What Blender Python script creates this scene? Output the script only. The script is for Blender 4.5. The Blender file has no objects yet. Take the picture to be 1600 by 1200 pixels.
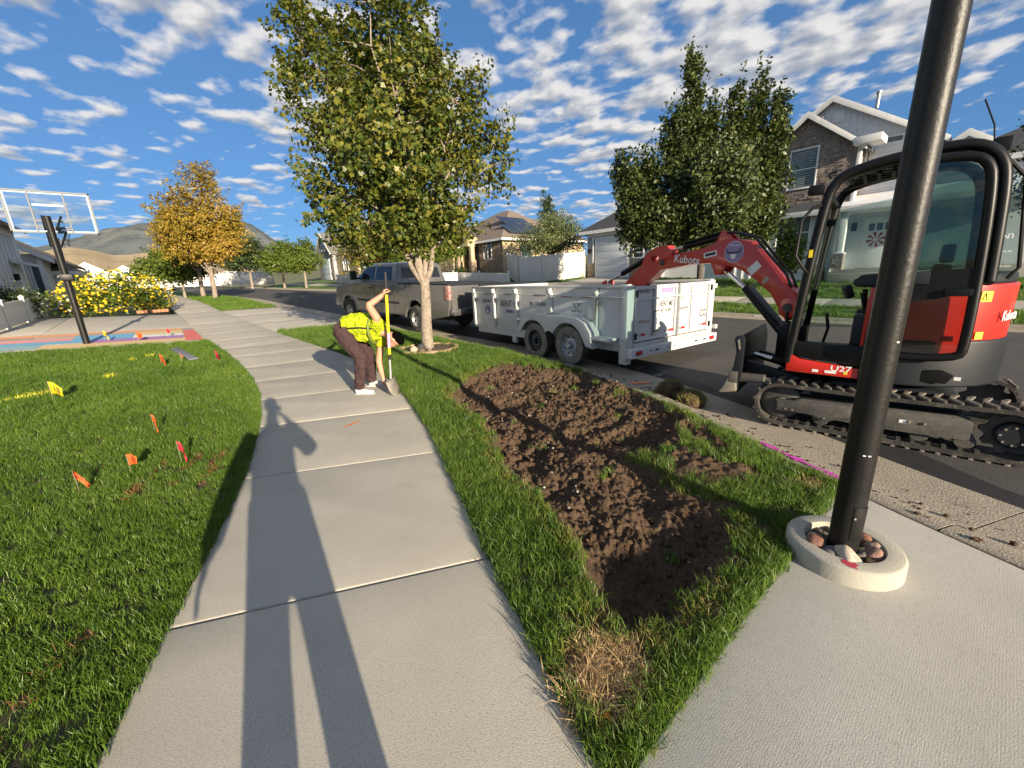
import bpy, bmesh, math, random
import numpy as np
from mathutils import Vector, Matrix, Euler
random.seed(7); RNG = np.random.default_rng(7)
sc = bpy.context.scene
R = math.radians
# ------------------------------------------------------------------ camera, sky, sun, exposure
CAM_H = 1.6
cam_d = bpy.data.cameras.new('camera'); cam = bpy.data.objects.new('camera', cam_d)
sc.collection.objects.link(cam); sc.camera = cam
cam_d.sensor_width = 36; cam_d.lens = 36 * 625 / 1600; cam_d.clip_start = 0.02; cam_d.clip_end = 20000
AZ, PT, RL = R(39.4), R(14.8), R(2.4)
fw = Vector((math.sin(AZ) * math.cos(PT), math.cos(AZ) * math.cos(PT), -math.sin(PT)))
rt0 = Vector((math.cos(AZ), -math.sin(AZ), 0)); up0 = rt0.cross(fw)
rt_ = math.cos(RL) * rt0 - math.sin(RL) * up0; up_ = math.sin(RL) * rt0 + math.cos(RL) * up0
mw = Matrix((rt_, up_, -fw)).transposed().to_4x4(); mw.translation = (0, 0, CAM_H); cam.matrix_world = mw

SUN_EL, SUN_AZ = R(14.4), R(187.35)          # azimuth measured clockwise from +Y
w = bpy.data.worlds.new('World'); sc.world = w; w.use_nodes = True
nt = w.node_tree; nt.nodes.clear()
def N(nt, t, **k):
    n = nt.nodes.new(t)
    for a, b in k.items():
        if a.startswith('i_'): n.inputs[a[2:].replace('_', ' ')].default_value = b
        else: setattr(n, a, b)
    return n
def ramp(nt, stops, interp='LINEAR'):
    n = nt.nodes.new('ShaderNodeValToRGB'); cr = n.color_ramp; cr.interpolation = interp
    while len(cr.elements) < len(stops): cr.elements.new(.5)
    for e, (p, c) in zip(cr.elements, stops):
        e.position = p; e.color = (c, c, c, 1) if isinstance(c, (int, float)) else (*c, 1)
    return n
def math_(nt, op, a, b=None):
    n = nt.nodes.new('ShaderNodeMath'); n.operation = op
    for i, v in enumerate((a, b)):
        if v is None: continue
        if isinstance(v, (int, float)): n.inputs[i].default_value = v
        else: nt.links.new(v, n.inputs[i])
    return n.outputs[0]
sky = N(nt, 'ShaderNodeTexSky', sky_type='NISHITA', sun_disc=False)
sky.sun_elevation = SUN_EL; sky.sun_rotation = SUN_AZ; sky.altitude = 1400; sky.air_density = 1.0; sky.dust_density = .35; sky.ozone_density = 2.5
tc = N(nt, 'ShaderNodeTexCoord'); sep = N(nt, 'ShaderNodeSeparateXYZ'); nt.links.new(tc.outputs['Generated'], sep.inputs[0])
zc = math_(nt, 'MAXIMUM', sep.outputs[2], 0.03); zc = math_(nt, 'ADD', zc, .11)
cx = math_(nt, 'DIVIDE', sep.outputs[0], zc); cy = math_(nt, 'DIVIDE', sep.outputs[1], zc)
cmb = N(nt, 'ShaderNodeCombineXYZ'); nt.links.new(cx, cmb.inputs[0]); nt.links.new(cy, cmb.inputs[1])
mp = N(nt, 'ShaderNodeMapping'); mp.inputs['Rotation'].default_value = (0, 0, R(70)); mp.inputs['Scale'].default_value = (1.0, .95, 1)
mp.inputs['Location'].default_value = (4.1, 9.2, 0)
nt.links.new(cmb.outputs[0], mp.inputs[0])
def cloud_field(vec):
    """patches of small heaped clouds: value > ~0.5 is cloud"""
    b_ = N(nt, 'ShaderNodeTexNoise', i_Scale=.95, i_Detail=1.0, i_Roughness=.5); nt.links.new(vec, b_.inputs['Vector'])
    p_ = N(nt, 'ShaderNodeTexNoise', i_Scale=6.6, i_Detail=6.0, i_Roughness=.46, i_Distortion=.0); nt.links.new(vec, p_.inputs['Vector'])
    return math_(nt, 'ADD', math_(nt, 'MULTIPLY', b_.outputs[0], .66), math_(nt, 'MULTIPLY', p_.outputs[0], .80))
f0 = cloud_field(mp.outputs[0]); mp2 = N(nt, 'ShaderNodeMapping'); mp2.inputs['Location'].default_value = (.042, -.038, 0); nt.links.new(mp.outputs[0], mp2.inputs[0]); f1 = cloud_field(mp2.outputs[0])
cov = ramp(nt, [(0.68, 0.0), (0.73, .42), (0.785, .88), (.87, .98)]); mr = N(nt, 'ShaderNodeMapRange', interpolation_type='SMOOTHSTEP'); mr.inputs[1].default_value = .0; mr.inputs[2].default_value = .42; mr.inputs[3].default_value = -.10; mr.inputs[4].default_value = .012; nt.links.new(sep.outputs[2], mr.inputs[0])   # thinner toward the horizon
nt.links.new(math_(nt, 'ADD', f0, mr.outputs[0]), cov.inputs[0])
dif = math_(nt, 'ADD', math_(nt, 'MULTIPLY', math_(nt, 'SUBTRACT', f0, f1), 2.2), math_(nt, 'SUBTRACT', 1.18, math_(nt, 'MULTIPLY', f0, .80)))
ccol = ramp(nt, [(.30, (1.75, 1.95, 2.35)), (.52, (2.7, 2.8, 3.0)), (.72, (4.3, 4.2, 4.1))]); nt.links.new(dif, ccol.inputs[0])
mx = N(nt, 'ShaderNodeMix', data_type='RGBA'); nt.links.new(cov.outputs[0], mx.inputs[0])
gm = N(nt, 'ShaderNodeGamma'); gm.inputs[1].default_value = .5; nt.links.new(sky.outputs[0], gm.inputs[0])   # photo's compressed sky range
tn = N(nt, 'ShaderNodeMix', data_type='RGBA', blend_type='MULTIPLY'); tn.inputs[0].default_value = 1.; nt.links.new(gm.outputs[0], tn.inputs[6]); tn.inputs[7].default_value = (.50, .92, 1.48, 1)
nt.links.new(tn.outputs[2], mx.inputs[6]); nt.links.new(ccol.outputs[0], mx.inputs[7])
bg = N(nt, 'ShaderNodeBackground'); bg.inputs[1].default_value = 0.085; nt.links.new(mx.outputs[2], bg.inputs[0])
wo = N(nt, 'ShaderNodeOutputWorld'); nt.links.new(bg.outputs[0], wo.inputs[0])

sun_d = bpy.data.lights.new('sun', 'SUN'); sun_d.energy = 5.0; sun_d.angle = R(.5); sun_d.color = (1.0, .85, .64)
sun = bpy.data.objects.new('sun', sun_d); sc.collection.objects.link(sun)
sdir = Vector((math.sin(SUN_AZ) * math.cos(SUN_EL), math.cos(SUN_AZ) * math.cos(SUN_EL), math.sin(SUN_EL)))
sun.rotation_euler = (-sdir).to_track_quat('-Z', 'Y').to_euler(); sun.location = (-3, -20, 15)
sc.view_settings.view_transform = 'Standard'; sc.view_settings.look = 'None'; sc.view_settings.gamma = 1.0
sc.view_settings.exposure = 1.22

# ------------------------------------------------------------------ materials
MATS = {}
def M(name, col, col2=None, rough=.65, metal=0., scale=6., detail=4., bump=0., bscale=60., spec=.4, coat=0., speck=None, trans=0., alpha=1., wave=None, grime=None, sat_rand=0.):
    """Principled material: two-tone noise, optional speckle, relief and grime; object coordinates."""
    if name in MATS: return MATS[name]
    m = bpy.data.materials.new(name); m.use_nodes = True; nt = m.node_tree
    b = nt.nodes['Principled BSDF']; b.inputs['Roughness'].default_value = rough; b.inputs['Metallic'].default_value = metal
    b.inputs['Specular IOR Level'].default_value = spec; b.inputs['Coat Weight'].default_value = coat
    tc = N(nt, 'ShaderNodeTexCoord'); co = tc.outputs['Object']
    if col2 is None: col2 = tuple(c * .82 for c in col)
    n1 = N(nt, 'ShaderNodeTexNoise', i_Scale=scale, i_Detail=detail, i_Roughness=.6); nt.links.new(co, n1.inputs['Vector'])
    r1 = ramp(nt, [(.32, col), (.70, col2)]); nt.links.new(n1.outputs[0], r1.inputs[0]); cur = r1.outputs[0]
    if speck:
        sc_, lo, hi, c3 = speck
        n2 = N(nt, 'ShaderNodeTexNoise', i_Scale=sc_, i_Detail=3.0, i_Roughness=.7); nt.links.new(co, n2.inputs['Vector'])
        r2 = ramp(nt, [(lo, 0.), (hi, 1.)]); nt.links.new(n2.outputs[0], r2.inputs[0])
        mm = N(nt, 'ShaderNodeMix', data_type='RGBA'); nt.links.new(r2.outputs[0], mm.inputs[0]); nt.links.new(cur, mm.inputs[6]); mm.inputs[7].default_value = (*c3, 1); cur = mm.outputs[2]
    if grime:
        gs, lo, hi, c4 = grime
        n3 = N(nt, 'ShaderNodeTexNoise', i_Scale=gs, i_Detail=8.0, i_Roughness=.72); nt.links.new(co, n3.inputs['Vector'])
        r3 = ramp(nt, [(lo, 0.), (hi, 1.)]); nt.links.new(n3.outputs[0], r3.inputs[0])
        mm = N(nt, 'ShaderNodeMix', data_type='RGBA'); nt.links.new(r3.outputs[0], mm.inputs[0]); nt.links.new(cur, mm.inputs[6]); mm.inputs[7].default_value = (*c4, 1); cur = mm.outputs[2]
    if sat_rand:
        oi = N(nt, 'ShaderNodeObjectInfo'); hv = N(nt, 'ShaderNodeHueSaturation')
        nt.links.new(math_(nt, 'ADD', math_(nt, 'MULTIPLY', oi.outputs['Random'], sat_rand), 1 - sat_rand / 2), hv.inputs['Value'])
        nt.links.new(cur, hv.inputs['Color']); cur = hv.outputs[0]
    nt.links.new(cur, b.inputs['Base Color'])
    h = None
    if bump:
        nb = N(nt, 'ShaderNodeTexNoise', i_Scale=bscale, i_Detail=5.0, i_Roughness=.65); nt.links.new(co, nb.inputs['Vector']); h = nb.outputs[0]
    if wave:
        ws, wr, wd = wave
        mpn = N(nt, 'ShaderNodeMapping'); mpn.inputs['Rotation'].default_value = wr; nt.links.new(co, mpn.inputs[0])
        wv = N(nt, 'ShaderNodeTexWave', i_Scale=ws, i_Distortion=wd, i_Detail=2.0); nt.links.new(mpn.outputs[0], wv.inputs['Vector'])
        h = math_(nt, 'ADD', h, math_(nt, 'MULTIPLY', wv.outputs[1], .06)) if h else wv.outputs[1]
    if h:
        bp = N(nt, 'ShaderNodeBump'); bp.inputs['Strength'].default_value = min(1, bump or .3); bp.inputs['Distance'].default_value = .01
        nt.links.new(h, bp.inputs['Height']); nt.links.new(bp.outputs[0], b.inputs['Normal'])
    if trans:
        tb = N(nt, 'ShaderNodeBsdfTranslucent'); nt.links.new(cur, tb.inputs[0]); ms = N(nt, 'ShaderNodeMixShader'); ms.inputs[0].default_value = trans
        nt.links.new(b.outputs[0], ms.inputs[1]); nt.links.new(tb.outputs[0], ms.inputs[2]); nt.links.new(ms.outputs[0], nt.nodes['Material Output'].inputs[0])
    if alpha < 1: b.inputs['Alpha'].default_value = alpha
    MATS[name] = m; return m
def glass_mat(name, tint, mixf=.75, rough=.03):
    """thin tinted glazing: part clear, part mirror-like"""
    if name in MATS: return MATS[name]
    m = bpy.data.materials.new(name); m.use_nodes = True; nt = m.node_tree; nt.nodes.clear()
    tr = N(nt, 'ShaderNodeBsdfTransparent'); tr.inputs[0].default_value = (*tint, 1)
    gl = N(nt, 'ShaderNodeBsdfGlossy'); gl.inputs['Roughness'].default_value = rough
    lw = N(nt, 'ShaderNodeFresnel'); lw.inputs[0].default_value = 1.5
    f = math_(nt, 'MAXIMUM', lw.outputs[0], 1 - mixf)
    ms = N(nt, 'ShaderNodeMixShader'); nt.links.new(f, ms.inputs[0]); nt.links.new(tr.outputs[0], ms.inputs[1]); nt.links.new(gl.outputs[0], ms.inputs[2])
    o = N(nt, 'ShaderNodeOutputMaterial'); nt.links.new(ms.outputs[0], o.inputs[0]); MATS[name] = m; return m
def leaf_mat(name, c1, c2, c3, trans=.35, psc=.6):
    """foliage: colour varies per clump (noise in space) and per leaf (attribute 'rnd')"""
    if name in MATS: return MATS[name]
    m = bpy.data.materials.new(name); m.use_nodes = True; nt = m.node_tree; b = nt.nodes['Principled BSDF']
    at = N(nt, 'ShaderNodeAttribute', attribute_name='rnd'); ge = N(nt, 'ShaderNodeNewGeometry')
    n1 = N(nt, 'ShaderNodeTexNoise', i_Scale=psc, i_Detail=2.0); nt.links.new(ge.outputs['Position'], n1.inputs['Vector'])
    v = math_(nt, 'ADD', math_(nt, 'MULTIPLY', at.outputs['Fac'], .5), math_(nt, 'MULTIPLY', n1.outputs[0], .55))
    r = ramp(nt, [(.25, c1), (.52, c2), (.80, c3)]); nt.links.new(v, r.inputs[0])
    nt.links.new(r.outputs[0], b.inputs['Base Color']); b.inputs['Roughness'].default_value = .45; b.inputs['Specular IOR Level'].default_value = .35
    tb = N(nt, 'ShaderNodeBsdfTranslucent'); nt.links.new(r.outputs[0], tb.inputs[0]); ms = N(nt, 'ShaderNodeMixShader'); ms.inputs[0].default_value = trans
    nt.links.new(b.outputs[0], ms.inputs[1]); nt.links.new(tb.outputs[0], ms.inputs[2]); nt.links.new(ms.outputs[0], nt.nodes['Material Output'].inputs[0])
    MATS[name] = m; return m
def grass_mat(name, c1, c2, c3, trans=.3, psc=.9):
    """blades: tone per clump (instance random + patches), paler toward the tip (attribute 'h')"""
    m = bpy.data.materials.new(name); m.use_nodes = True; nt = m.node_tree; b = nt.nodes['Principled BSDF']
    oi = N(nt, 'ShaderNodeObjectInfo'); n1 = N(nt, 'ShaderNodeTexNoise', i_Scale=psc, i_Detail=3.0); nt.links.new(oi.outputs['Location'], n1.inputs['Vector'])
    at = N(nt, 'ShaderNodeAttribute', attribute_name='rnd')
    v = math_(nt, 'ADD', math_(nt, 'MULTIPLY', oi.outputs['Random'], .22), math_(nt, 'MULTIPLY', n1.outputs[0], .50)); v = math_(nt, 'ADD', v, math_(nt, 'MULTIPLY', at.outputs['Fac'], .32))
    r = ramp(nt, [(.28, c1), (.54, c2), (.84, c3)]); nt.links.new(v, r.inputs[0])
    nt.links.new(r.outputs[0], b.inputs['Base Color']); b.inputs['Roughness'].default_value = .42; b.inputs['Specular IOR Level'].default_value = .35
    tb = N(nt, 'ShaderNodeBsdfTranslucent'); nt.links.new(r.outputs[0], tb.inputs[0]); ms = N(nt, 'ShaderNodeMixShader'); ms.inputs[0].default_value = trans
    nt.links.new(b.outputs[0], ms.inputs[1]); nt.links.new(tb.outputs[0], ms.inputs[2]); nt.links.new(ms.outputs[0], nt.nodes['Material Output'].inputs[0])
    return m

# ------------------------------------------------------------------ mesh helpers
COL = sc.collection
def link_mesh(name, me, mat=None, parent=None):
    o = bpy.data.objects.new(name, me); COL.objects.link(o)
    if mat and not me.materials: me.materials.append(mat)
    if parent: o.parent = parent
    return o
def tag(o, label=None, cat=None, group=None, kind=None):
    if label: o['label'] = label
    if cat: o['category'] = cat
    if group: o['group'] = group
    if kind: o['kind'] = kind
    return o
def thing(name, label, cat, loc=(0, 0, 0), rz=0, group=None, rot=None):
    o = bpy.data.objects.new(name, None); COL.objects.link(o); o.empty_display_size = .1
    o.location = loc; o.rotation_euler = rot if rot else (0, 0, rz)
    return tag(o, label, cat, group)
def fast_mesh(name, V, F, smooth=False, attr=None):
    """V (n,3), F (m,k) constant k"""
    V = np.asarray(V, dtype=np.float32); F = np.asarray(F, dtype=np.int32); me = bpy.data.meshes.new(name)
    me.vertices.add(len(V)); me.vertices.foreach_set('co', V.ravel()); k = F.shape[1]
    me.loops.add(F.size); me.loops.foreach_set('vertex_index', F.ravel())
    me.polygons.add(len(F)); me.polygons.foreach_set('loop_start', np.arange(0, F.size, k, dtype=np.int32))
    if smooth: me.polygons.foreach_set('use_smooth', np.ones(len(F), dtype=bool))
    if attr is not None:
        for nm, arr in attr.items():
            a = me.attributes.new(nm, 'FLOAT', 'POINT'); a.data.foreach_set('value', np.asarray(arr, dtype=np.float32))
    me.update(calc_edges=True); me.validate(); return me
class MB:
    def __init__(s): s.v = []; s.f = []
    def add(s, V, F, M_=None):
        n = len(s.v)
        for p in V: s.v.append(tuple(M_ @ Vector(p)) if M_ else tuple(p))
        s.f += [tuple(i + n for i in f) for f in F]; return s
    def box(s, c, d, rot=None):
        x, y, z = (k / 2 for k in d); V = [(a * x, b * y, e * z) for a in (-1, 1) for b in (-1, 1) for e in (-1, 1)]
        m = Matrix.Translation(c) @ (Euler(rot).to_matrix().to_4x4() if rot else Matrix())
        return s.add(V, [(0, 1, 3, 2), (4, 6, 7, 5), (0, 4, 5, 1), (2, 3, 7, 6), (0, 2, 6, 4), (1, 5, 7, 3)], m)
    def bb(s, a, b):
        return s.box([(p + q) / 2 for p, q in zip(a, b)], [abs(q - p) for p, q in zip(a, b)])
    def prism(s, pts, a, b, ax='x'):
        """2D polygon extruded along an axis: x -> pts are (y,z); y -> (x,z); z -> (x,y)"""
        f = {'x': lambda p, t: (t, p[0], p[1]), 'y': lambda p, t: (p[0], t, p[1]), 'z': lambda p, t: (p[0], p[1], t)}[ax]
        n = len(pts); V = [f(p, a) for p in pts] + [f(p, b) for p in pts]
        ar = sum(pts[i][0] * pts[(i + 1) % n][1] - pts[(i + 1) % n][0] * pts[i][1] for i in range(n))
        fl = (ar > 0) ^ (b > a) ^ (ax == 'y')
        F = [tuple(range(n)), tuple(range(2 * n - 1, n - 1, -1))] + [((i + 1) % n, i, i + n, (i + 1) % n + n) for i in range(n)]
        if not fl: F = [tuple(reversed(q)) for q in F]
        return s.add(V, [tuple(reversed(q)) for q in F])
    def tube(s, pts, r, n=8, closed=False, caps=True):
        P = [Vector(p) for p in pts]; m = len(P); rs = r if isinstance(r, (list, tuple)) else [r] * m
        base = len(s.v); prev = None
        for i, p in enumerate(P):
            if closed: t = P[(i + 1) % m] - P[i - 1]
            else: t = P[min(i + 1, m - 1)] - P[max(i - 1, 0)]
            t.normalize()
            if prev is None: u = t.orthogonal().normalized()
            else:
                u = prev - t * prev.dot(t); u = u.normalized() if u.length > 1e-6 else t.orthogonal().normalized()
            prev = u; v = t.cross(u)
            for k in range(n):
                a = 2 * math.pi * k / n; q = p + (u * math.cos(a) + v * math.sin(a)) * rs[i]; s.v.append(tuple(q))
        for i in range(m if closed else m - 1):
            j = (i + 1) % m
            for k in range(n): s.f.append((base + i * n + k, base + i * n + (k + 1) % n, base + j * n + (k + 1) % n, base + j * n + k))
        if caps and not closed:
            s.f.append(tuple(base + k for k in reversed(range(n)))); s.f.append(tuple(base + (m - 1) * n + k for k in range(n)))
        return s
    def cyl(s, a, b, r, r2=None, n=16): return s.tube([a, b], [r, r if r2 is None else r2], n)
    def lathe(s, prof, n=24, m=None, closed=False):
        """profile (r,z) around local z"""
        base = len(s.v); M_ = m or Matrix()
        for r, z in prof:
            for k in range(n):
                a = 2 * math.pi * k / n; s.v.append(tuple(M_ @ Vector((r * math.cos(a), r * math.sin(a), z))))
        L = len(prof)
        for i in range(L if closed else L - 1):
            j = (i + 1) % L
            for k in range(n): s.f.append((base + i * n + k, base + i * n + (k + 1) % n, base + j * n + (k + 1) % n, base + j * n + k))
        if not closed:
            s.f.append(tuple(base + k for k in reversed(range(n)))); s.f.append(tuple(base + (L - 1) * n + k for k in range(n)))
        return s
    def loft(s, rings, caps=True, closed=False):
        base = len(s.v); n = len(rings[0])
        for r in rings: s.v += [tuple(p) for p in r]
        for i in range(len(rings) - 1):
            for k in range(n): s.f.append((base + i * n + k, base + i * n + (k + 1) % n, base + (i + 1) * n + (k + 1) % n, base + (i + 1) * n + k))
        if caps: s.f.append(tuple(base + k for k in reversed(range(n)))); s.f.append(tuple(base + (len(rings) - 1) * n + k for k in range(n)))
        return s
    def ell(s, c, r, n=12, m=8, rot=None):
        M_ = Matrix.Translation(c) @ (Euler(rot).to_matrix().to_4x4() if rot else Matrix())
        rings = []
        for i in range(m + 1):
            t = math.pi * (i + .02) / (m + .04); rings.append([M_ @ Vector((r[0] * math.sin(t) * math.cos(2 * math.pi * k / n), r[1] * math.sin(t) * math.sin(2 * math.pi * k / n), -r[2] * math.cos(t))) for k in range(n)])
        return s.loft(rings)
    def mesh(s, name, bev=0, seg=2, smooth=40):
        bm = bmesh.new(); vs = [bm.verts.new(p) for p in s.v]
        for f in s.f:
            try: bm.faces.new([vs[i] for i in f])
            except ValueError: pass
        bmesh.ops.recalc_face_normals(bm, faces=bm.faces)
        if bev:
            ed = [e for e in bm.edges if len(e.link_faces) == 2 and e.calc_face_angle(0) > R(28)]
            bmesh.ops.bevel(bm, geom=ed, offset=bev, segments=seg, affect='EDGES', clamp_overlap=True, profile=.6)
        me = bpy.data.meshes.new(name); bm.to_mesh(me); bm.free()
        if smooth:
            me.polygons.foreach_set('use_smooth', np.ones(len(me.polygons), dtype=bool)); me.set_sharp_from_angle(angle=R(smooth))
        return me
    def build(s, name, mat, parent=None, bev=0, seg=2, smooth=40):
        return link_mesh(name, s.mesh(name, bev, seg, smooth), mat, parent)
def P(name, mat, parent, bev=0, smooth=40, **k):
    """one-shape part: box=(c,d[,rot]) / bb=(a,b) / cyl / tube / prism"""
    mb = MB()
    for fn, a in k.items(): getattr(mb, fn)(*a)
    return mb.build(name, mat, parent, bev, smooth=smooth)
def chaikin(pts, it=2, closed=False):
    P_ = [tuple(p) for p in pts]
    for _ in range(it):
        Q = []; n = len(P_)
        for i in range(n if closed else n - 1):
            a, b = P_[i], P_[(i + 1) % n]; Q += [tuple(.75 * u + .25 * v for u, v in zip(a, b)), tuple(.25 * u + .75 * v for u, v in zip(a, b))]
        P_ = Q if closed else [P_[0]] + Q + [P_[-1]]
    return P_
def copy_tree(o, parent=None):
    c = o.copy(); COL.objects.link(c); c.parent = parent
    for ch in o.children: copy_tree(ch, c)
    return c
# lettering: all text outlines turned into thin meshes in one go
TXT = {}
def prep_text(items):
    obs = []
    for key, (s, bold) in items.items():
        cu = bpy.data.curves.new('t', 'FONT'); cu.body = s; cu.extrude = .004; cu.align_x = 'CENTER'; cu.align_y = 'CENTER'; cu.resolution_u = 2
        cu.offset = .012 * bold; o = bpy.data.objects.new('t', cu); COL.objects.link(o); obs.append((key, o, cu))
    dg = bpy.context.evaluated_depsgraph_get(); dg.update()
    for key, o, cu in obs: TXT[key] = bpy.data.meshes.new_from_object(o.evaluated_get(dg)); TXT[key].name = 'lettering'
    for key, o, cu in obs: bpy.data.objects.remove(o); bpy.data.curves.remove(cu)
def text(key, mat, parent, loc, rot, size, name='lettering', sx=1.0):
    o = link_mesh(name, TXT[key].copy(), mat, parent); o.location = loc; o.rotation_euler = rot; o.scale = (size * sx, size, size); return o
# value noise, for terrain and soil
def vnoise(x, y, seed=0):
    xi = np.floor(x).astype(np.int64); yi = np.floor(y).astype(np.int64); xf = x - xi; yf = y - yi
    def h(a, b):
        q = (a * 374761393 + b * 668265263 + seed * 1442695041) & 0xffffffff; q = ((q ^ (q >> 13)) * 1274126177) & 0xffffffff; return ((q ^ (q >> 16)) & 0xffff) / 65535.
    u = xf * xf * (3 - 2 * xf); v = yf * yf * (3 - 2 * yf)
    return (h(xi, yi) * (1 - u) + h(xi + 1, yi) * u) * (1 - v) + (h(xi, yi + 1) * (1 - u) + h(xi + 1, yi + 1) * u) * v
def fbm(x, y, oct=4, seed=0):
    s = 0; a = .5
    for i in range(oct): s = s + a * vnoise(x * 2 ** i, y * 2 ** i, seed + i * 17); a *= .5
    return s
# ------------------------------------------------------------------ lie of the land
def ip(pts): xs, ys = zip(*pts); return lambda t: np.interp(t, xs, ys)
zy = ip([(-30, 0), (4, 0), (8, .07), (12, .2), (16, .38), (20, .57), (25, .82), (30, 1.05), (48, 1.45), (60, 1.75), (80, 2.2), (150, 3.2), (400, 5)])
_ys = np.linspace(-12, 160, 345)
def smooth_curve(pts, it=6):
    f = ip(pts); v = f(_ys)
    for _ in range(it): v[1:-1] = (v[:-2] + 2 * v[1:-1] + v[2:]) / 4
    return lambda t: np.interp(t, _ys, v)
SWR = smooth_curve([(-12, -3.9), (-4, -.75), (-1, .28), (.62, .81), (1.67, 1.12), (3.3, 1.79), (5.2, 2.36), (7, 2.72), (8.5, 2.80), (10.8, 2.64), (14.3, 2.31), (17, 2.1), (22, 1.72), (40, .75), (80, -1.6), (160, -9)])
SWL = smooth_curve([(-12, -5.2), (-4, -2.35), (-1, -1.35), (.62, -.9), (1.78, -.54), (2.36, -.35), (3.4, .07), (6.1, .68), (7.7, .83), (9.3, .84), (11.6, .74), (14.2, .54), (17.6, .38), (22.7, .15), (33, -.35), (45, -1.05), (80, -3.3), (160, -10.7)])
CRB = smooth_curve([(-12, -2.0), (-6, .75), (-3, 2.1), (-.33, 3.19), (.57, 3.53), (.92, 3.75), (1.89, 4.3), (3, 4.77), (4.16, 5.18), (5.46, 5.38), (6.8, 5.44), (8.7, 5.38), (12, 5.12), (16, 4.72), (23, 3.95), (35, 3.0), (48, 2.0), (80, -.4), (160, -8)], 3)
FCB = smooth_curve([(-12, 15.2), (7, 15.2), (15, 14.4), (24, 13.1), (34.5, 11.6), (50, 9.8), (80, 7.2), (160, 0)])
def gz_left(x, y): return zy(y) + .045 * np.clip(SWL(y) - x, 0, 6)
def gz_far(x, y): return zy(y) + .06 + .08 * np.clip(x - FCB(y) - .3, 0, 60)
def road_z(x, y):
    a, b = CRB(y) + .9, FCB(y) - .5; t = np.clip((x - a) / (b - a), 0, 1); return zy(y) - .07 + .10 * 4 * t * (1 - t) * .6
# ------------------------------------------------------------------ setting
prep_text(dict(rent=('RENT ME', 1.0), day=('24/DAY', 0.6), phone=('801 776 8501', 1), kub=('Kubota', 1.2), u27=('U27', 1.5), plate=('Z744471', 1.5), cc=('CC', 1.6), n44=('44', 1.4), small=('RENTALS', 1), brand=('RENTALS', .6), st1=('RENT IT', 1.4)))
def sheet(name, xs, ys, zf, mat, parent=None, kind='structure', smooth=True):
    """grid of a surface: xs(y) gives the row of x for each y"""
    rows = [np.asarray(xs(y), dtype=float) for y in ys]; n = len(rows[0]); V = []
    for y, r in zip(ys, rows): V.append(np.stack([r, np.full(n, y), zf(r, np.full(n, y))], 1))
    V = np.concatenate(V); m = len(ys); i = np.arange(m - 1)[:, None] * n + np.arange(n - 1)[None]; i = i.ravel()
    F = np.stack([i, i + 1, i + n + 1, i + n], 1); o = link_mesh(name, fast_mesh(name, V, F, smooth), mat, parent)
    if kind: o['kind'] = kind
    return o
m_ground = M('dry_ground', (.10, .12, .04), (.16, .14, .07), rough=.95, scale=.3, bump=.4, bscale=6)
m_soil = M('lawn_soil', (.040, .046, .016), (.055, .045, .022), rough=.95, scale=9, bump=.6, bscale=70)
m_asph = M('asphalt', (.080, .076, .070), (.060, .058, .055), rough=.9, spec=.25, scale=1.2, bump=.8, bscale=260, speck=(120, .56, .68, (.20, .19, .17)), grime=(1.6, .56, .78, (.045, .044, .042)))
m_asph_dark = M('asphalt_dark', (.020, .021, .023), (.028, .028, .030), rough=.8, spec=.3, scale=3, bump=.6, bscale=220, speck=(300, .62, .78, (.07, .07, .07)))
m_conc = M('sidewalk_concrete', (.45, .42, .355), (.385, .358, .30), rough=.9, spec=.25, scale=1.6, bump=.5, bscale=240, speck=(120, .50, .72, (.25, .232, .20)), grime=(1.1, .60, .85, (.27, .25, .215)), sat_rand=.14)
m_conc2 = M('driveway_concrete', (.43, .415, .37), (.375, .36, .32), rough=.88, spec=.25, scale=1.5, bump=.35, bscale=230, speck=(120, .52, .74, (.265, .255, .23)), wave=(34, (0, 0, R(90)), 4.0), grime=(.9, .60, .85, (.29, .28, .25)))
m_gut = M('curb_concrete', (.33, .285, .22), (.27, .235, .185), rough=.92, spec=.2, scale=4, bump=1.0, bscale=80, speck=(75, .54, .64, (.52, .46, .37)), grime=(6, .58, .74, (.15, .125, .09)))
m_joint = M('joint_dirt', (.05, .045, .035), rough=1)
# base land, reaching to the hills
gx = np.concatenate([-np.geomspace(3000, 12, 26), np.linspace(-10, 60, 36), np.geomspace(70, 4000, 26)])
gy = np.concatenate([np.linspace(-400, -20, 8), np.linspace(-12, 100, 57), np.geomspace(110, 4500, 26)])
def base_z(x, y):
    z = np.where(x < 3, gz_left(x, y), np.where(x > 13, gz_far(np.minimum(x, 60), y), zy(y))) - .30
    return z + np.clip(y - 160, 0, 4000) * .018
sheet('ground', lambda y: gx, gy, base_z, m_ground)
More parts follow.
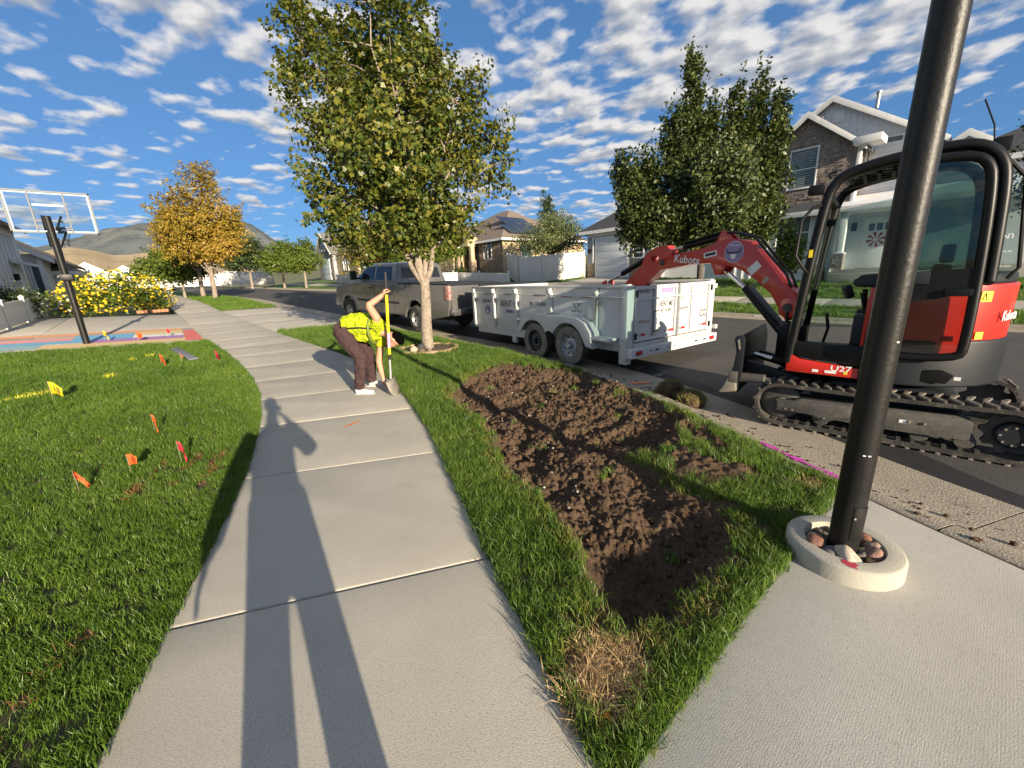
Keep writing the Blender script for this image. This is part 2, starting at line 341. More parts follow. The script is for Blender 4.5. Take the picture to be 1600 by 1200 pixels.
# hills beyond the town
_az = np.radians(np.array([-40, -19.2, -12.6, -9.0, -6.5, -4.2, -1.7, .3, 2.8, 8.6, 10.3, 12.2, 14.2, 16.9, 22.8, 30, 60]))
_el = np.radians(np.array([2.0, 3.5, 3.7, 4.2, 5.2, 5.85, 6.8, 7.1, 6.85, 6.5, 5.6, 4.8, 4.0, 2.8, .9, .5, .4]))
def hill(name, azs, els, d0, d1, mat, seed, rough):
    A = np.radians(np.linspace(-42, 62, 420)); D = np.linspace(0, 1, 70); A2, D2 = np.meshgrid(A, D); rr = d0 + (d1 - d0) * D2
    prof = np.interp(A2, azs, np.tan(els)) * d1; X = rr * np.sin(A2); Y = rr * np.cos(A2)
    n = fbm(X / 420 + 40, Y / 420 + 40, 6, seed); rid = 1 - np.abs(2 * fbm(X / 300 + 9, Y / 700 + 3, 5, seed + 5) - 1)
    t = D2 ** 1.25; Z = 5 + prof * t * (1 - rough + rough * 2 * (.5 * n + .35 * rid) * (1 - .55 * D2 ** 3)) / (1 - .42 * rough); Z = np.where(D2 < .001, -40, Z)
    V = np.stack([X, Y, Z], -1).reshape(-1, 3); k = len(A); i = (np.arange(len(D) - 1)[:, None] * k + np.arange(k - 1)[None]).ravel()
    o = link_mesh(name, fast_mesh(name, V, np.stack([i, i + 1, i + k + 1, i + k], 1), True), mat); o['kind'] = 'structure'; return o
m_mtn = M('mountain_brush_haze', (.10, .115, .12), (.145, .15, .14), rough=1, spec=.05, scale=.004, detail=10, speck=(.02, .50, .66, (.07, .088, .098)), grime=(.0016, .62, .74, (.26, .22, .17)))  # brush colours greyed and blued to carry painted distance haze
m_tan = M('dry_grass_hill', (.42, .33, .20), (.33, .26, .165), rough=1, spec=.05, scale=.006, detail=8, speck=(.012, .62, .72, (.20, .19, .12)))
hill('hills', _az, _el, 1500, 3400, m_mtn, 3, .55)
hill('dry_hills', np.radians(np.array([-40, -13.9, -8.3, -6.2, -4.6, -3.5, -2.4, -.6, .6, 4.3, 9.7, 20, 60])), np.radians(np.array([3.0, 3.4, 3.95, 4.4, 4.1, 3.7, 3.75, 4.0, 3.6, 3.0, 1.7, .4, .2])), 500, 1250, m_tan, 11, .10)
# road
yy = np.concatenate([np.arange(-12, 40, .5), np.arange(40, 160, 2.)])
def road_xs(y): return np.linspace(CRB(y) + .80, FCB(y) - .40, 15)
sheet('road', road_xs, yy, lambda x, y: road_z(x, y) - .004, m_asph)
# a darker strip of asphalt along the gutter, outer edge wavy
sheet('road_dark_strip', lambda y: np.linspace(CRB(y) + .98, CRB(y) + 1.35 + .10 * math.sin(y * 1.7) + .06 * math.sin(y * 5.1), 4), np.arange(-6, 11, .25), lambda x, y: road_z(x, y) + .002, m_asph_dark)
# kerb and gutter, cast in sections
def curb_run(name, curve, side, y0, y1, prof, seclen=3.0):
    root = bpy.data.objects.new(name, None); COL.objects.link(root); root['kind'] = 'structure'
    y = y0
    while y < y1:
        ys = np.linspace(y + .006, min(y + seclen, y1) - .006, 9); rings = []
        for t in ys:
            x = float(curve(t)); dx = float(curve(t + .05) - curve(t - .05)) / .1; nrm = Vector((1, -dx, 0)).normalized() * side
            z0 = float(zy(t)); rings.append([(x + nrm.x * o, t + nrm.y * o, z0 + h) for o, h in prof])
        MB().loft(rings).build('curb_section', m_gut, root, smooth=50); y += seclen
    return root
curb_run('curb', CRB, 1, -9, 60, [(0, -.15), (0, .004), (.015, .012), (.13, .012), (.16, .004), (.20, -.045), (.26, -.068), (.34, -.072), (.92, -.062), (.92, -.15)])
curb_run('far_curb', FCB, -1, -9, 70, [(0, -.2), (0, .055), (.015, .065), (.13, .065), (.16, .055), (.19, -.03), (.25, -.05), (.50, -.055), (.50, -.2)], 4.)
# slab with softened arrises
def slab(name, outline, zf, mat, parent, thick=.10, inset=.014, drop=.009, zoff=0.):
    c = Vector((sum(p[0] for p in outline) / len(outline), sum(p[1] for p in outline) / len(outline))); mb = MB(); n = len(outline)
    def ring(k, dz):
        out = []
        for i, p in enumerate(outline):
            a, b = Vector(outline[i - 1]), Vector(outline[(i + 1) % n]); d = (b - a).normalized(); nr = Vector((-d.y, d.x)); q = Vector(p) + nr * k
            out.append((q.x, q.y, float(zf(q.x, q.y)) + dz + zoff))
        return out
    mb.loft([ring(0, -thick), ring(0, -drop), ring(inset * .4, -drop * .3), ring(inset, 0)]); return mb.build(name, mat, parent, smooth=50)
def ccw(o):
    a = sum(o[i][0] * o[(i + 1) % len(o)][1] - o[(i + 1) % len(o)][0] * o[i][1] for i in range(len(o))); return o if a > 0 else o[::-1]
zsw = lambda x, y: zy(y)
sw = bpy.data.objects.new('sidewalk', None); COL.objects.link(sw); sw['kind'] = 'structure'
jr = [-7.5, -5.9, -4.35, -2.8, -1.3, .18, 1.69, 3.25, 4.69, 6.05, 7.5, 9.0, 10.5, 12.0, 13.45]; jl = [-6.8, -5.2, -3.65, -2.1, -.62, .85, 2.36, 3.98, 5.38, 6.62, 7.95, 9.3, 10.7, 12.1, 13.5]
while jr[-1] < 62: jr.append(jr[-1] + 1.52); jl.append(jl[-1] + 1.52)
for k in range(len(jr) - 1):
    g = .006; a0, a1, b0, b1 = jr[k] + g, jr[k + 1] - g, jl[k] + g, jl[k + 1] - g
    o = [(float(SWR(t)), t) for t in np.linspace(a0, a1, 6)] + [(float(SWL(t)), t) for t in np.linspace(b1, b0, 6)]
    slab('slab', ccw(o), zsw, m_conc, sw, **({} if k < 8 else dict(inset=.006, drop=.004)))
sheet('sidewalk_bed', lambda y: np.linspace(SWL(y) - .02, SWR(y) + .02, 3), np.arange(-8, 62, .5), lambda x, y: zy(y) - .035, m_joint)
# near driveway approach (right foreground)
dw = bpy.data.objects.new('driveway_approach', None); COL.objects.link(dw); dw['kind'] = 'structure'
for y0, y1 in ((-2.6, .52), (-6, -2.612)):
    o = [(float(SWR(t)) + .014, t) for t in np.linspace(y0, y1, 8)] + [(float(CRB(t)) - .012, t) for t in np.linspace(y1 + .02, y0, 10)]
    slab('slab', ccw(o), zsw, m_conc2, dw, zoff=.004)
# neighbour's driveway and apron
dv = bpy.data.objects.new('driveway', None); COL.objects.link(dv); dv['kind'] = 'structure'
for y0, y1 in ((14.15, 17.0), (17.012, 19.9), (19.912, 22.6)):
    o = [(float(SWR(t)) + .012, t) for t in np.linspace(y0, y1, 5)] + [(float(CRB(t)) - .012, t) for t in np.linspace(y1, y0, 5)]
    slab('slab', ccw(o), zsw, m_conc, dv)
for x0, x1 in ((-3.0, None), (-6.6, -3.012)):
    for y0, y1 in ((13.75, 17.2), (17.212, 22.4)):
        if x1 is None: o = [(x0, t) for t in (y0, (y0 + y1) / 2, y1)] + [(float(SWL(t)) - .012, t) for t in np.linspace(y1, y0, 5)]
        else: o = [(x0, y0), (x1, y0), (x1, y1), (x0, y1)]
        slab('slab', ccw(o), gz_left, m_conc, dv)
# chalk drawing on the driveway: flat blocks of colour
CH = dict(red=(.58, .13, .12), pink=(.60, .27, .26), blue=(.13, .34, .52), sand=(.58, .42, .20), violet=(.34, .17, .38), white=(.62, .60, .55), orange=(.62, .30, .15), teal=(.22, .36, .38))
def chalk(x0, x1, y0, y1, c, sk=.0):
    ys = np.linspace(y0, y1, 3); m = M('chalk_' + c, CH[c], tuple(v * .8 + .07 for v in CH[c]), rough=1, spec=.05, scale=9, grime=(30, .58, .74, (.36, .33, .29)))
    def xs(y): return np.linspace(x0, min(x1, float(SWL(y)) - .03 if x1 > 0 else x1), 8) + sk * (y - y0)
    o = sheet('chalk_mark', xs, ys, lambda x, y: gz_left(x, y) + .004, m, dv, kind=None); return o
for a in [(-6.4, -2.6, 14.3, 15.0, 'teal'), (-2.6, .5, 14.1, 14.75, 'sand'), (-6.4, -3.6, 15.02, 15.5, 'white'), (-3.6, -1.9, 15.02, 15.5, 'blue'), (-1.9, .1, 14.77, 15.35, 'violet'), (.12, .5, 14.1, 16.6, 'red'), (-6.4, -4.2, 15.52, 16.5, 'red'), (-4.2, -2.2, 15.52, 16.2, 'pink'), (-2.2, -1.0, 15.37, 16.4, 'blue'), (-1.0, .1, 15.37, 15.95, 'white'), (-6.4, -2.2, 16.52, 17.1, 'orange'), (-.98, .1, 15.97, 16.7, 'sand'), (-2.18, .1, 16.75, 17.18, 'orange')]: chalk(*a)
# far footpath
fs = bpy.data.objects.new('far_sidewalk', None); COL.objects.link(fs); fs['kind'] = 'structure'
for y in np.arange(-8, 60, 3.):
    o = [(float(FCB(t)) + 2.3, t) for t in np.linspace(y + .006, y + 2.994, 4)] + [(float(FCB(t)) + 3.8, t) for t in np.linspace(y + 2.994, y + .006, 4)]
    slab('slab', ccw(o), gz_far, m_conc, fs, zoff=.03)
m_lawn2 = M('far_lawn', (.085, .15, .028), (.065, .115, .022), rough=.95, scale=.8, bump=.9, bscale=30, speck=(45, .50, .72, (.12, .19, .045)))
sheet('far_lawn', lambda y: np.linspace(FCB(y) + .02, FCB(y) + 14, 20), np.arange(-12, 62, 1.), lambda x, y: gz_far(x, y), m_lawn2)
# concrete drive to the garage across the street
slab('garage_driveway', ccw([(float(FCB(t)) + .02, t) for t in (14.9, 17, 19.4)] + [(23.9, 19.4), (23.9, 17), (23.9, 14.9)]), gz_far, m_conc2, None, zoff=.045)['kind'] = 'structure'
# painted house number on the far kerb
nb = P('curb_number_plate', M('kerb_paint_white', (.72, .72, .69), rough=.8, grime=(12, .6, .8, (.45, .43, .38))), None, bb=((15.02, 4.55, -.045), (15.04, 5.25, .062)))
tag(nb, 'white painted house number 44 on far curb', 'house number'); text('n44', M('black_paint', (.02, .02, .02), rough=.7), nb, (15.015, 4.80, .01), (R(90), 0, R(-90)), .12)
# survey paint
def splash(name, pts, wid, col, label, zf, seed, n=1):
    rg = random.Random(seed); mb = MB(); m = M('paint_' + name, col, tuple(c * .7 for c in col), rough=.9, spec=.1, scale=30)
    for k in range(len(pts) - 1):
        a, b = Vector(pts[k]), Vector(pts[k + 1]); d = (b - a); L = d.length; d.normalize(); nr = Vector((-d.y, d.x)); st = max(3, int(L / .03)); up, dn = [], []
        for i in range(st + 1):
            t = i / st; q = a + d * L * t; wv = wid * (math.sin(math.pi * min(.96, max(.06, t))) ** .5) * rg.uniform(.55, 1.1); up.append(q + nr * wv); dn.append(q - nr * wv * rg.uniform(.6, 1))
        b0 = len(mb.v); mb.v += [(p.x, p.y, float(zf(p.x, p.y)) + .004) for p in dn + up]; mb.f += [(b0 + i, b0 + i + 1, b0 + st + 2 + i, b0 + st + 1 + i) for i in range(st)]
    return tag(mb.build(name, m, None, smooth=0), label, 'paint mark')
zwk = lambda x, y: float(zy(y))
splash('orange_paint_mark', [(1.25, 4.62), (1.48, 4.70)], .028, (.75, .22, .06), 'orange spray paint dash on the sidewalk slab, nearest to the worker', zwk, 1)
splash('orange_paint_spot', [(1.70, 4.66), (1.80, 4.64)], .012, (.70, .25, .10), 'tiny orange paint spot right of the sidewalk dash', zwk, 2)
splash('orange_paint_speck', [(.82, 4.62), (.88, 4.66)], .012, (.60, .20, .10), 'faint orange speck inside the photographer shadow', zwk, 3)
zg = lambda x, y: float(zy(y)) - .062
splash('orange_curb_paint', [(5.22, 3.52), (5.5, 3.28)], .09, (.72, .30, .15), 'orange paint patch on the gutter beside the sod chunk', zg, 4)
for i, (x, y, dx, dy) in enumerate([(6.1, 3.95, .35, .02), (5.85, 3.5, .38, -.06), (5.98, 3.53, .03, -.16)]):
    splash('white_paint_tick', [(x, y), (x + dx, y + dy)], .012, (.45, .45, .43), ['white paint tick on the asphalt nearest the trailer', 'long white paint tick on asphalt, near the gutter', 'short cross stroke of the white paint tick on asphalt'][i], lambda x, y: float(road_z(x, y)), 6 + i)
# ------------------------------------------------------------------ lawn, strip of turf, dug soil
DIRT = np.array([(2.77, 4.83), (2.51, 3.75), (2.26, 3.05), (1.86, 2.4), (1.8, 1.91), (1.59, 1.37), (1.32, 1.01), (1.27, 0.81), (1.57, 0.73), (1.95, 0.72), (2.47, 0.8), (2.66, 1.03), (2.67, 1.32), (2.78, 1.54), (2.84, 1.85), (3.45, 1.80), (4.15, 2.05), (4.74, 2.89), (5.02, 3.73), (5.04, 4.86), (4.62, 5.79), (3.56, 5.51)])
MIXP = np.array([(4.1, 2.24), (4.25, 2.0), (3.89, 1.39), (3.5, 1.04), (3.1, 0.95), (2.85, 1.21), (2.78, 1.54), (3.3, 2.03)])
def poly_sd(px, py, poly):
    """signed distance to a polygon, positive inside"""
    d = np.full(px.shape, 1e9); ins = np.zeros(px.shape, bool); n = len(poly)
    for i in range(n):
        (ax, ay), (bx, by) = poly[i], poly[(i + 1) % n]; ex, ey = bx - ax, by - ay
        t = np.clip(((px - ax) * ex + (py - ay) * ey) / (ex * ex + ey * ey), 0, 1); d = np.minimum(d, np.hypot(px - ax - t * ex, py - ay - t * ey))
        c = ((ay > py) != (by > py)) & (px < (bx - ax) * (py - ay) / (by - ay + 1e-12) + ax); ins ^= c
    return np.where(ins, d, -d)
def dirt_sd(x, y): return poly_sd(x, y, DIRT) + .22 * (fbm(x * 3.1, y * 3.1, 3, 5) - .45) 
def strip_z(x, y):
    sd = dirt_sd(x, y); k = np.clip(sd / .16 + .2, 0, 1); k = k * k * (3 - 2 * k)
    big = fbm(x * 1.5 + 3, y * 1.5, 3, 21) - .45; med = fbm(x * 5, y * 5, 4, 31) - .45; bil = np.abs(fbm(x * 9, y * 9, 3, 41) - .45); fine = fbm(x * 26, y * 26, 3, 51) - .45
    pit = -.17 * np.exp(-(((x - 1.85) / .55) ** 2 + ((y - .95) / .24) ** 2)) - .10 * np.exp(-(((x - 4.75) / .3) ** 2 + ((y - 4.3) / .5) ** 2))
    rdg = .09 * np.exp(-(((x - 4.75) / .22) ** 2 + ((y - 3.45) / .30) ** 2)) + .07 * np.exp(-(((x - 2.75) / .5) ** 2 + ((y - 2.1) / .3) ** 2)) + .06 * np.exp(-(((x - 2.7) / .25) ** 2 + ((y - 1.15) / .2) ** 2))
    mixk = np.clip(poly_sd(x, y, MIXP) / .2 + .3, 0, 1)
    z = zy(y) + .005 + .012 * (fbm(x * 2, y * 2, 3, 61) - .45)
    return z + k * (-.065 + .19 * big + .16 * med - .05 * bil + .085 * fine + .04 * (fbm(x * 55, y * 55, 2, 57) - .37) + pit + rdg) + mixk * (1 - k) * (.16 * med + .05 * fine + .03)
def lawn_z(x, y): return gz_left(x, y) + .004 + .02 * (fbm(x * 1.1, y * 1.1, 3, 71) - .45)
m_dirt = M('dug_soil', (.068, .044, .028), (.110, .074, .048), rough=.97, spec=.12, scale=14, detail=9, bump=1.0, bscale=90, speck=(42, .53, .66, (.038, .022, .013)), grime=(95, .60, .70, (.22, .155, .10)))
sheet('park_strip', lambda y: np.linspace(SWR(y) + .004, CRB(y) - .004, 280), np.concatenate([np.arange(.53, 6.3, .0105)]), strip_z, m_dirt)
sheet('park_strip_turf_bed', lambda y: np.linspace(SWR(y) + .004, CRB(y) - .004, 12), np.arange(6.287, 14.14, .3), lambda x, y: zy(y) + .004, m_soil)
sheet('park_strip_beyond_drive', lambda y: np.linspace(SWR(y) + .01, CRB(y) - .01, 8), np.arange(22.62, 36, .5), lambda x, y: zy(y) + .006, m_soil)
sheet('park_strip_farther', lambda y: np.linspace(SWR(y) + .01, CRB(y) - .01, 8), np.arange(40, 62, 1.), lambda x, y: zy(y) + .006, m_lawn2)
sheet('lawn', lambda y: np.linspace(min(-9., SWL(y) - 5), SWL(y) - .004, 60), np.arange(-6, 13.72, .12), lawn_z, m_soil)
# clods and pebbles loose in the soil (too many and too small to count)
def ico(sub):
    bm = bmesh.new(); bmesh.ops.create_icosphere(bm, subdivisions=sub, radius=1); V = np.array([v.co[:] for v in bm.verts]); F = np.array([[v.index for v in f.verts] for f in bm.faces]); bm.free(); return V, F
def rubble(name, xy, size, zf, mat, seed, parent=None, sub=2, flat=.75, sink=.25):
    V0, F0 = ico(sub); rg = np.random.default_rng(seed); n = len(xy); Vs = []
    for i in range(n):
        d = V0 * (1 + .55 * (rg.random((len(V0), 1)) - .5)) * (1 + .5 * (rg.random(3) - .5)); a = rg.random() * 6.28; c, s_ = math.cos(a), math.sin(a)
        d = d @ np.array([[c, -s_, 0], [s_, c, 0], [0, 0, flat]]); Vs.append(d * size[i] + [xy[i][0], xy[i][1], 0])
    V = np.concatenate(Vs); z = np.repeat(zf(np.array([p[0] for p in xy]), np.array([p[1] for p in xy])) + size * (1 - sink) * flat * .6, len(V0)); V[:, 2] += z
    F = (F0[None] + (np.arange(n) * len(V0))[:, None, None]).reshape(-1, 3); return link_mesh(name, fast_mesh(name, V, F, False), mat, parent)
def in_dirt(n, seed, lo=.0):
    rg = np.random.default_rng(seed); out = np.zeros((0, 2))
    while len(out) < n:
        p = rg.random((n * 3, 2)) * [4.2, 5.4] + [1.1, .6]; p = p[dirt_sd(p[:, 0], p[:, 1]) > lo]; out = np.concatenate([out, p])
    return out[:n]
xy = in_dirt(2600, 3, .0); sz = .004 + .024 * np.random.default_rng(4).random(2600) ** 4
tag(rubble('soil_clods', xy, sz, strip_z, m_dirt, 5, sub=1), 'loose brown clods lying over the dug soil patch', 'soil', kind='stuff')
rg = np.random.default_rng(14); xy = in_dirt(1500, 15, -.16); xy = xy[dirt_sd(xy[:, 0], xy[:, 1]) < .03]; sz = .003 + .012 * rg.random(len(xy)) ** 3
tag(rubble('spilled_crumbs', xy, sz, lambda x, y: strip_z(x, y) + .02, m_dirt, 16, sub=1), 'fine soil crumbs spilled onto grass round the dug patch', 'soil', kind='stuff')
xy = in_dirt(240, 6, .02); sz = .004 + .013 * np.random.default_rng(7).random(240) ** 2.5
tag(rubble('pebbles', xy, sz, strip_z, M('pale_pebble', (.36, .33, .29), (.22, .18, .15), rough=.8, scale=20), 8, sub=1), 'small pale pebbles scattered in the dug soil', 'pebbles', kind='stuff')
rg = np.random.default_rng(9); t = rg.random(420) * 4.4 - .2; off = np.abs(rg.normal(0, .28, 420)) + .05; xy = np.stack([CRB(t) + off * .9, t - off * .35], 1); sz = .004 + .016 * rg.random(420) ** 3
tag(rubble('gutter_crumbs', xy, sz, lambda x, y: zy(y) - .066 + .075 * (x - CRB(y) < .17), m_dirt, 10, sub=1), 'brown soil crumbs spilled along curb and gutter', 'soil', kind='stuff')
# sod chunks thrown onto the gutter: soil body, tuft of turf
def sod(x, y, zb, r, seed, label):
    t = thing('sod_chunk', label, 'sod', (x, y, zb), group='sod chunks by the gutter'); V0, F0 = ico(3); rg = np.random.default_rng(seed)
    n = fbm(V0[:, 0] * 2.3 + seed, V0[:, 1] * 2.3 + V0[:, 2] * 1.7, 4, seed); V = V0 * (.62 + .8 * n[:, None]) * np.array(r); V[:, 2] = np.maximum(V[:, 2] + r[2] * .55, -.01)
    link_mesh('soil_body', fast_mesh('soil_body', V, F0, False), m_dirt, t); return t, V[V[:, 2] > r[2] * .5]
# --- blades
GRASSCOL = {}
def clump_set(key, mat, nb, h0, h1, wid, rad, lean, seed, nvar=6):
    c = bpy.data.collections.new('blades_' + key); rg = np.random.default_rng(seed)
    for v in range(nvar):
        V = []; F = []; A = []
        for b in range(nb):
            a = rg.random() * 6.283; r = rad * math.sqrt(rg.random()); x, y = r * math.cos(a), r * math.sin(a); h = h0 + (h1 - h0) * rg.random(); la = rg.random() * 6.283; l = lean * (.25 + rg.random()) * h
            pa = rg.random() * 6.283; wx, wy = math.cos(pa) * wid / 2, math.sin(pa) * wid / 2; mxx, myy = x + l * .35 * math.cos(la), y + l * .35 * math.sin(la); tx, ty = x + l * math.cos(la), y + l * math.sin(la)
            k = len(V); V += [(x - wx, y - wy, -.012), (x + wx, y + wy, -.012), (mxx - wx * .85, myy - wy * .85, h * .6), (mxx + wx * .85, myy + wy * .85, h * .6), (tx, ty, h * (1 - .22 * lean * rg.random()))]
            F += [(k, k + 1, k + 3), (k, k + 3, k + 2), (k + 2, k + 3, k + 4)]; A += [rg.random()] * 5
        me = fast_mesh('blade_clump', V, F, True, {'rnd': A}); me.materials.append(mat); o = bpy.data.objects.new('blade_clump', me); c.objects.link(o)
    GRASSCOL[key] = c
clump_set('green', grass_mat('grass_green', (.044, .098, .011), (.098, .180, .020), (.20, .275, .042)), 42, .024, .056, .0029, .047, .60, 1)
clump_set('strip', grass_mat('grass_strip', (.044, .098, .013), (.100, .182, .024), (.22, .285, .054)), 38, .028, .076, .0030, .047, .70, 2)
clump_set('yellow', grass_mat('grass_yellowing', (.12, .14, .025), (.24, .22, .05), (.36, .27, .09), .25), 18, .025, .075, .0040, .045, .8, 3)
clump_set('straw', grass_mat('grass_straw', (.26, .16, .065), (.44, .30, .14), (.58, .43, .23), .15), 34, .015, .050, .0034, .055, 1.9, 4)
clump_set('paint', grass_mat('grass_painted_yellow', (.42, .44, .03), (.60, .58, .05), (.70, .66, .08), .2), 22, .03, .075, .0050, .045, .6, 5)
clump_set('thatch', grass_mat('grass_thatch_red', (.12, .05, .025), (.24, .09, .04), (.34, .15, .06), .1), 20, .015, .055, .0040, .045, 1.5, 6)
def scatter(name, P3, S, key, label, parent=None, seed=0):
    me = bpy.data.meshes.new(name); P3 = np.asarray(P3, dtype=np.float32); me.vertices.add(len(P3)); me.vertices.foreach_set('co', P3.ravel())
    a = me.attributes.new('sc', 'FLOAT', 'POINT'); a.data.foreach_set('value', np.asarray(S, dtype=np.float32)); o = link_mesh(name, me, None, parent)
    ng = bpy.data.node_groups.new(name, 'GeometryNodeTree'); ng.interface.new_socket('Geometry', in_out='INPUT', socket_type='NodeSocketGeometry'); ng.interface.new_socket('Geometry', in_out='OUTPUT', socket_type='NodeSocketGeometry')
    gi = ng.nodes.new('NodeGroupInput'); go = ng.nodes.new('NodeGroupOutput'); ins = ng.nodes.new('GeometryNodeInstanceOnPoints'); ci = ng.nodes.new('GeometryNodeCollectionInfo')
    ci.inputs['Collection'].default_value = GRASSCOL[key]; ci.inputs['Separate Children'].default_value = True; ci.inputs['Reset Children'].default_value = True
    ins.inputs['Pick Instance'].default_value = True
    rv = ng.nodes.new('FunctionNodeRandomValue'); rv.data_type = 'FLOAT_VECTOR'; rv.inputs[0].default_value = (-.22, -.22, 0); rv.inputs[1].default_value = (.22, .22, 6.283); rv.inputs['Seed'].default_value = seed
    ri = ng.nodes.new('FunctionNodeRandomValue'); ri.data_type = 'INT'; ri.inputs['Min'].default_value = 0; ri.inputs['Max'].default_value = 5; ri.inputs['Seed'].default_value = seed + 1
    na = ng.nodes.new('GeometryNodeInputNamedAttribute'); na.data_type = 'FLOAT'; na.inputs['Name'].default_value = 'sc'
    L = ng.links.new; L(gi.outputs[0], ins.inputs['Points']); L(ci.outputs[0], ins.inputs['Instance']); L(ri.outputs['Value'], ins.inputs['Instance Index']); L(rv.outputs['Value'], ins.inputs['Rotation']); L(na.outputs['Attribute'], ins.inputs['Scale']); L(ins.outputs[0], go.inputs[0])
    md = o.modifiers.new('blades', 'NODES'); md.node_group = ng
    if label: tag(o, label, 'grass', kind='stuff')
    return o
def dens(x, y):
    d = np.hypot(x, y); return np.interp(d, [0, 2.5, 5, 9, 16, 26, 40], [540, 490, 340, 200, 110, 50, 25]), np.interp(d, [0, 3, 6, 10, 16, 26, 40], [.95, 1.0, 1.12, 1.35, 1.7, 2.1, 2.6])
def sample(x0, x1, y0, y1, seed, keep):
    rg = np.random.default_rng(seed); n = int((x1 - x0) * (y1 - y0) * 620); x = x0 + (x1 - x0) * rg.random(n); y = y0 + (y1 - y0) * rg.random(n); d, s = dens(x, y)
    k = (rg.random(n) < d / 620) & keep(x, y); x, y, s = x[k], y[k], s[k]; return x, y, s * (.75 + .5 * rg.random(len(x)))
# yellow and reddish streaks of paint and thatch in the lawn
STREAK = [('paint', (-2.25, 8.3), (-1.55, 8.95), .055), ('paint', (-1.05, 9.6), (-1.0, 9.8), .05), ('paint', (-.95, 11.3), (-.55, 11.6), .05), ('thatch', (-.92, 1.85), (-.62, 2.55), .035), ('thatch', (-.62, 4.05), (-.32, 4.75), .035), ('thatch', (-.12, 4.05), (.12, 4.65), .03), ('thatch', (-.28, 4.2), (-.06, 4.8), .02), ('thatch', (-.95, 4.7), (-.75, 5.0), .03)]
def streak_d(x, y, kinds):
    d = np.full(x.shape, 9.)
    for k, a, b, wd in STREAK:
        if k not in kinds: continue
        ex, ey = b[0] - a[0], b[1] - a[1]; t = np.clip(((x - a[0]) * ex + (y - a[1]) * ey) / (ex * ex + ey * ey), 0, 1); d = np.minimum(d, np.hypot(x - a[0] - t * ex, y - a[1] - t * ey) / wd)
    return d
x, y, s = sample(-7.5, 1.0, .2, 13.72, 11, lambda x, y: (x < SWL(y) - .012) & (x > -.36 * y - 1.9))
rr = RNG.random(len(x)); dp = streak_d(x, y, ('paint',)) + .9 * (rr - .3); dt = streak_d(x, y, ('thatch',)) + 1.1 * (rr - .3); z = lawn_z(x, y)
s = s * (.82 + .45 * fbm(x * 1.7, y * 1.7, 3, 81))
kp = dp < .9; kt = (dt < .9) & ~kp; kg = ~(kp | kt)
mk = lambda k: np.stack([x[k], y[k], z[k]], 1)
scatter('lawn_grass', mk(kg), s[kg], 'green', 'thick green grass blades of the front lawn left of sidewalk', seed=1)
scatter('painted_grass', mk(kp), s[kp], 'paint', 'yellow spray painted streaks of grass in left lawn', seed=2)
scatter('reddish_thatch', mk(kt), s[kt] * .9, 'thatch', 'reddish brown thatch lines cut into the left lawn', seed=3)
# ragged fringe where the turf meets concrete
def fringe(nm, X, Y, Z, key, lb, seed, s0=.75):
    scatter(nm, np.stack([X, Y, Z], 1), s0 + .45 * np.random.default_rng(seed).random(len(X)), key, lb, seed=seed)
te_ = np.concatenate([np.arange(.3, 6, .022), np.arange(6, 13.6, .045)]); xe = SWL(te_) - .016 - .012 * RNG.random(len(te_)); fringe('lawn_edge_grass', xe, te_, lawn_z(xe, te_), 'green', 'grass fringe of the left lawn overhanging the sidewalk', 41)
te_ = np.concatenate([np.arange(.56, 6, .022), np.arange(6, 14, .045)]); xe = SWR(te_) + .016 + .012 * RNG.random(len(te_)); ze = np.where(te_ < 6.28, strip_z(xe, te_), zy(te_) + .004); xp = np.arange(.86, 3.45, .02); yp = .538 + .014 * RNG.random(len(xp)); fringe('strip_edge_grass', np.concatenate([xe, xp]), np.concatenate([te_, yp]), np.concatenate([ze, strip_z(xp, yp)]), 'strip', 'grass fringe of the parking strip along walk and driveway', 42)
# parking strip
TREE_XY = (4.38, 8.35)
x, y, s = sample(.6, 5.6, .53, 14.12, 12, lambda x, y: (x > SWR(y) + .012) & (x < CRB(y) - .012))
rr = RNG.random(len(x)); sd = dirt_sd(x, y); z = np.where(y < 6.28, strip_z(x, y), zy(y) + .004); ring = np.hypot((x - TREE_XY[0]) / .62, (y - TREE_XY[1]) / .62)
mix = poly_sd(x, y, MIXP); strawd = np.minimum(np.hypot((x - 1.06) / .21, (y - .78) / .15), np.hypot((x - 3.40) / .07, (y - .66) / .13)) + .35 * (rr - .5)
alive = (sd < -.005 + .05 * (rr - .5)) & (ring > 1.0); alive &= ~((mix > 0) & (fbm(x * 7, y * 7, 3, 91) < .46)); tuft = (sd > 0) & (fbm(x * 4.3 + 7, y * 4.3, 2, 95) > .605) & (rr < .5)
s = s * (.80 + .5 * fbm(x * 2.1, y * 2.1, 3, 85))
ks = alive & (strawd < 1); ky = (alive & ~ks & ((sd > -.10 - .10 * rr) | (strawd < 1.25)) & (rr < .55)) | (tuft & (rr < .2)); kg = (alive & ~ks & ~ky) | (tuft & ~ky)
scatter('strip_grass', mk(kg), s[kg], 'strip', 'green grass of the parking strip around the dug soil', seed=4)
scatter('yellowed_grass', mk(ky), s[ky] * .9, 'yellow', 'yellowing grass fringe at the edge of the dug soil', seed=5)
scatter('straw_patch', mk(ks), s[ks] * 1.0, 'straw', 'dead straw coloured grass patch at the strip corner', seed=6)
xs_ = 1.06 + .20 * RNG.normal(size=120) * .55; ys_ = .78 + .15 * RNG.normal(size=120) * .6; kk = (xs_ > SWR(ys_) + .03) & (ys_ > .56); xs_, ys_ = xs_[kk], ys_[kk]
scatter('straw_thatch', np.stack([xs_, ys_, strip_z(xs_, ys_)], 1), .55 + .35 * RNG.random(len(xs_)), 'straw', 'matted dead thatch filling the straw coloured corner patch', seed=12)
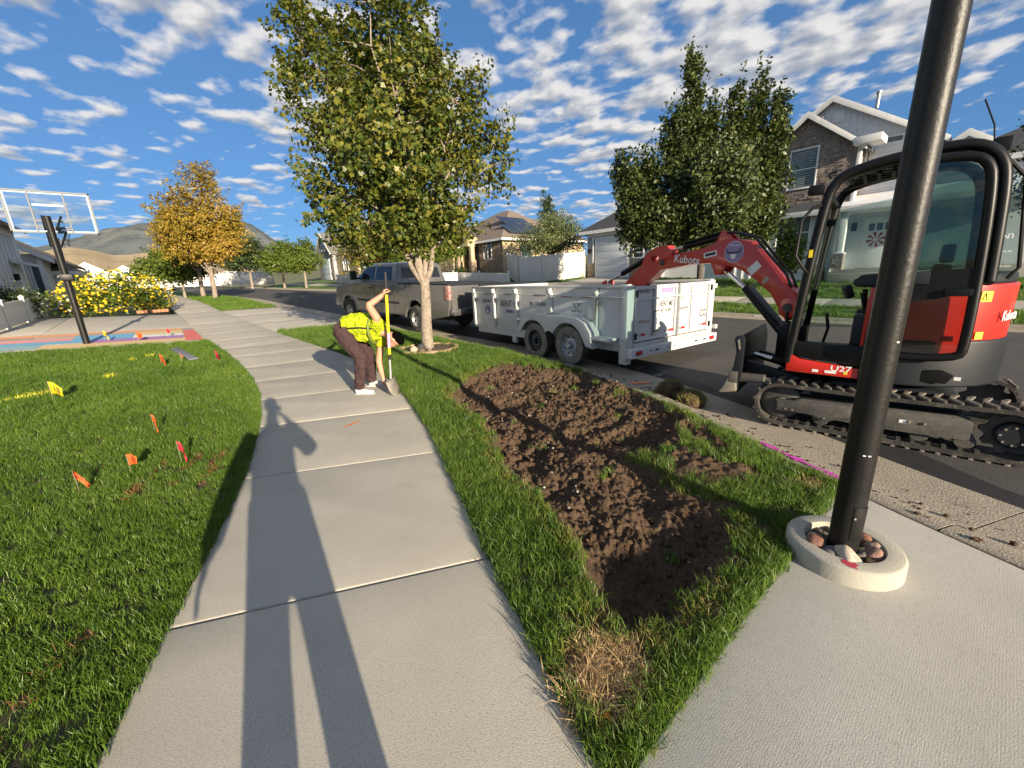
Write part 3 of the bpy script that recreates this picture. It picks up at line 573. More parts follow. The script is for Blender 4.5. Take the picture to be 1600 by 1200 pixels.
x, y, s = sample(1.0, 4.4, 22.62, 36, 13, lambda x, y: (x > SWR(y) + .02) & (x < CRB(y) - .02)); z = zy(y) + .006; k = np.ones(len(x), bool)
scatter('far_strip_grass', mk(k), s[k], 'green', 'green grass island under the golden trees beyond the driveway', seed=7)
rg = np.random.default_rng(77); n = 5200; y = rg.random(n) * 40 - 4; x = FCB(y) + .05 + rg.random(n) ** 1.2 * 11; dd = x - FCB(y); k = ((dd < 2.25) | (dd > 3.85)) & ~((y > 14.7) & (y < 19.6)) & (x < 25.4); z = gz_far(x, y); s = 2.2 + rg.random(n)
scatter('far_lawn_grass', mk(k), s[k], 'green', 'green mown grass of the lawns across the street', seed=8)
for i, (sx, sy, r, lb) in enumerate([(5.02, 2.72, (.20, .17, .15), 'dark upturned sod chunk against the curb, its soil side showing'), (4.86, 2.32, (.15, .17, .12), 'yellowing sod chunk on the gutter, closer to excavator blade')]):
    t, pts = sod(sx, sy, float(zy(sy)) - .06, r, 31 + i, lb); pts = pts[RNG.permutation(len(pts))][:70 if i else 34]; scatter('turf', pts * .97, np.full(len(pts), .75), 'yellow', None, t, seed=9 + i)['kind'] = 'stuff'
# ------------------------------------------------------------------ compact excavator
m_red = M('machine_red', (.50, .020, .012), (.43, .017, .010), rough=.34, spec=.5, coat=.35, scale=3, grime=(5, .62, .82, (.36, .06, .04)))
m_blk = M('machine_black', (.0035, .0037, .0042), (.006, .006, .0065), rough=.42, spec=.25, scale=6, grime=(7, .62, .84, (.018, .017, .015)))
m_gry = M('machine_charcoal', (.006, .008, .012), (.009, .011, .015), rough=.5, spec=.4, scale=5, grime=(6, .60, .82, (.045, .043, .04)))
m_rub = M('track_rubber', (.055, .052, .047), (.035, .033, .031), rough=.9, spec=.2, scale=12, bump=.5, bscale=90, grime=(9, .50, .72, (.19, .165, .135)))
m_lug = M('track_lug_rubber', (.16, .145, .125), (.10, .092, .082), rough=.9, spec=.2, scale=15, grime=(22, .5, .7, (.24, .21, .175)))
m_dsteel = M('dusty_steel', (.085, .082, .076), (.05, .049, .047), rough=.75, metal=.2, scale=8, bump=.3, bscale=60, grime=(9, .5, .75, (.14, .127, .107)))
m_chrome = M('chrome_rod', (.72, .72, .72), rough=.12, metal=1., scale=3)
m_steel = M('bare_steel', (.42, .38, .32), (.30, .26, .21), rough=.5, metal=.6, scale=12, grime=(14, .5, .7, (.22, .17, .12)))
m_wht = M('decal_white', (.78, .78, .76), rough=.5, scale=20); m_yel = M('decal_yellow', (.75, .55, .03), rough=.5, scale=20); m_pur = M('decal_violet', (.25, .19, .36), (.30, .24, .40), rough=.55, scale=20)
m_glass = glass_mat('cab_glass', (.74, .82, .81), .96); m_dglass = glass_mat('door_glass', (.34, .48, .455), .94); m_lglass = glass_mat('door_glass_lower', (.86, .84, .80), .95)
EX = thing('compact_excavator', 'red and black compact excavator on rubber tracks parked behind the black pole', 'excavator', (5.60, .66, -.045), R(8.63))
def track(sx):
    c0, c1, z0, r = .78, -.83, .235, .205; path = []
    for k in range(13): a = -math.pi / 2 + math.pi * k / 12; path.append((c0 + r * math.cos(a), z0 + r * math.sin(a)))
    for k in range(1, 8): path.append((c0 + (c1 - c0) * k / 8, z0 + r - .012 * math.sin(math.pi * k / 8)))
    for k in range(13): a = math.pi / 2 + math.pi * k / 12; path.append((c1 + r * math.cos(a), z0 + r * math.sin(a)))
    for k in range(1, 8): path.append((c1 + (c0 - c1) * k / 8, z0 - r))
    n = len(path); xi, xo = sx * .45, sx * .75; mb = MB(); V = []
    for i, (y, z) in enumerate(path):
        a, b = path[i - 1], path[(i + 1) % n]; t = Vector((b[0] - a[0], b[1] - a[1])).normalized(); nr = Vector((t.y, -t.x))
        for x, d in ((xi, -.012), (xi, .022), (xo, .022), (xo, -.012)): V.append((x, y + nr.x * d, z + nr.y * d))
    F = [(i * 4 + k, i * 4 + (k + 1) % 4, ((i + 1) % n) * 4 + (k + 1) % 4, ((i + 1) % n) * 4 + k) for i in range(n) for k in range(4)]
    mb.add(V, F); tr = mb.build('track', m_rub, EX, smooth=35)
    per = [0]
    for i in range(n): a, b = path[i], path[(i + 1) % n]; per.append(per[-1] + math.hypot(b[0] - a[0], b[1] - a[1]))
    lug = MB()
    for s in (-1, 1):   # chevron shoulder blocks
        lug.prism([(s * .02, .028), (s * .075, .020), (s * .148, -.022), (s * .148, -.048), (s * .09, -.030), (s * .02, -.008)], 0, .026, 'z')
    lm = lug.mesh('track_lug', .004, 1); lm.materials.append(m_lug); gm = MB().box((0, 0, 0), (.06, .03, .028)).mesh('track_tooth'); gm.materials.append(m_rub); NL = 46
    for j in range(NL):
        s = per[-1] * (j + .3) / NL; i = max(k for k in range(n) if per[k] <= s); f = (s - per[i]) / (per[i + 1] - per[i]); a, b = path[i], path[(i + 1) % n]
        y, z = a[0] + (b[0] - a[0]) * f, a[1] + (b[1] - a[1]) * f; t = Vector((b[0] - a[0], b[1] - a[1])).normalized(); nr = Vector((t.y, -t.x)); ang = math.atan2(t.y, t.x)
        if sx < 0 or j % 2 == 0:
            o = link_mesh('track_lug', lm, None, tr); o.location = (sx * .60, y + nr.x * .020, z + nr.y * .020); o.rotation_euler = (ang + math.pi, 0, 0)
        if sx < 0 and z < .1 and -.75 < y < .85:
            o = link_mesh('track_tooth', gm, None, tr); o.location = (sx * .69, y, z + .024); o = link_mesh('track_tooth', gm, None, tr); o.location = (sx * .52, y, z + .024)
    fr = MB().prism([(.64, .17), (.66, .29), (.60, .315), (-.50, .335), (-.60, .30), (-.60, .14), (-.30, .13), (.05, .125), (.30, .14), (.36, .11), (.44, .11), (.50, .15)], sx * .50, sx * .70).build('track_frame', m_dsteel if sx < 0 else m_gry, EX, .006)
    if sx < 0:
        P('guard_plate', m_dsteel, fr, .004, prism=([(.80, .165), (.80, .285), (.20, .305), (.20, .195), (.30, .165), (.36, .135), (.42, .135), (.48, .165)], -.705, -.722))
        for q in ((.72, .19), (.66, .19), (.39, .15)): P('bolt', m_steel, fr, cyl=((-.722, q[0], q[1]), (-.730, q[0], q[1]), .009, None, 6))
        for q in ((-.22, .235), (-.32, .235)): P('bolt', m_steel, fr, cyl=((-.70, q[0], q[1]), (-.712, q[0], q[1]), .012, None, 8))
        P('warning_label', m_yel, fr, bb=((-.7025, .06, .215), (-.7005, .12, .245))); P('white_label', m_wht, fr, bb=((-.7025, -.20, .215), (-.7005, -.15, .245)))
    for y in (.42, .05, -.30, -.58):
        MB().lathe([(.0, -.06), (.062, -.06), (.07, -.05), (.07, -.02), (.052, -.015), (.052, .015), (.07, .02), (.07, .05), (.062, .06), (0.0, .06)], 20, Matrix.Translation((sx * .60, y, .118)) @ Matrix.Rotation(R(90), 4, 'Y')).build('bottom_roller', m_dsteel, EX)
    MB().cyl((sx * .56, 0, .385), (sx * .66, 0, .385), .035).build('top_roller', m_dsteel, EX)
    MB().lathe([(0, -.045), (.16, -.045), (.185, -.03), (.185, .03), (.16, .045), (.06, .045), (.05, .07), (0, .07)], 28, Matrix.Translation((sx * .60, c0, z0)) @ Matrix.Rotation(R(90) * sx, 4, 'Y')).build('idler', m_dsteel, EX)
    sp = []
    for k in range(36): a = 2 * math.pi * k / 36; rr = .185 if k % 4 in (0, 1) else .150; sp.append((c1 + rr * math.cos(a), z0 + rr * math.sin(a)))
    s_ = MB().prism(sp, sx * .58, sx * .62).build('sprocket', m_dsteel, EX); MB().lathe([(0, 0), (.105, 0), (.105, .07), (.09, .085), (0, .085)], 24, Matrix.Translation((sx * .62, c1, z0)) @ Matrix.Rotation(R(90) * sx, 4, 'Y')).build('hub', m_gry, s_)
    for k in range(8): a = 2 * math.pi * k / 8; P('bolt', m_steel, s_, cyl=((sx * .70, c1 + .075 * math.cos(a), z0 + .075 * math.sin(a)), (sx * .712, c1 + .075 * math.cos(a), z0 + .075 * math.sin(a)), .009, None, 6))
track(-1); track(1)
P('undercarriage', m_gry, EX, .02, prism=([(-.55, .2), (.55, .2), (.55, .40), (.35, .5), (-.35, .5), (-.55, .40)], -.5, .5))
P('slew_ring', m_dsteel, EX, cyl=((0, 0, .48), (0, 0, .60), .36, None, 32))
# dozer blade
bl = MB(); prof = [(1.20, .28), (1.34, .30), (1.275, .46), (1.245, .62), (1.245, .78), (1.265, .90), (1.225, .91), (1.195, .78), (1.19, .60)]
bl.prism(prof, -.70, .74); blade = bl.build('dozer_blade', m_gry, EX, .008)
P('blade_end_plate', m_gry, blade, .006, prism=([(1.17, .44), (1.29, .44), (1.25, .60), (1.235, .76), (1.265, .905), (1.245, .935), (1.185, .935), (1.165, .90), (1.165, .60)], -.75, -.70))
P('blade_slot', m_steel, blade, .003, prism=([(1.195, .79), (1.215, .79), (1.235, .89), (1.215, .90)], -.756, -.7505))
P('cutting_edge', m_steel, blade, .004, prism=([(1.20, .315), (1.22, .46), (1.29, .46), (1.335, .34), (1.375, .285), (1.33, .285)], -.76, .745))
P('blade_boss', m_dsteel, blade, .006, box=((-.752, 1.245, .475), (.02, .09, .13)))
P('blade_pipe', m_dsteel, blade, cyl=((-.66, 1.22, .46), (-.68, .95, .475), .052, .048, 18))
for sx in (-1, 1): P('blade_arm', m_gry, EX, .012, prism=([(1.22, .50), (1.22, .62), (.45, .42), (.45, .30)], sx * .42, sx * .34))
P('blade_cylinder', m_blk, EX, cyl=((0, .45, .46), (0, 1.0, .58), .05)); P('blade_rod', m_chrome, EX, cyl=((0, 1.0, .58), (0, 1.2, .62), .025))
# house: revolving frame, panels, counterweight
def plan(rad, yfront, xw, ycut, n=16, a=1.0):
    pts = [(-xw, yfront), (xw, yfront)]; a0 = math.atan2(-ycut, xw)
    for k in range(n + 1):
        t = -a0 - (math.pi - 2 * a0) * k / n; pts.append((rad * math.cos(t), rad * math.sin(t)))
    return pts
deck = MB().prism(plan(.74, .74, .70, .16), .60, .69, 'z').build('revolving_frame', m_blk, EX, .012)
MB().prism(plan(.775, .02, .735, .20), .575, .98, 'z').build('rear_bumper', m_gry, EX, .06, 3)
cwt = MB().prism(plan(.755, -.10, .725, .22), .96, 1.44, 'z').build('counterweight', m_red, EX, .03, 3)
MB().prism(plan(.735, -.36, .68, .38), 1.43, 1.53, 'z').build('engine_hood', m_gry, EX, .045, 3)
P('side_panel', m_red, EX, .02, bb=((-.722, -.46, .86), (-.60, .22, 1.36)))
sk = P('front_skirt', m_red, EX, .014, prism=([(.77, .60), (.77, .80), (.66, .735), (.12, .675), (.12, .585)], -.735, -.60))
P('sill_panel', m_blk, EX, .012, prism=([(.765, .805), (.745, .90), (.10, .90), (.10, .69), (.66, .75)], -.73, -.58))
text('u27', m_wht, sk, (-.7365, .325, .668), (R(90), 0, R(-90)), .075, sx=1.25)
for y, w_, c in ((.52, .05, m_wht), (.40, .09, m_wht), (.285, .03, m_yel)): P('warning_label', c, sk, bb=((-.7375, y - w_ / 2, .618), (-.7355, y + w_ / 2, .645)))
P('red_reflector', M('reflector_red', (.5, .02, .02), rough=.2), EX, .004, bb=((-.742, -.36, .985), (-.735, -.29, 1.03)))
P('fuel_cap_recess', m_blk, EX, .01, prism=([(-.18, .72), (-.34, .74), (-.42, .70), (-.38, .62), (-.22, .62)], -.722, -.7385)); P('white_label', m_wht, EX, bb=((-.7395, -.46, .66), (-.7375, -.42, .69)))
def arc_label(mat, a0, a1, z0, z1, r, nm):
    mb = MB(); mb.loft([[(r * math.cos(a), r * math.sin(a), z0), (r * math.cos(a), r * math.sin(a), z1)] + [((r - .004) * math.cos(a), (r - .004) * math.sin(a), z1), ((r - .004) * math.cos(a), (r - .004) * math.sin(a), z0)] for a in np.linspace(R(a0), R(a1), 6)]); return mb.build(nm, mat, cwt)
arc_label(m_yel, 219, 226, 1.30, 1.385, .7605, 'warning_label'); arc_label(m_yel, 221, 226, .99, 1.05, .7605, 'warning_label')
tri = MB(); tri.tube([(.7615 * math.cos(R(q)), .7615 * math.sin(R(q)), z) for q, z in ((219.7, 1.315), (222.7, 1.315), (221.2, 1.37))], .004, 5, closed=True); tri.build('warning_triangle', m_blk, cwt)
a = R(249); text('kub', m_wht, cwt, (.7565 * math.cos(a), .7565 * math.sin(a), 1.17), (R(90), 0, a + R(90)), .12)
# cab
prof = [(.76, .69), (.735, 1.08), (.685, 1.69), (.635, 2.22), (.585, 2.37), (.48, 2.44), (.21, 2.49), (-.14, 2.51), (-.28, 2.48), (-.38, 2.39), (-.43, 2.25), (-.46, 1.85), (-.48, 1.47)]
cab = MB()
for x in (-.70, .22): cab.tube([(x, y, z) for y, z in chaikin(prof)], .042, 12)
cab.tube([(-.70, .10, .70), (-.70, .08, 1.5), (-.70, .02, 2.47)], .035, 8)
for y, z in ((.63, 2.26), (-.40, 2.36), (.76, .74), (-.48, 1.47)): cab.cyl((-.70, y, z), (.22, y, z), .035, None, 10)
cab.build('cab_frame', m_blk, EX)
rf = MB(); rf.prism([(.60, 2.36), (.50, 2.455), (.21, 2.505), (-.14, 2.525), (-.28, 2.495), (-.28, 2.45), (.0, 2.47), (.21, 2.45), (.50, 2.40)], -.72, -.50); rf.prism([(.60, 2.36), (.50, 2.455), (.21, 2.505), (-.14, 2.525), (-.28, 2.495), (-.28, 2.45), (.0, 2.47), (.21, 2.45), (.50, 2.40)], .02, .24); rf.prism([(.05, 2.53), (-.28, 2.50), (-.28, 2.46), (.05, 2.48)], -.50, .02)
roof = rf.build('cab_roof', m_blk, EX, .012)
for y in (.50, .40, .30, .20, .10): P('roof_grille_bar', m_blk, roof, bb=((-.50, y - .012, 2.415), (.02, y + .012, 2.44)))
for x in (-.38, -.24, -.10): P('roof_grille_bar', m_blk, roof, bb=((x - .012, .06, 2.42), (x + .012, .52, 2.436)))
P('skylight', m_glass, roof, bb=((-.50, .06, 2.46), (.02, .48, 2.466)))
P('windscreen', m_glass, EX, prism=([(.745, .80), (.751, .80), (.640, 2.24), (.634, 2.24)], -.66, .18)); P('rear_window', m_glass, EX, prism=([(-.475, 1.50), (-.469, 1.50), (-.41, 2.36), (-.416, 2.36)], -.66, .18))
P('right_window', m_glass, EX, prism=([(.72, .95), (.63, 2.2), (-.40, 2.36), (-.47, 1.5), (-.45, .98)], .215, .222))
qg = P('rear_quarter_glass', m_glass, EX, .0, prism=([(-.42, 2.34), (-.52, 2.20), (-.60, 1.58), (-.57, 1.50), (-.48, 1.50)], -.700, -.694)); P('glass_trim', m_blk, qg, tube=([(-.698, -.42, 2.36), (-.698, -.535, 2.21), (-.698, -.615, 1.57), (-.698, -.57, 1.485)], .014, 6))
for i, (z, w_, h) in enumerate(((1.80, .10, .05), (1.69, .08, .03), (1.58, .10, .03))):
    text('st1' if i == 0 else 'phone', m_wht, qg, (-.7015, -.525, z), (R(90), 0, R(-90)), h * (1.0 if i == 0 else .62))
# door swung back against the side
dr = MB(); outl = [(.17, .87), (.13, 1.6), (.06, 2.36), (.02, 2.42), (-.24, 2.40), (-.32, 2.34), (-.36, 2.22), (-.40, 1.68), (-.43, .95), (-.40, .85), (.10, .84)]
dr.tube([(-.79, y, z) for y, z in chaikin(outl, 2, True)], .034, 10, closed=True); dr.prism([(.14, 1.28), (.13, 1.55), (-.40, 1.58), (-.42, 1.40), (-.20, 1.34)], -.81, -.77); door = dr.build('cab_door', m_blk, EX)
P('upper_pane', m_dglass, door, prism=([(.12, 1.56), (.04, 2.39), (-.24, 2.37), (-.33, 2.24), (-.39, 1.58)], -.797, -.791)); P('lower_pane', m_lglass, door, prism=([(.16, .88), (.13, 1.30), (-.21, 1.34), (-.41, 1.40), (-.41, .88)], -.797, -.791))
P('door_handle', m_blk, door, .01, bb=((-.84, -.40, 1.36), (-.81, -.24, 1.42))); P('latch_plate', m_gry, door, .006, bb=((-.82, -.14, 1.46), (-.81, .10, 1.56)))
# cab fittings
P('grab_rail', m_blk, EX, tube=([(-.74, .66, 2.18), (-.78, .72, 2.16), (-.80, .79, 2.06), (-.80, .80, 1.74), (-.78, .74, 1.64), (-.73, .70, 1.58)], .014, 8)); P('pillar_label', m_yel, EX, bb=((-.746, .675, 1.72), (-.742, .705, 1.79)))
wl = P('work_light', m_blk, EX, .02, box=((-.70, .72, 2.32), (.10, .12, .085))); P('lens', M('lamp_lens', (.5, .5, .48), rough=.15), wl, cyl=((-.70, .781, 2.32), (-.70, .786, 2.32), .034)); P('bracket', m_blk, wl, tube=([(-.70, .62, 2.40), (-.70, .645, 2.44), (-.70, .59, 2.455)], .012, 6))
seat = MB(); seat.box((-.22, -.02, 1.02), (.46, .46, .12)); seat.prism([(-.18, 1.05), (-.08, 1.06), (-.20, 1.62), (-.30, 1.60)], -.43, -.01); seat.box((-.22, -.26, 1.70), (.24, .08, .16)); seat.build('operator_seat', m_blk, EX, .03)
P('seat_base', m_blk, EX, .02, bb=((-.45, -.28, .69), (.0, .2, .97)))
for x in (-.52, .08):
    c = P('console', m_gry, EX, .03, bb=((x - .07, -.20, .72), (x + .07, .30, 1.18))); P('joystick', m_blk, c, tube=([(x, .22, 1.18), (x, .25, 1.30), (x, .26, 1.38)], [.014, .018, .024], 8))
mo = P('monitor', m_gry, EX, .015, box=((.08, .40, 1.36), (.16, .06, .14), (R(-20), 0, R(15)))); P('screen', M('screen_teal', (.08, .16, .17), rough=.15), mo, box=((.075, .366, 1.362), (.13, .004, .11), (R(-20), 0, R(15))))
P('travel_lever', m_blk, EX, tube=([(-.20, .55, .69), (-.20, .50, 1.0), (-.20, .53, 1.15)], .012, 6)); P('travel_lever', m_blk, EX, tube=([(-.28, .55, .69), (-.28, .50, 1.0), (-.28, .53, 1.15)], .012, 6)); P('floor_mat', m_blk, EX, bb=((-.62, .15, .69), (.15, .72, .705)))
P('wiper', m_blk, EX, tube=([(-.10, .775, .95), (-.25, .735, 1.45), (-.30, .70, 1.85)], .008, 5)); P('mirror_arm', m_blk, EX, tube=([(-.62, .78, 1.02), (-.30, .80, 1.05), (-.05, .77, 1.06)], .012, 6))
P('antenna', m_blk, EX, tube=([(-.45, -.36, 2.52), (-.42, -.34, 2.66), (-.40, -.26, 2.86)], .006, 5)); P('beacon_mount', m_blk, EX, .01, box=((-.45, -.40, 2.50), (.10, .10, .10)))
# swing post and boom group, in the boom's own plane (local y along the boom)
P('swing_post', m_blk, EX, .02, bb=((-.02, .70, .62), (.24, .98, .98))); P('swing_pin', m_dsteel, EX, cyl=((.10, .90, .55), (.10, .90, 1.02), .055))
BROT = R(-22.6); BLOC = (.10, .87, .045)
def bpart(name, mat, parent, bev=0, **k):
    o = P(name, mat, parent, bev, **k)
    if parent is EX: o.location = BLOC; o.rotation_euler = (0, 0, BROT)
    return o
boom = bpart('boom', m_red, EX, .012, prism=([(-.10, 1.04), (.02, .98), (.23, 1.29), (.44, 1.46), (.62, 1.57), (.75, 1.625), (.90, 1.645), (1.10, 1.685), (1.43, 1.685), (1.98, 1.63), (2.04, 1.70), (2.0, 1.79), (1.82, 1.83), (1.24, 1.895), (1.01, 1.955), (.90, 1.985), (.72, 1.965), (.54, 1.915), (.34, 1.70), (.15, 1.49), (.02, 1.36), (-.08, 1.24)], -.09, .09))
for s in (-1, 1): bpart('cylinder_bracket', m_red, boom, .008, prism=([(.86, 1.64), (.92, 1.53), (1.01, 1.53), (1.09, 1.69)], s * .10, s * .06)); bpart('top_bracket', m_red, boom, .008, prism=([(1.06, 1.93), (.98, 2.085), (.93, 2.08), (.80, 1.97)], s * .08, s * .045))
bpart('base_boss', m_red, boom, .004, cyl=((-.11, 0, 1.14), (.11, 0, 1.14), .115, None, 24)); bpart('base_pin', m_dsteel, boom, cyl=((-.125, 0, 1.14), (.125, 0, 1.14), .05, None, 16))
text('kub', m_wht, boom, (-.0905, 1.50, 1.755), (R(90), 0, R(-90) ), .155).rotation_euler = (R(90), R(7.5), R(-90))
bpart('model_label', m_wht, boom, box=((-.0905, 1.11, 1.805), (.003, .20, .07), (R(-8), 0, 0))); bpart('model_label_print', m_gry, boom, box=((-.0925, 1.11, 1.805), (.002, .16, .035), (R(-8), 0, 0)))
lg = bpart('round_logo', m_pur, boom, cyl=((-.089, .76, 1.81), (-.0925, .76, 1.81), .135, None, 36)); 
bpart('logo_ring', m_wht, boom, tube=([(-.0925, .76 + .128 * math.cos(t), 1.81 + .128 * math.sin(t)) for t in np.linspace(0, 6.283, 33)[:-1]], .003, 4, True))
m_dk = M('decal_dark', (.03, .025, .04), rough=.5)
bpart('logo_skull', m_wht, boom, prism=([(.725, 1.79), (.805, 1.79), (.795, 1.74), (.765, 1.715), (.735, 1.74)], -.0925, -.0945)); bpart('logo_horns', m_dk, boom, tube=([(-.0935, .88, 1.87), (-.0935, .85, 1.81), (-.0935, .79, 1.80), (-.0935, .74, 1.80), (-.0935, .68, 1.81), (-.0935, .65, 1.87)], [.003, .009, .012, .012, .009, .003], 6))
o = text('brand', m_wht, boom, (-.0935, .76, 1.89), (R(90), 0, R(-90)), .035)
bpart('instruction_label', m_wht, boom, box=((-.0905, .47, 1.60), (.003, .10, .16), (R(48), 0, 0))); bpart('plate_label', m_steel, boom, .004, box=((-.0905, .31, 1.45), (.004, .09, .05), (R(-45), 0, 0)))
bpart('arm_cylinder', m_blk, EX, cyl=((0, 1.00, 2.03), (0, 1.62, 1.945), .048, None, 16)); bpart('arm_cylinder_guard', m_blk, EX, .008, box=((0, 1.30, 2.035), (.12, .62, .02), (R(-8), 0, 0))); bpart('arm_rod', m_chrome, EX, cyl=((0, 1.62, 1.945), (0, 1.86, 1.91), .022, None, 12))
arm = bpart('arm', m_red, EX, 0, prism=([(1.80, 1.88), (1.90, 1.985), (2.10, 1.985), (2.10, 1.855), (2.055, 1.815), (2.08, 1.775), (2.17, 1.765), (2.235, 1.80), (2.21, 1.85), (2.1001, 1.855), (2.1001, 1.985), (2.22, 1.95), (2.36, 1.86), (2.43, 1.72), (2.78, 1.46), (3.10, 1.12), (3.28, .80), (3.14, .74), (2.80, 1.05), (2.46, 1.33), (2.21, 1.48), (2.02, 1.63), (1.84, 1.72)], -.065, .065))
bpart('arm_pin', m_dsteel, arm, cyl=((-.10, 1.96, 1.74), (.10, 1.96, 1.74), .045, None, 16))
bpart('bucket_cylinder', m_blk, EX, cyl=((0, 2.30, 1.85), (0, 2.96, 1.60), .045, None, 16)); bpart('bucket_rod', m_chrome, EX, cyl=((0, 2.96, 1.60), (0, 3.34, 1.46), .022, None, 12))
for s in (-1, 1): bpart('bucket_link', m_red, EX, .01, prism=([(3.30, 1.50), (3.42, 1.46), (3.36, 1.10), (3.24, .80), (3.16, .82), (3.26, 1.12)], s * .10, s * .07))
bk = []
for k in range(13): t = R(60 - 200 * k / 12); bk.append((3.28 + .34 * math.cos(t), .72 + .26 * math.sin(t)))
bpart('bucket', m_gry, EX, .01, prism=(bk + [(3.0, .86), (3.16, .94)], -.25, .25))
bpart('boom_cylinder', m_blk, EX, cyl=((0, .05, .80), (0, .62, 1.36), .052, None, 18)); bpart('boom_rod', m_chrome, EX, cyl=((0, .60, 1.34), (0, .95, 1.61), .026, None, 12)); bpart('boom_cylinder_guard', m_blk, EX, .008, box=((0, .33, 1.145), (.14, .66, .02), (R(44.5), 0, 0)))
for s in (-.05, .05): bpart('hydraulic_hose', m_blk, EX, tube=([(s, .02, 1.36), (s, .10, 1.52), (s, .32, 1.74), (s, .52, 1.96), (s, .72, 2.03), (s, .93, 2.07), (s, 1.02, 2.0)], .014, 6))
bpart('hydraulic_hose', m_blk, EX, tube=([(-.11, -.02, .98), (-.12, .0, 1.06), (-.06, -.04, 1.20)], .016, 6))
# ------------------------------------------------------------------ dump trailer
m_tw = M('trailer_white', (.56, .555, .54), (.49, .485, .475), rough=.5, spec=.4, scale=2.5, grime=(5, .60, .86, (.36, .33, .28)))
m_twd = M('trailer_white_scuffed', (.50, .49, .46), (.42, .40, .37), rough=.6, scale=4, grime=(9, .50, .72, (.30, .26, .21)))
m_twi = M('trailer_inside', (.62, .57, .50), (.52, .46, .38), rough=.7, scale=5, grime=(8, .52, .70, (.33, .22, .15)))
m_tire = M('tire_rubber', (.028, .026, .024), (.05, .045, .04), rough=.85, spec=.2, scale=9, grime=(7, .48, .7, (.13, .11, .09)))
m_tired = M('tire_sidewall_dusty', (.24, .21, .175), (.16, .14, .12), rough=.9, spec=.15, scale=8, grime=(12, .5, .7, (.10, .09, .08)))
m_rimg = M('rim_grey', (.40, .41, .43), (.32, .33, .35), rough=.5, metal=.3, scale=8, grime=(9, .55, .75, (.22, .20, .18))); m_rimb = M('rim_black', (.02, .02, .022), (.05, .048, .045), rough=.55, scale=8)
m_ink = M('print_black', (.035, .035, .045), rough=.6); m_rtape = M('tape_red', (.38, .02, .03), rough=.4, scale=30); m_gal = M('galvanised', (.42, .43, .44), (.33, .34, .35), rough=.45, metal=.6, scale=18)
TR = thing('dump_trailer', 'white steel dump trailer with tandem axles parked along the curb', 'trailer', (5.70, 3.86, -.045), R(-4))
TW, TL, ZT = 2.54, 4.92, 1.475
def box_part(nm, a, b, mat=m_tw, bev=.006, par=None): return P(nm, mat, par or TR, bev, bb=(a, b))
side = box_part('side_wall', (.0, .10, .46), (.045, TL, ZT - .04)); box_part('side_liner', (.047, .10, .56), (.052, TL - .05, ZT - .045), m_twi, 0, side)
rs = box_part('side_wall', (TW - .045, .10, .46), (TW, TL, ZT - .04)); box_part('side_liner', (TW - .052, .10, .56), (TW - .047, TL - .05, ZT - .045), m_twi, 0, rs)
fwl = box_part('front_wall', (.045, TL - .05, .46), (TW - .045, TL, ZT - .04)); box_part('front_liner', (.06, TL - .058, .56), (TW - .06, TL - .052, ZT - .045), m_twi, 0, fwl)
box_part('bed_floor', (.045, .05, .46), (TW - .045, TL - .05, .54), m_twi)
for a, b in (((-.035, .0, ZT - .05), (.06, TL + .03, ZT)), ((TW - .06, .0, ZT - .05), (TW + .035, TL + .03, ZT)), ((.06, TL - .06, ZT - .05), (TW - .06, TL + .03, ZT))): box_part('top_rail', a, b)
for y in (.68, 1.89, 3.03, 3.93, 4.84):
    zb = .93 if 0.9 < y < 2.5 else .52
    for sx, x0 in ((-1, 0.), (1, TW)): P('rib', m_tw, TR, .008, prism=([(x0 + sx * .002, ZT - .055), (x0 + sx * .075, ZT - .055), (x0 + sx * .06, zb), (x0 + sx * .002, zb)], y - .045, y + .045, 'y')) if sx > 0 or y != 1.89 else P('rib', m_tw, TR, .008, prism=([(x0 + sx * .002, ZT - .055), (x0 + sx * .075, ZT - .055), (x0 + sx * .06, zb), (x0 + sx * .002, zb)], y - .045, y + .045, 'y'))
    if y < 4.8: box_part('tarp_hook', (-.11, y - .05, ZT - .15), (-.035, y + .05, ZT - .06))
for y0, y1 in ((.0, .68), (.68, 1.89), (1.89, 3.03), (3.03, 3.93), (3.93, 4.84)): P('tie_rail', m_tw, TR, tube=([(-.07, y0 + .05, 1.265 + .012 * y0), (-.07, y1 - .05, 1.265 + .012 * y1)], .011, 8))
for y, l, c in ((.93, .32, m_rtape), (1.46, .30, m_rtape), (2.31, .30, m_rtape), (3.39, .26, m_rtape), (4.3, .2, m_rtape), (.42, .2, m_gal)): box_part('reflective_tape', (-.0035, y - l / 2, 1.235 + .012 * y), (-.001, y + l / 2, 1.27 + .012 * y), c, 0, side)
text('rent', m_ink, side, (-.0035, 3.33, 1.08), (R(90), 0, R(-90)), .20, sx=.92); text('day', m_ink, side, (-.0035, 4.30, 1.13), (R(90), 0, R(-90)), .13); text('phone', m_ink, side, (-.0035, 2.32, 1.10), (R(90), 0, R(-90)), .11, sx=.9)
P('round_logo', m_pur, side, cyl=((-.001, 4.28, .92), (-.004, 4.28, .92), .12, None, 28)); P('logo_skull', m_wht, side, prism=([(4.24, .91), (4.32, .91), (4.30, .86), (4.28, .84), (4.26, .86)], -.004, -.006)); P('logo_horns', m_ink, side, tube=([(-.005, 4.36, .98), (-.005, 4.34, .93), (-.005, 4.22, .93), (-.005, 4.20, .98)], .007, 5))
P('violet_label', m_pur, side, bb=((-.004, 3.20, .87), (-.001, 3.50, .95))); text('small', m_ink, side, (-.0045, 3.35, .91), (R(90), 0, R(-90)), .05)
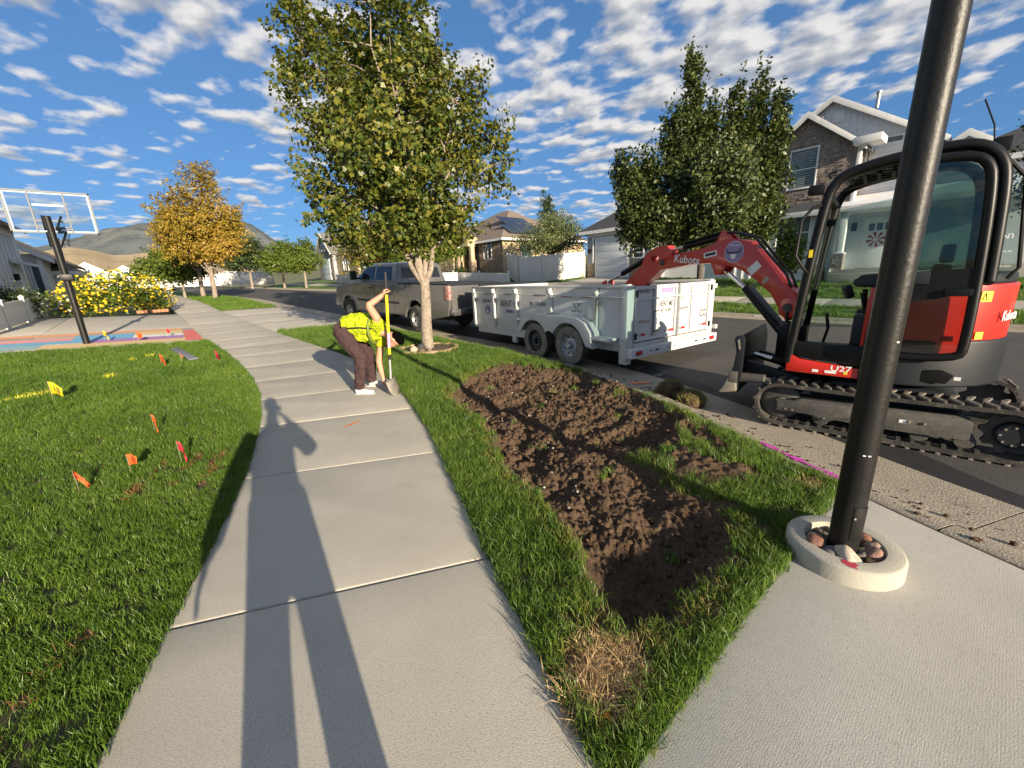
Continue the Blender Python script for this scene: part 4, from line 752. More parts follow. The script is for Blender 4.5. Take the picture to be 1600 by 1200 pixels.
P('skull_mark', m_ink, side, tube=([(-.004, 1.30, 1.16), (-.004, 1.27, 1.12), (-.004, 1.23, 1.14), (-.004, 1.15, 1.14), (-.004, 1.11, 1.12), (-.004, 1.08, 1.16)], .006, 5)); P('skull_mark', m_ink, side, tube=([(-.004, 1.24, 1.12), (-.004, 1.22, 1.05), (-.004, 1.19, 1.03), (-.004, 1.16, 1.05), (-.004, 1.14, 1.12)], .006, 5)); text('small', m_ink, side, (-.0035, 1.19, 1.0), (R(90), 0, R(-90)), .065); text('phone', m_ink, side, (-.0035, 1.19, .93), (R(90), 0, R(-90)), .028)
# frame, fenders, wheels, tongue
for x in (.22, TW - .34): box_part('frame_rail', (x, .1, .30), (x + .12, TL + .1, .455), m_tw)
box_part('frame_skirt', (.02, 2.75, .34), (.06, 4.80, .52)); box_part('frame_skirt', (.02, .15, .36), (.06, .62, .50), m_twd)
box_part('jack_foot', (.03, 3.18, .20), (.10, 3.32, .345))
box_part('step_plate', (-.26, .18, .545), (.0, .60, .60)); P('axle', m_gry, TR, cyl=((-.1, 1.18, .37), (TW + .1, 1.18, .37), .04)); P('axle', m_gry, TR, cyl=((-.1, 2.17, .37), (TW + .1, 2.17, .37), .04))
for sx, xo in ((-1, 0.), (1, TW)):
    path = [(.56, .40), (.60, .66), (.74, .83), (.95, .905), (2.30, .925), (2.52, .86), (2.66, .68), (2.72, .55)]
    f = MB(); inner = [(y - .012 if y < 1.6 else y - .0, z - .02) for y, z in path]; xa, xb = xo + sx * .27, xo + sx * .0
    f.loft([[(xa, y, z), (xb, y, z), (xb, y, z - .012), (xa, y, z - .012)] for y, z in path]); fen = f.build('fender', m_tw, TR, .003)
    arch = lambda c, n: [(c + .44 * math.cos(t), .37 + .44 * math.sin(t)) for t in np.linspace(R(28), R(152), n)]
    skirt = [(.56, .40), (.60, .65), (.74, .82), (.95, .893), (2.30, .913), (2.52, .85), (2.66, .67), (2.72, .55)] + [(2.17 + .47, .50)] + arch(2.17, 9) + [(1.72, .62), (1.64, .62)] + arch(1.18, 9) + [(.70, .42)]
    P('fender_skirt', m_tw, fen, .003, prism=(skirt, xo + sx * .262, xo + sx * .275))
    for k, (y, rim) in enumerate(((1.18, m_rimg), (2.17, m_rimb))):
        Mx = Matrix.Translation((xo + sx * .125, y, .375)) @ Matrix.Rotation(R(90) * sx, 4, 'Y'); wh = MB().lathe([(.215, -.10), (.34, -.105), (.375, -.085), (.385, -.05), (.385, .05), (.375, .085), (.34, .105), (.215, .10)], 40, Mx, True).build('wheel', m_tire, TR)
        MB().lathe([(.222, .101), (.25, .108), (.335, .1075), (.362, .094), (.36, .09), (.24, .095)], 40, Mx, True).build('tire_sidewall', m_tired if sx < 0 else m_tire, wh)
        MB().lathe([(0, .03), (.06, .03), (.075, .05), (.12, .055), (.16, .03), (.20, .04), (.214, .095), (.224, .10), (.218, .06), (.20, -.09), (0, -.09)], 32, Mx).build('rim', rim, wh); MB().lathe([(0, .03), (.06, .03), (.055, .12), (.04, .135), (0, .135)], 18, Mx).build('hub_cap', m_gry if k else m_rimg, wh)
        for q in range(8):
            a = 2 * math.pi * q / 8; c = Mx @ Vector((.095 * math.cos(a), .095 * math.sin(a), .05)); d = Mx @ Vector((.095 * math.cos(a), .095 * math.sin(a), .078)); P('lug_nut', m_rimg, wh, cyl=(c, d, .012, None, 6))
            if k == 0: c = Mx @ Vector((.165 * math.cos(a + .39), .165 * math.sin(a + .39), .03)); d = Mx @ Vector((.165 * math.cos(a + .39), .165 * math.sin(a + .39), .042)); P('rim_hole', m_blk, wh, cyl=(c, d, .018, None, 10))
for s in (-1, 1): P('tongue_beam', m_gry, TR, .01, box=((TW / 2 + s * .22, TL + .45, .40), (.08, 1.05, .12), (0, 0, R(22 * s))))
P('coupler', m_gry, TR, .02, bb=((TW / 2 - .06, TL + .8, .42), (TW / 2 + .06, TL + 1.1, .55))); P('tongue_jack', m_gry, TR, cyl=((TW / 2 - .35, TL + .25, .15), (TW / 2 - .35, TL + .25, .95), .035)); P('tarp_roller', m_gry, TR, cyl=((.2, TL + .02, ZT + .02), (TW - .2, TL + .02, ZT + .02), .05)); box_part('pump_box', (.7, TL + .04, .55), (1.9, TL + .42, 1.1), m_gry, .02)
# tail: corner posts, barn doors, bumper
for x0, x1 in ((-.07, .11), (TW - .11, TW + .07)): box_part('corner_post', (x0, -.02, .27), (x1, .10, ZT - .02), m_tw, .008)
box_part('post_base', (-.075, -.03, .16), (.06, .12, .60), m_twd, .01); box_part('bumper_step', (-.06, -.14, .27), (TW + .06, .02, .43), m_tw, .01); box_part('sill', (.11, -.06, .43), (TW - .11, .06, .50), m_twd, .006)
def door_leaf(x0, x1, nm='tail_door'):
    d = box_part(nm, (x0, -.012, .52), (x1, .03, ZT - .04), m_tw, .004)
    for a, b in (((x0, -.045, .52), (x0 + .05, -.013, ZT - .04)), ((x1 - .05, -.045, .52), (x1, -.013, ZT - .04)), ((x0 + .05, -.045, ZT - .10), (x1 - .05, -.013, ZT - .04)), ((x0 + .05, -.045, .52), (x1 - .05, -.013, .57))): box_part('door_frame', a, b, m_tw, .006, d)
    xm = x0 + (x1 - x0) * .46; box_part('door_stiffener', (xm - .05, -.043, .57), (xm + .05, -.013, ZT - .10), m_twd if x0 < 1 else m_tw, .006, d); P('lock_rod', m_tw, d, tube=([(x0 - .02, -.075, 1.215), (x1 + .01, -.075, 1.235)], .011, 8))
    for z in (.62, 1.32): P('hinge', m_blk, d, .004, box=((x0 + .0 if x0 < 1 else x1, -.06, z), (.035, .03, .11)))
    for x, c in ((x0 + .20, m_rtape), (x1 - .17, m_rtape)): box_part('reflective_tape', (x, -.0155, .60), (x + .12, -.0125, .645), c, 0, d); box_part('reflective_tape', (x - .13, -.0155, .60), (x - .005, -.0125, .645), m_gal, 0, d)
    return d
d1 = door_leaf(.125, 1.30); d2 = door_leaf(1.325, TW - .125); box_part('center_post', (1.29, -.085, .50), (1.335, -.046, ZT - .03), m_gal, .004)
P('plate_frame', m_blk, d1, .002, bb=((.618, -.049, .652), (.772, -.044, 1.008))); P('license_plate', m_wht, d1, .002, bb=((.635, -.052, .67), (.755, -.046, .99))); text('plate', m_ink, d1, (.695, -.0525, .83), (R(90), R(90), 0), .10, sx=.78)
text('rent', m_ink, d1, (1.02, -.0145, 1.10), (R(90), 0, 0), .135, sx=.7); text('phone', m_ink, d1, (1.02, -.0145, .99), (R(90), 0, 0), .072, sx=.8); P('violet_label', m_pur, d1, bb=((.85, -.0155, 1.29), (1.20, -.0125, 1.37))); text('small', m_ink, d1, (.38, -.0145, 1.34), (R(90), 0, 0), .07); P('grey_label', m_gal, d1, bb=((.85, -.0155, 1.38), (1.20, -.0125, 1.43)))
text('small', M('print_red', (.5, .12, .10), rough=.6), d1, (.40, -.0145, .84), (R(90), 0, 0), .07); text('small', m_ink, d2, (2.22, -.0145, 1.38), (R(90), 0, 0), .07); P('door_latch', m_gal, d2, .004, bb=((1.36, -.07, .98), (1.62, -.046, 1.02)))
mk_ = MB()
for s in (0, 1):
    mk_.tube([(2.22 + .10 * s + .03 * (1 - 2 * s) * -1, -.0145, .92), (2.20 + .10 * s, -.0145, .90), (2.17 + .10 * s, -.0145, .84), (2.20 + .10 * s, -.0145, .77), (2.24 + .10 * s, -.0145, .76)], .009, 6)
text('cc', m_ink, d2, (2.23, -.0145, .84), (R(90), 0, 0), .19, sx=.85)
for x in (.13, TW - .13): P('tail_light', M('lamp_red', (.35, .012, .015), rough=.2, scale=30), TR, .01, box=((x, -.143, .35), (.17, .012, .075)))
for x in (.45, .62, .95, 1.15, 1.32, 1.85, 2.15): P('bumper_slot', m_blk, TR, .004, box=((x, -.141, .35), (.10 if x in (.62, 1.85, 2.15) else .03, .006, .03)))
P('safety_chain', m_steel, TR, tube=([(-.09, .64, 1.24), (-.10, .63, 1.0), (-.09, .66, .86), (-.10, .62, 1.0), (-.09, .60, 1.22)], .014, 6)); 
box_part('tail_bracket', (TW + .07, -.02, 1.30), (TW + .16, .05, 1.38)); box_part('tail_bracket', (TW + .07, -.10, .50), (TW + .14, .0, .58))
# dirt in the bed
xx = np.linspace(.3, 2.2, 24); ys = np.linspace(.4, 4.4, 40); XX, YY = np.meshgrid(xx, ys); ZZ = .54 + .42 * np.exp(-((XX - 1.2) / .7) ** 2 - ((YY - 1.6) / 1.2) ** 2) * (.7 + .6 * fbm(XX * 4, YY * 4, 4, 3)); i = (np.arange(39)[:, None] * 24 + np.arange(23)[None]).ravel()
ld = link_mesh('soil_heap', fast_mesh('soil_heap', np.stack([XX, YY, ZZ], -1).reshape(-1, 3), np.stack([i, i + 1, i + 25, i + 24], 1), True), m_dirt); ld.location = TR.location; ld.rotation_euler = TR.rotation_euler; tag(ld, 'brown soil heap lying inside the trailer bed', 'soil')
# ------------------------------------------------------------------ pickup trucks
m_silver = M('paint_pewter', (.19, .187, .178), (.17, .167, .16), rough=.32, metal=.55, coat=.5, scale=2, grime=(4, .62, .85, (.20, .18, .15)))
m_pwhite = M('paint_white_car', (.72, .73, .74), rough=.3, coat=.5, scale=2); m_cglass = M('car_glass_dark', (.012, .016, .020), rough=.06, spec=.6, scale=3); m_cplas = M('car_plastic', (.02, .02, .022), rough=.6); m_tail = M('tail_lens', (.42, .30, .28), (.30, .05, .05), rough=.2, scale=14)
def pickup(label, loc, rz, pitch, paint, group=None):
    t = thing('pickup_truck', label, 'truck', loc, rot=(pitch, 0, rz), group=group); W = 2.0; L = 6.85; rw, fwy, wr = 1.66, 5.85, .40
    arc = lambda c, r, n=11: [(c + r * math.cos(a), .42 + r * math.sin(a)) for a in np.linspace(R(182), R(-2), n)]
    low = [(.12, .58)] + arc(rw, .54) + [(2.35, .46), (5.2, .46)] + arc(fwy, .55) + [(6.55, .52), (6.80, .60), (6.84, 1.0), (6.76, 1.24), (6.60, 1.30), (5.45, 1.42), (2.62, 1.43), (2.58, 1.40), (.06, 1.42), (.04, .95)]
    b = MB(); b.prism(low, .0, .10); b.prism(low, W - .10, W); b.prism([(2.6, .5), (2.6, 1.42), (5.3, 1.42), (6.6, 1.28), (6.78, 1.22), (6.8, .62), (6.5, .5)], .10, W - .10); b.bb((.10, .10, .62), (W - .10, 2.6, .72)); body = b.build('body', paint, t, .03, 3)
    P('tailgate', paint, t, .02, bb=((.10, .03, .68), (W - .10, .10, 1.40))); P('bed_rail_cap', m_cplas, t, .012, bb=((-.005, .05, 1.422), (.11, 2.55, 1.45))); P('bed_rail_cap', m_cplas, t, .012, bb=((W - .11, .05, 1.422), (W + .005, 2.55, 1.45))); P('tonneau_cover', m_cplas, t, .015, bb=((.11, .06, 1.41), (W - .11, 2.5, 1.44)))
    c = MB(); lo = [(2.58, 1.40), (5.42, 1.40)]
    def ring(y0, y1, z, ins): return [(ins, y0, z), (W - ins, y0, z), (W - ins, y1, z), (ins, y1, z)]
    c.loft([ring(2.60, 5.46, 1.40, .03), ring(2.64, 5.20, 1.56, .06), ring(2.72, 4.52, 1.98, .17), ring(2.80, 4.30, 2.04, .24), ring(3.0, 4.05, 2.06, .40)]); cab_ = c.build('cab', paint, t, .03, 3)
    def sidewin(poly, s):
        f = lambda y, z: (.055 + (z - 1.56) * .262 - .004) if s < 0 else W - (.055 + (z - 1.56) * .262 - .004); V = [(f(y, z), y, z) for y, z in poly]; V2 = [(v[0] + s * .006, v[1], v[2]) for v in V]; n = len(V); mb = MB(); mb.add(V + V2, [tuple(range(n)), tuple(range(2 * n - 1, n - 1, -1))] + [(k, (k + 1) % n, (k + 1) % n + n, k + n) for k in range(n)]); return mb
    for s in (-1, 1):
        sidewin([(4.02, 1.53), (5.08, 1.53), (4.50, 1.92), (4.02, 1.94)], s).build('door_window', m_cglass, cab_); sidewin([(2.95, 1.53), (3.88, 1.53), (3.88, 1.94), (3.0, 1.93)], s).build('rear_window', m_cglass, cab_)
        x = -.004 if s < 0 else W + .004
        for y in (3.95, 2.78): P('door_seam', m_cplas, body, bb=((x - .003, y - .006, .60), (x + .003, y + .006, 1.40)))
        P('door_handle', m_cplas, body, .01, bb=((x - .025, 4.05, 1.24), (x + .025, 4.25, 1.29))); P('side_molding', m_cplas if paint is m_silver else paint, body, .008, bb=((x - .012, 2.5, .80), (x + .012, 5.15, .87)))
        mi = P('side_mirror', m_cplas, t, .03, box=((x + s * .16, 4.98, 1.66), (.22, .10, .30))); P('mirror_arm', m_cplas, mi, box=((x + s * .02, 4.98, 1.55), (.20, .05, .05)))
        P('tail_light', m_tail, t, .01, bb=((x - .02, .02, 1.02), (x + .06 * -s + .02, .20, 1.40))); P('headlight', M('head_lens', (.55, .55, .55), rough=.12), t, .01, bb=((x + .01, 6.70, 1.0), (x - s * .35, 6.80, 1.2)))
        for yw in (rw, fwy):
            Mx = Matrix.Translation(((.10 if s < 0 else W - .10), yw, .40)) @ Matrix.Rotation(R(90) * s, 4, 'Y'); wh = MB().lathe([(.22, -.11), (.35, -.115), (.385, -.09), (.40, -.05), (.40, .05), (.385, .09), (.35, .115), (.22, .11)], 36, Mx, True).build('wheel', m_tire, t)
            MB().lathe([(0, .06), (.07, .06), (.09, .03), (.19, .05), (.21, .10), (.235, .112), (.22, .06), (.20, -.09), (0, -.09)], 28, Mx).build('rim', M('alloy_rim', (.50, .50, .49), rough=.3, metal=.8, scale=6), wh)
            for q in range(6): a = 2 * math.pi * q / 6; P('rim_slot', m_cplas, wh, cyl=(Mx @ Vector((.145 * math.cos(a), .145 * math.sin(a), .044)), Mx @ Vector((.145 * math.cos(a), .145 * math.sin(a), .052)), .030, None, 10))
            al = MB(); al.tube([(.003 if s < 0 else W - .003, yw + .55 * math.cos(q), .42 + .55 * math.sin(q)) for q in np.linspace(R(0), R(180), 15)], .022, 6); al.build('arch_flare', paint, body)
    P('windshield', m_cglass, cab_, loft=([[(.12, 5.185, 1.585), (W - .12, 5.185, 1.585), (W - .12, 5.195, 1.585), (.12, 5.195, 1.585)], [(.21, 4.54, 1.965), (W - .21, 4.54, 1.965), (W - .21, 4.555, 1.965), (.21, 4.555, 1.965)]],)); P('rear_glass', m_cglass, cab_, loft=([[(.25, 2.63, 1.58), (W - .25, 2.63, 1.58), (W - .25, 2.64, 1.58), (.25, 2.64, 1.58)], [(.30, 2.70, 1.90), (W - .30, 2.70, 1.90), (W - .30, 2.72, 1.90), (.30, 2.72, 1.90)]],))
    P('rear_bumper', M('bumper_chrome', (.45, .45, .45), rough=.25, metal=.9, scale=4), t, .03, bb=((.02, -.14, .60), (W - .02, .06, .78))); P('front_bumper', MATS['bumper_chrome'], t, .04, bb=((.0, 6.72, .52), (W, 6.95, .80))); P('grille', m_cplas, t, .02, bb=((.4, 6.78, .85), (W - .4, 6.86, 1.18))); P('chassis', m_cplas, t, .02, bb=((.4, .3, .38), (W - .4, 6.3, .60)))
    return t
pickup('pewter extended cab pickup truck with long bed, hitched ahead of the white trailer', (5.80, 9.6, float(zy(9.6)) - .055), R(7.5), R(2.2), m_silver, 'pickup trucks')
pickup('white pickup truck across the street, mostly hidden behind the pewter pickup', (11.9, 21.6, float(road_z(12.0, 22)) + .06), R(4), R(2.6), m_pwhite, 'pickup trucks')
pickup('small far white pickup truck beside a white fence, beyond golden tree', (11.6, 82., float(zy(82)) + .35), R(62), 0, m_pwhite, 'pickup trucks')
# ------------------------------------------------------------------ black pole in a ring of rocks
m_pole = M('pole_black', (.007, .007, .007), (.012, .0115, .010), rough=.42, spec=.3, scale=3, bump=.25, bscale=35, grime=(4, .58, .80, (.03, .028, .024)))
PX, PY = 2.605, .33
pole = thing('lamp_post', 'tall black steel pole rising from the ring of rocks', 'pole', (PX, PY, .0)); pole.rotation_euler = (R(.2), R(-.55), 0)
P('shaft', m_pole, pole, tube=([(0, 0, -.05), (0, 0, 1.), (0, 0, 3.), (0, 0, 5.2)], [.069, .066, .060, .054], 48)); hh = MB(); hh.prism([(.0685 * math.sin(a), .0685 * math.cos(a)) for a in np.linspace(R(170), R(245), 8)] + [(.0715 * math.sin(a), .0715 * math.cos(a)) for a in np.linspace(R(245), R(170), 8)], .16, .36, 'z'); hh.build('hand_hole_cover', m_pole, pole, .002)
P('cover_screw', m_steel, pole, cyl=((-.060, -.036, .30), (-.064, -.039, .30), .006, None, 8)); la = P('lamp_arm', m_pole, pole, tube=([(0, 0, 5.15), (.4, 0, 5.45), (1.0, 0, 5.5)], .035, 12)); P('lamp_head', m_pole, la, .03, box=((1.2, 0, 5.48), (.55, .22, .10)))
for a, z in ((R(232), .66), (R(250), .66), (R(215), 1.24)): P('paint_chip', m_wht, pole, box=((.0675 * math.sin(a), .0675 * math.cos(a), z), (.012, .004, .006), (0, 0, -a)))
rp = []
m_ring = M('ring_concrete', (.38, .36, .30), (.33, .31, .26), rough=.88, spec=.25, scale=5, bump=.35, bscale=110, speck=(160, .62, .8, (.30, .28, .24)), grime=(5, .62, .85, (.33, .30, .24)))
rgm = MB().lathe([(.190, -.02), (.190, .105), (.196, .113), (.268, .113), (.279, .107), (.284, .096), (.285, -.02)], 72, None, True).build('concrete_ring', m_ring, None); rgm.location = (PX + .02, PY + .0, 0); rgm.scale = (.93, .93, .93); tag(rgm, 'round concrete ring collar around the foot of the black pole', 'concrete ring')
pm = MB().prism([(.205, -.03), (.235, -.033), (.262, -.005), (.268, .035), (.245, .028), (.225, .045), (.20, .02)], .1135, .1142, 'z').build('paint_spot', M('paint_crimson', (.45, .04, .07), rough=.8, scale=30, grime=(60, .55, .7, (.4, .3, .27))), rgm); pm.rotation_euler = (0, 0, R(197))
RK = [('large speckled cream rock left of the pole inside ring', (.50, .44, .35), (.34, .26, .20), (-.155, -.055), (.10, .062, .062), 40), ('reddish brown rock at back left inside ring', (.20, .09, .06), (.12, .06, .045), (-.12, .135), (.085, .06, .06), 10), ('small tan rock behind the pole inside ring', (.48, .38, .25), (.36, .28, .18), (-.04, .17), (.045, .035, .04), 0), ('dark grey rock wedged against the ring left rim', (.12, .11, .11), (.08, .07, .07), (-.195, .035), (.055, .045, .05), 70), ('brown striped rock in front of pole inside ring', (.26, .15, .11), (.16, .10, .09), (.015, -.165), (.065, .05, .05), 15), ('tawny banded rock at front right inside ring', (.34, .24, .17), (.22, .15, .12), (.115, -.15), (.055, .045, .045), 60), ('pale cream rock right of the pole inside ring', (.62, .57, .47), (.50, .45, .36), (.18, -.02), (.055, .035, .04), 110), ('rust brown rock at right rim inside ring', (.30, .14, .08), (.22, .10, .06), (.185, -.09), (.055, .035, .045), 80), ('small yellow ochre rock touching pole front', (.50, .38, .14), (.40, .30, .12), (.03, -.105), (.03, .025, .03), 0), ('tiny ochre rock near the crimson paint spot', (.46, .34, .14), (.36, .26, .10), (-.05, -.16), (.03, .025, .028), 30), ('small speckled white rock at the right back inside ring', (.55, .52, .47), (.30, .28, .26), (.15, .08), (.04, .03, .035), 20), ('long dark rock leaning on front of pole', (.11, .09, .08), (.08, .065, .06), (-.02, -.12), (.08, .03, .035), 160), ('bluish grey rock behind the cream rock', (.15, .15, .17), (.10, .10, .12), (-.12, .03), (.06, .04, .045), 150)]
for i, (lb, c1, c2, (x, y), r, rot) in enumerate(RK):
    V0, F0 = ico(3); n = fbm(V0[:, 0] * 1.6 + 3 * i + 20, V0[:, 1] * 1.6 + V0[:, 2] * 1.3 + 11, 3, i); V = np.sign(V0) * np.abs(V0) ** .82 * (.74 + .55 * n[:, None]) * np.array(r)
    o = link_mesh('decorative_rock', fast_mesh('decorative_rock', V, F0, True), M('rock_%d' % i, c1, c2, rough=.7, scale=22, detail=8, bump=.4, bscale=60, grime=(45, .58, .68, tuple(min(1, v * 1.9 + .06) for v in c1)))); o.location = (PX + .02 + x * .78, PY + y * .78, .050 + r[2] * .42); o.scale = (.84, .84, .84); o.rotation_euler = (R(12), R(-10), R(rot)); tag(o, lb, 'rock', 'rocks in the concrete ring')
rb = rubble('ring_gravel', [(PX + .02 + .175 * math.sqrt(u) * math.cos(v), PY + .175 * math.sqrt(u) * math.sin(v)) for u, v in zip(RNG.random(120), RNG.random(120) * 6.28)], .012 + .014 * RNG.random(120), lambda x, y: np.full(len(np.atleast_1d(x)), .05), M('dark_gravel', (.10, .085, .07), (.05, .045, .04), rough=.9, scale=40), 3, sub=1); tag(rb, 'dark gravel under the rocks inside the ring', 'gravel', kind='stuff')
P_ = MB().lathe([(0, .0), (.189, .0), (.189, .045), (0, .045)], 32).build('ring_soil', m_dirt, rgm)
# pink utility paint on the gutter
_cp = ip([(0, .012), (.13, .012), (.16, .004), (.20, -.045), (.26, -.068), (.34, -.072), (.92, -.062)])
splash('pink_paint_mark', [(float(CRB(t)) + .075, t) for t in (1.22, 1.0, .78, .52)], .042, (.60, .08, .46), 'magenta spray paint line along the curb edge', lambda x, y: float(zy(y)) + float(_cp(max(0, (x - float(CRB(y))) * .9))) + .004, 12)
# ------------------------------------------------------------------ marking flags
def flag(x, y, kind, h, w_, col, label, rz, shape):
    h *= 1.2; w_ *= 1.12; shape *= 1.5
    z = float(lawn_z(np.array(x), np.array(y))) if y < 13.6 else float(gz_left(x, y)); t = thing('marking_flag', label, 'flag', (x, y, z), rz, 'utility marking flags'); P('wire', m_steel, t, tube=([(0, 0, -.03), (.004, .0, h * .5), (0, 0, h)], .0022, 5))
    m = M('flag_' + kind, col, tuple(c * .85 for c in col), rough=.55, scale=20, trans=.35); V = []; nx = 6; drop = shape
    for i in range(nx + 1):
        u = i / nx; xx_ = w_ * u * .9; yy_ = .018 * math.sin(u * 5) * (1 - .3 * u); sag = drop * u ** 1.3 * h * .55; hh_ = w_ * .95 * (1 - .35 * u)
        V += [(xx_, yy_, h - sag), (xx_ * .85, yy_ + .012, h - sag - hh_ * .5), (xx_ * .9, yy_, h - sag - hh_)]
    F = []
    for i in range(nx): k = i * 3; F += [(k, k + 3, k + 4, k + 1), (k + 1, k + 4, k + 5, k + 2)]
    mb = MB(); mb.add(V, F); o = mb.build('flag_sheet', m, t); sm = o.modifiers.new('thick', 'SOLIDIFY'); sm.thickness = .0012
    if kind != 'red':
        for k in range(3): P('flag_print', m_ink if kind == 'yellow' else M('flag_print_red', (.3, .05, .02), rough=.6), o, box=((w_ * (.25 + .2 * k), -.006 + .018 * math.sin((.25 + .2 * k) * 5.5), h - w_ * .45 - drop * .4 * h * (.25 + .2 * k)), (.006, .002, w_ * .45)))
    return t
OR, RD, YE = (.80, .16, .03), (.68, .03, .06), (.78, .62, .02)
for a in [(-.86, 4.5, 'orange', .17, .07, OR, 'orange marking flag drooping, nearest to bottom left of lawn', R(20), .9), (-.56, 4.68, 'orange', .16, .10, OR, 'square orange marking flag held flat, between orange and crimson flags', R(-40), .1), (-.21, 4.63, 'red', .20, .085, RD, 'crimson marking flag folded to a point, closest to the sidewalk shadow', R(-50), .75), (-.41, 5.77, 'orange', .20, .08, OR, 'striped orange marking flag standing alone mid lawn', R(-60), .8), (-1.52, 8.27, 'yellow', .24, .17, YE, 'large yellow marking flag with black print at left', R(-35), .45), (-.37, 10.27, 'orange', .22, .15, OR, 'orange marking flag left of the grey plank', R(-60), .6), (-.06, 10.35, 'orange', .20, .05, OR, 'thin edge-on orange marking flag touching the grey plank', R(40), .5), (.50, 10.27, 'red', .20, .15, RD, 'red marking flag at the lawn edge near sidewalk curve', R(-70), .6), (-1.52, 15.0, 'yellow', .24, .13, YE, 'small yellow marking flag beside the chalk drawing', R(-40), .8), (-.86, 14.6, 'orange', .20, .17, (.80, .10, .04), 'wide red-orange marking flag at chalk edge', R(-40), .2), (-.25, 15.1, 'red', .20, .11, (.72, .12, .12), 'pale red marking flag standing over violet chalk', R(-40), .3)]: flag(*a)
pk = P('grey_plank', M('weathered_grey', (.16, .175, .19), (.12, .13, .145), rough=.8, scale=6), None, .006, box=((0, 0, 0), (.16, 1.75, .03))); pk.location = (.0, 11.35, float(lawn_z(np.array(0.), np.array(11.35))) + .075); pk.rotation_euler = (R(2.4), 0, R(9)); tag(pk, 'grey flat plank lying on the lawn among the flags', 'plank')
# ------------------------------------------------------------------ basketball hoop
HZ = float(gz_left(-1.83, 14.72)); BH = thing('basketball_hoop', 'black basketball hoop pole with clear three-pane backboard beside the chalk drawing', 'basketball hoop', (-1.83, 14.72, HZ))
P('pole', m_pole, BH, tube=([(0, 0, -.1), (0, .0, 2.1), (0, -.06, 3.02)], [.068, .068, .066], 20)); P('height_adjuster', m_blk, BH, .012, bb=((-.10, -.11, 1.55), (.13, .13, 1.70))); P('adjuster_handle', m_gal, BH, tube=([(-.03, .10, 1.62), (-.12, .16, 1.70), (-.16, .16, 1.64)], .014, 6))
for s in (-.10, .10): P('lift_arm', m_blk, BH, tube=([(s * .9, .02, 2.35), (s * 1.6, .60, 2.72)], .022, 8)); P('lift_arm', m_blk, BH, tube=([(s * .9, .0, 2.72), (s * 1.6, .60, 3.10)], .022, 8))
for s in (-.045, .045): P('gas_strut', m_gal, BH, tube=([(s, .09, 1.68), (s, .20, 2.55)], .014, 6))
X0, X1, Z0, Z1, YB = -.72, .75, 2.72, 3.66, .62; m_bfr = M('backboard_frame', (.10, .11, .12), rough=.5)
bf = MB()
for a, b in (((X0, Z0), (X1, Z0)), ((X1, Z0), (X1, Z1)), ((X1, Z1), (X0, Z1)), ((X0, Z1), (X0, Z0))): bf.bb((min(a[0], b[0]) - .016, YB - .02, min(a[1], b[1]) - .016), (max(a[0], b[0]) + .016, YB + .02, max(a[1], b[1]) + .016))
for x in (-.30, .29): bf.bb((x - .014, YB - .022, Z0), (x + .014, YB + .018, Z1))
for z in (2.84, 2.98): bf.bb((-.29, YB - .05, z - .014), (.28, YB - .02, z + .014))
bfo = bf.build('backboard_frame', m_bfr, BH); m_line = M('backboard_line', (.75, .75, .73), rough=.5)
for x0, x1 in ((X0, -.30), (-.30, .29), (.29, X1)): P('backboard_pane', glass_mat('backboard_acrylic', (.88, .92, .94), .90, .05), bfo, bb=((x0 + .016, YB - .003, Z0 + .016), (x1 - .016, YB + .003, Z1 - .016)))
for a, b in (((X0 + .02, Z0 + .02), (X1 - .02, Z0 + .05)), ((X0 + .02, Z1 - .05), (X1 - .02, Z1 - .02)), ((X0 + .02, Z0 + .052), (X0 + .05, Z1 - .052)), ((X1 - .05, Z0 + .052), (X1 - .02, Z1 - .052)), ((-.27, 3.33), (.26, 3.38)), ((-.27, 2.80), (.26, 2.83))): P('painted_line', m_line, bfo, bb=((a[0], YB + .004, a[1]), (b[0], YB + .008, b[1])))
P('rim', M('rim_orange', (.62, .10, .04), rough=.4), BH, tube=([(0 + .23 * math.cos(a), YB + .30 + .23 * math.sin(a), 2.82) for a in np.linspace(0, 6.283, 29)[:-1]], .010, 8, True)); P('rim_bracket', m_blk, BH, .008, bb=((-.09, YB + .01, 2.74), (.09, YB + .10, 2.86)))
nn = MB()
for k in range(12): a = 2 * math.pi * k / 12; nn.tube([(.23 * math.cos(a), YB + .30 + .23 * math.sin(a), 2.81), (.16 * math.cos(a + .26), YB + .30 + .16 * math.sin(a + .26), 2.62), (.12 * math.cos(a), YB + .30 + .12 * math.sin(a), 2.42)], .004, 4); nn.tube([(.23 * math.cos(a), YB + .30 + .23 * math.sin(a), 2.81), (.16 * math.cos(a - .26), YB + .30 + .16 * math.sin(a - .26), 2.62), (.12 * math.cos(a), YB + .30 + .12 * math.sin(a), 2.42)], .004, 4)
nn.build('net', M('net_cord', (.30, .30, .30), rough=.9), BH)
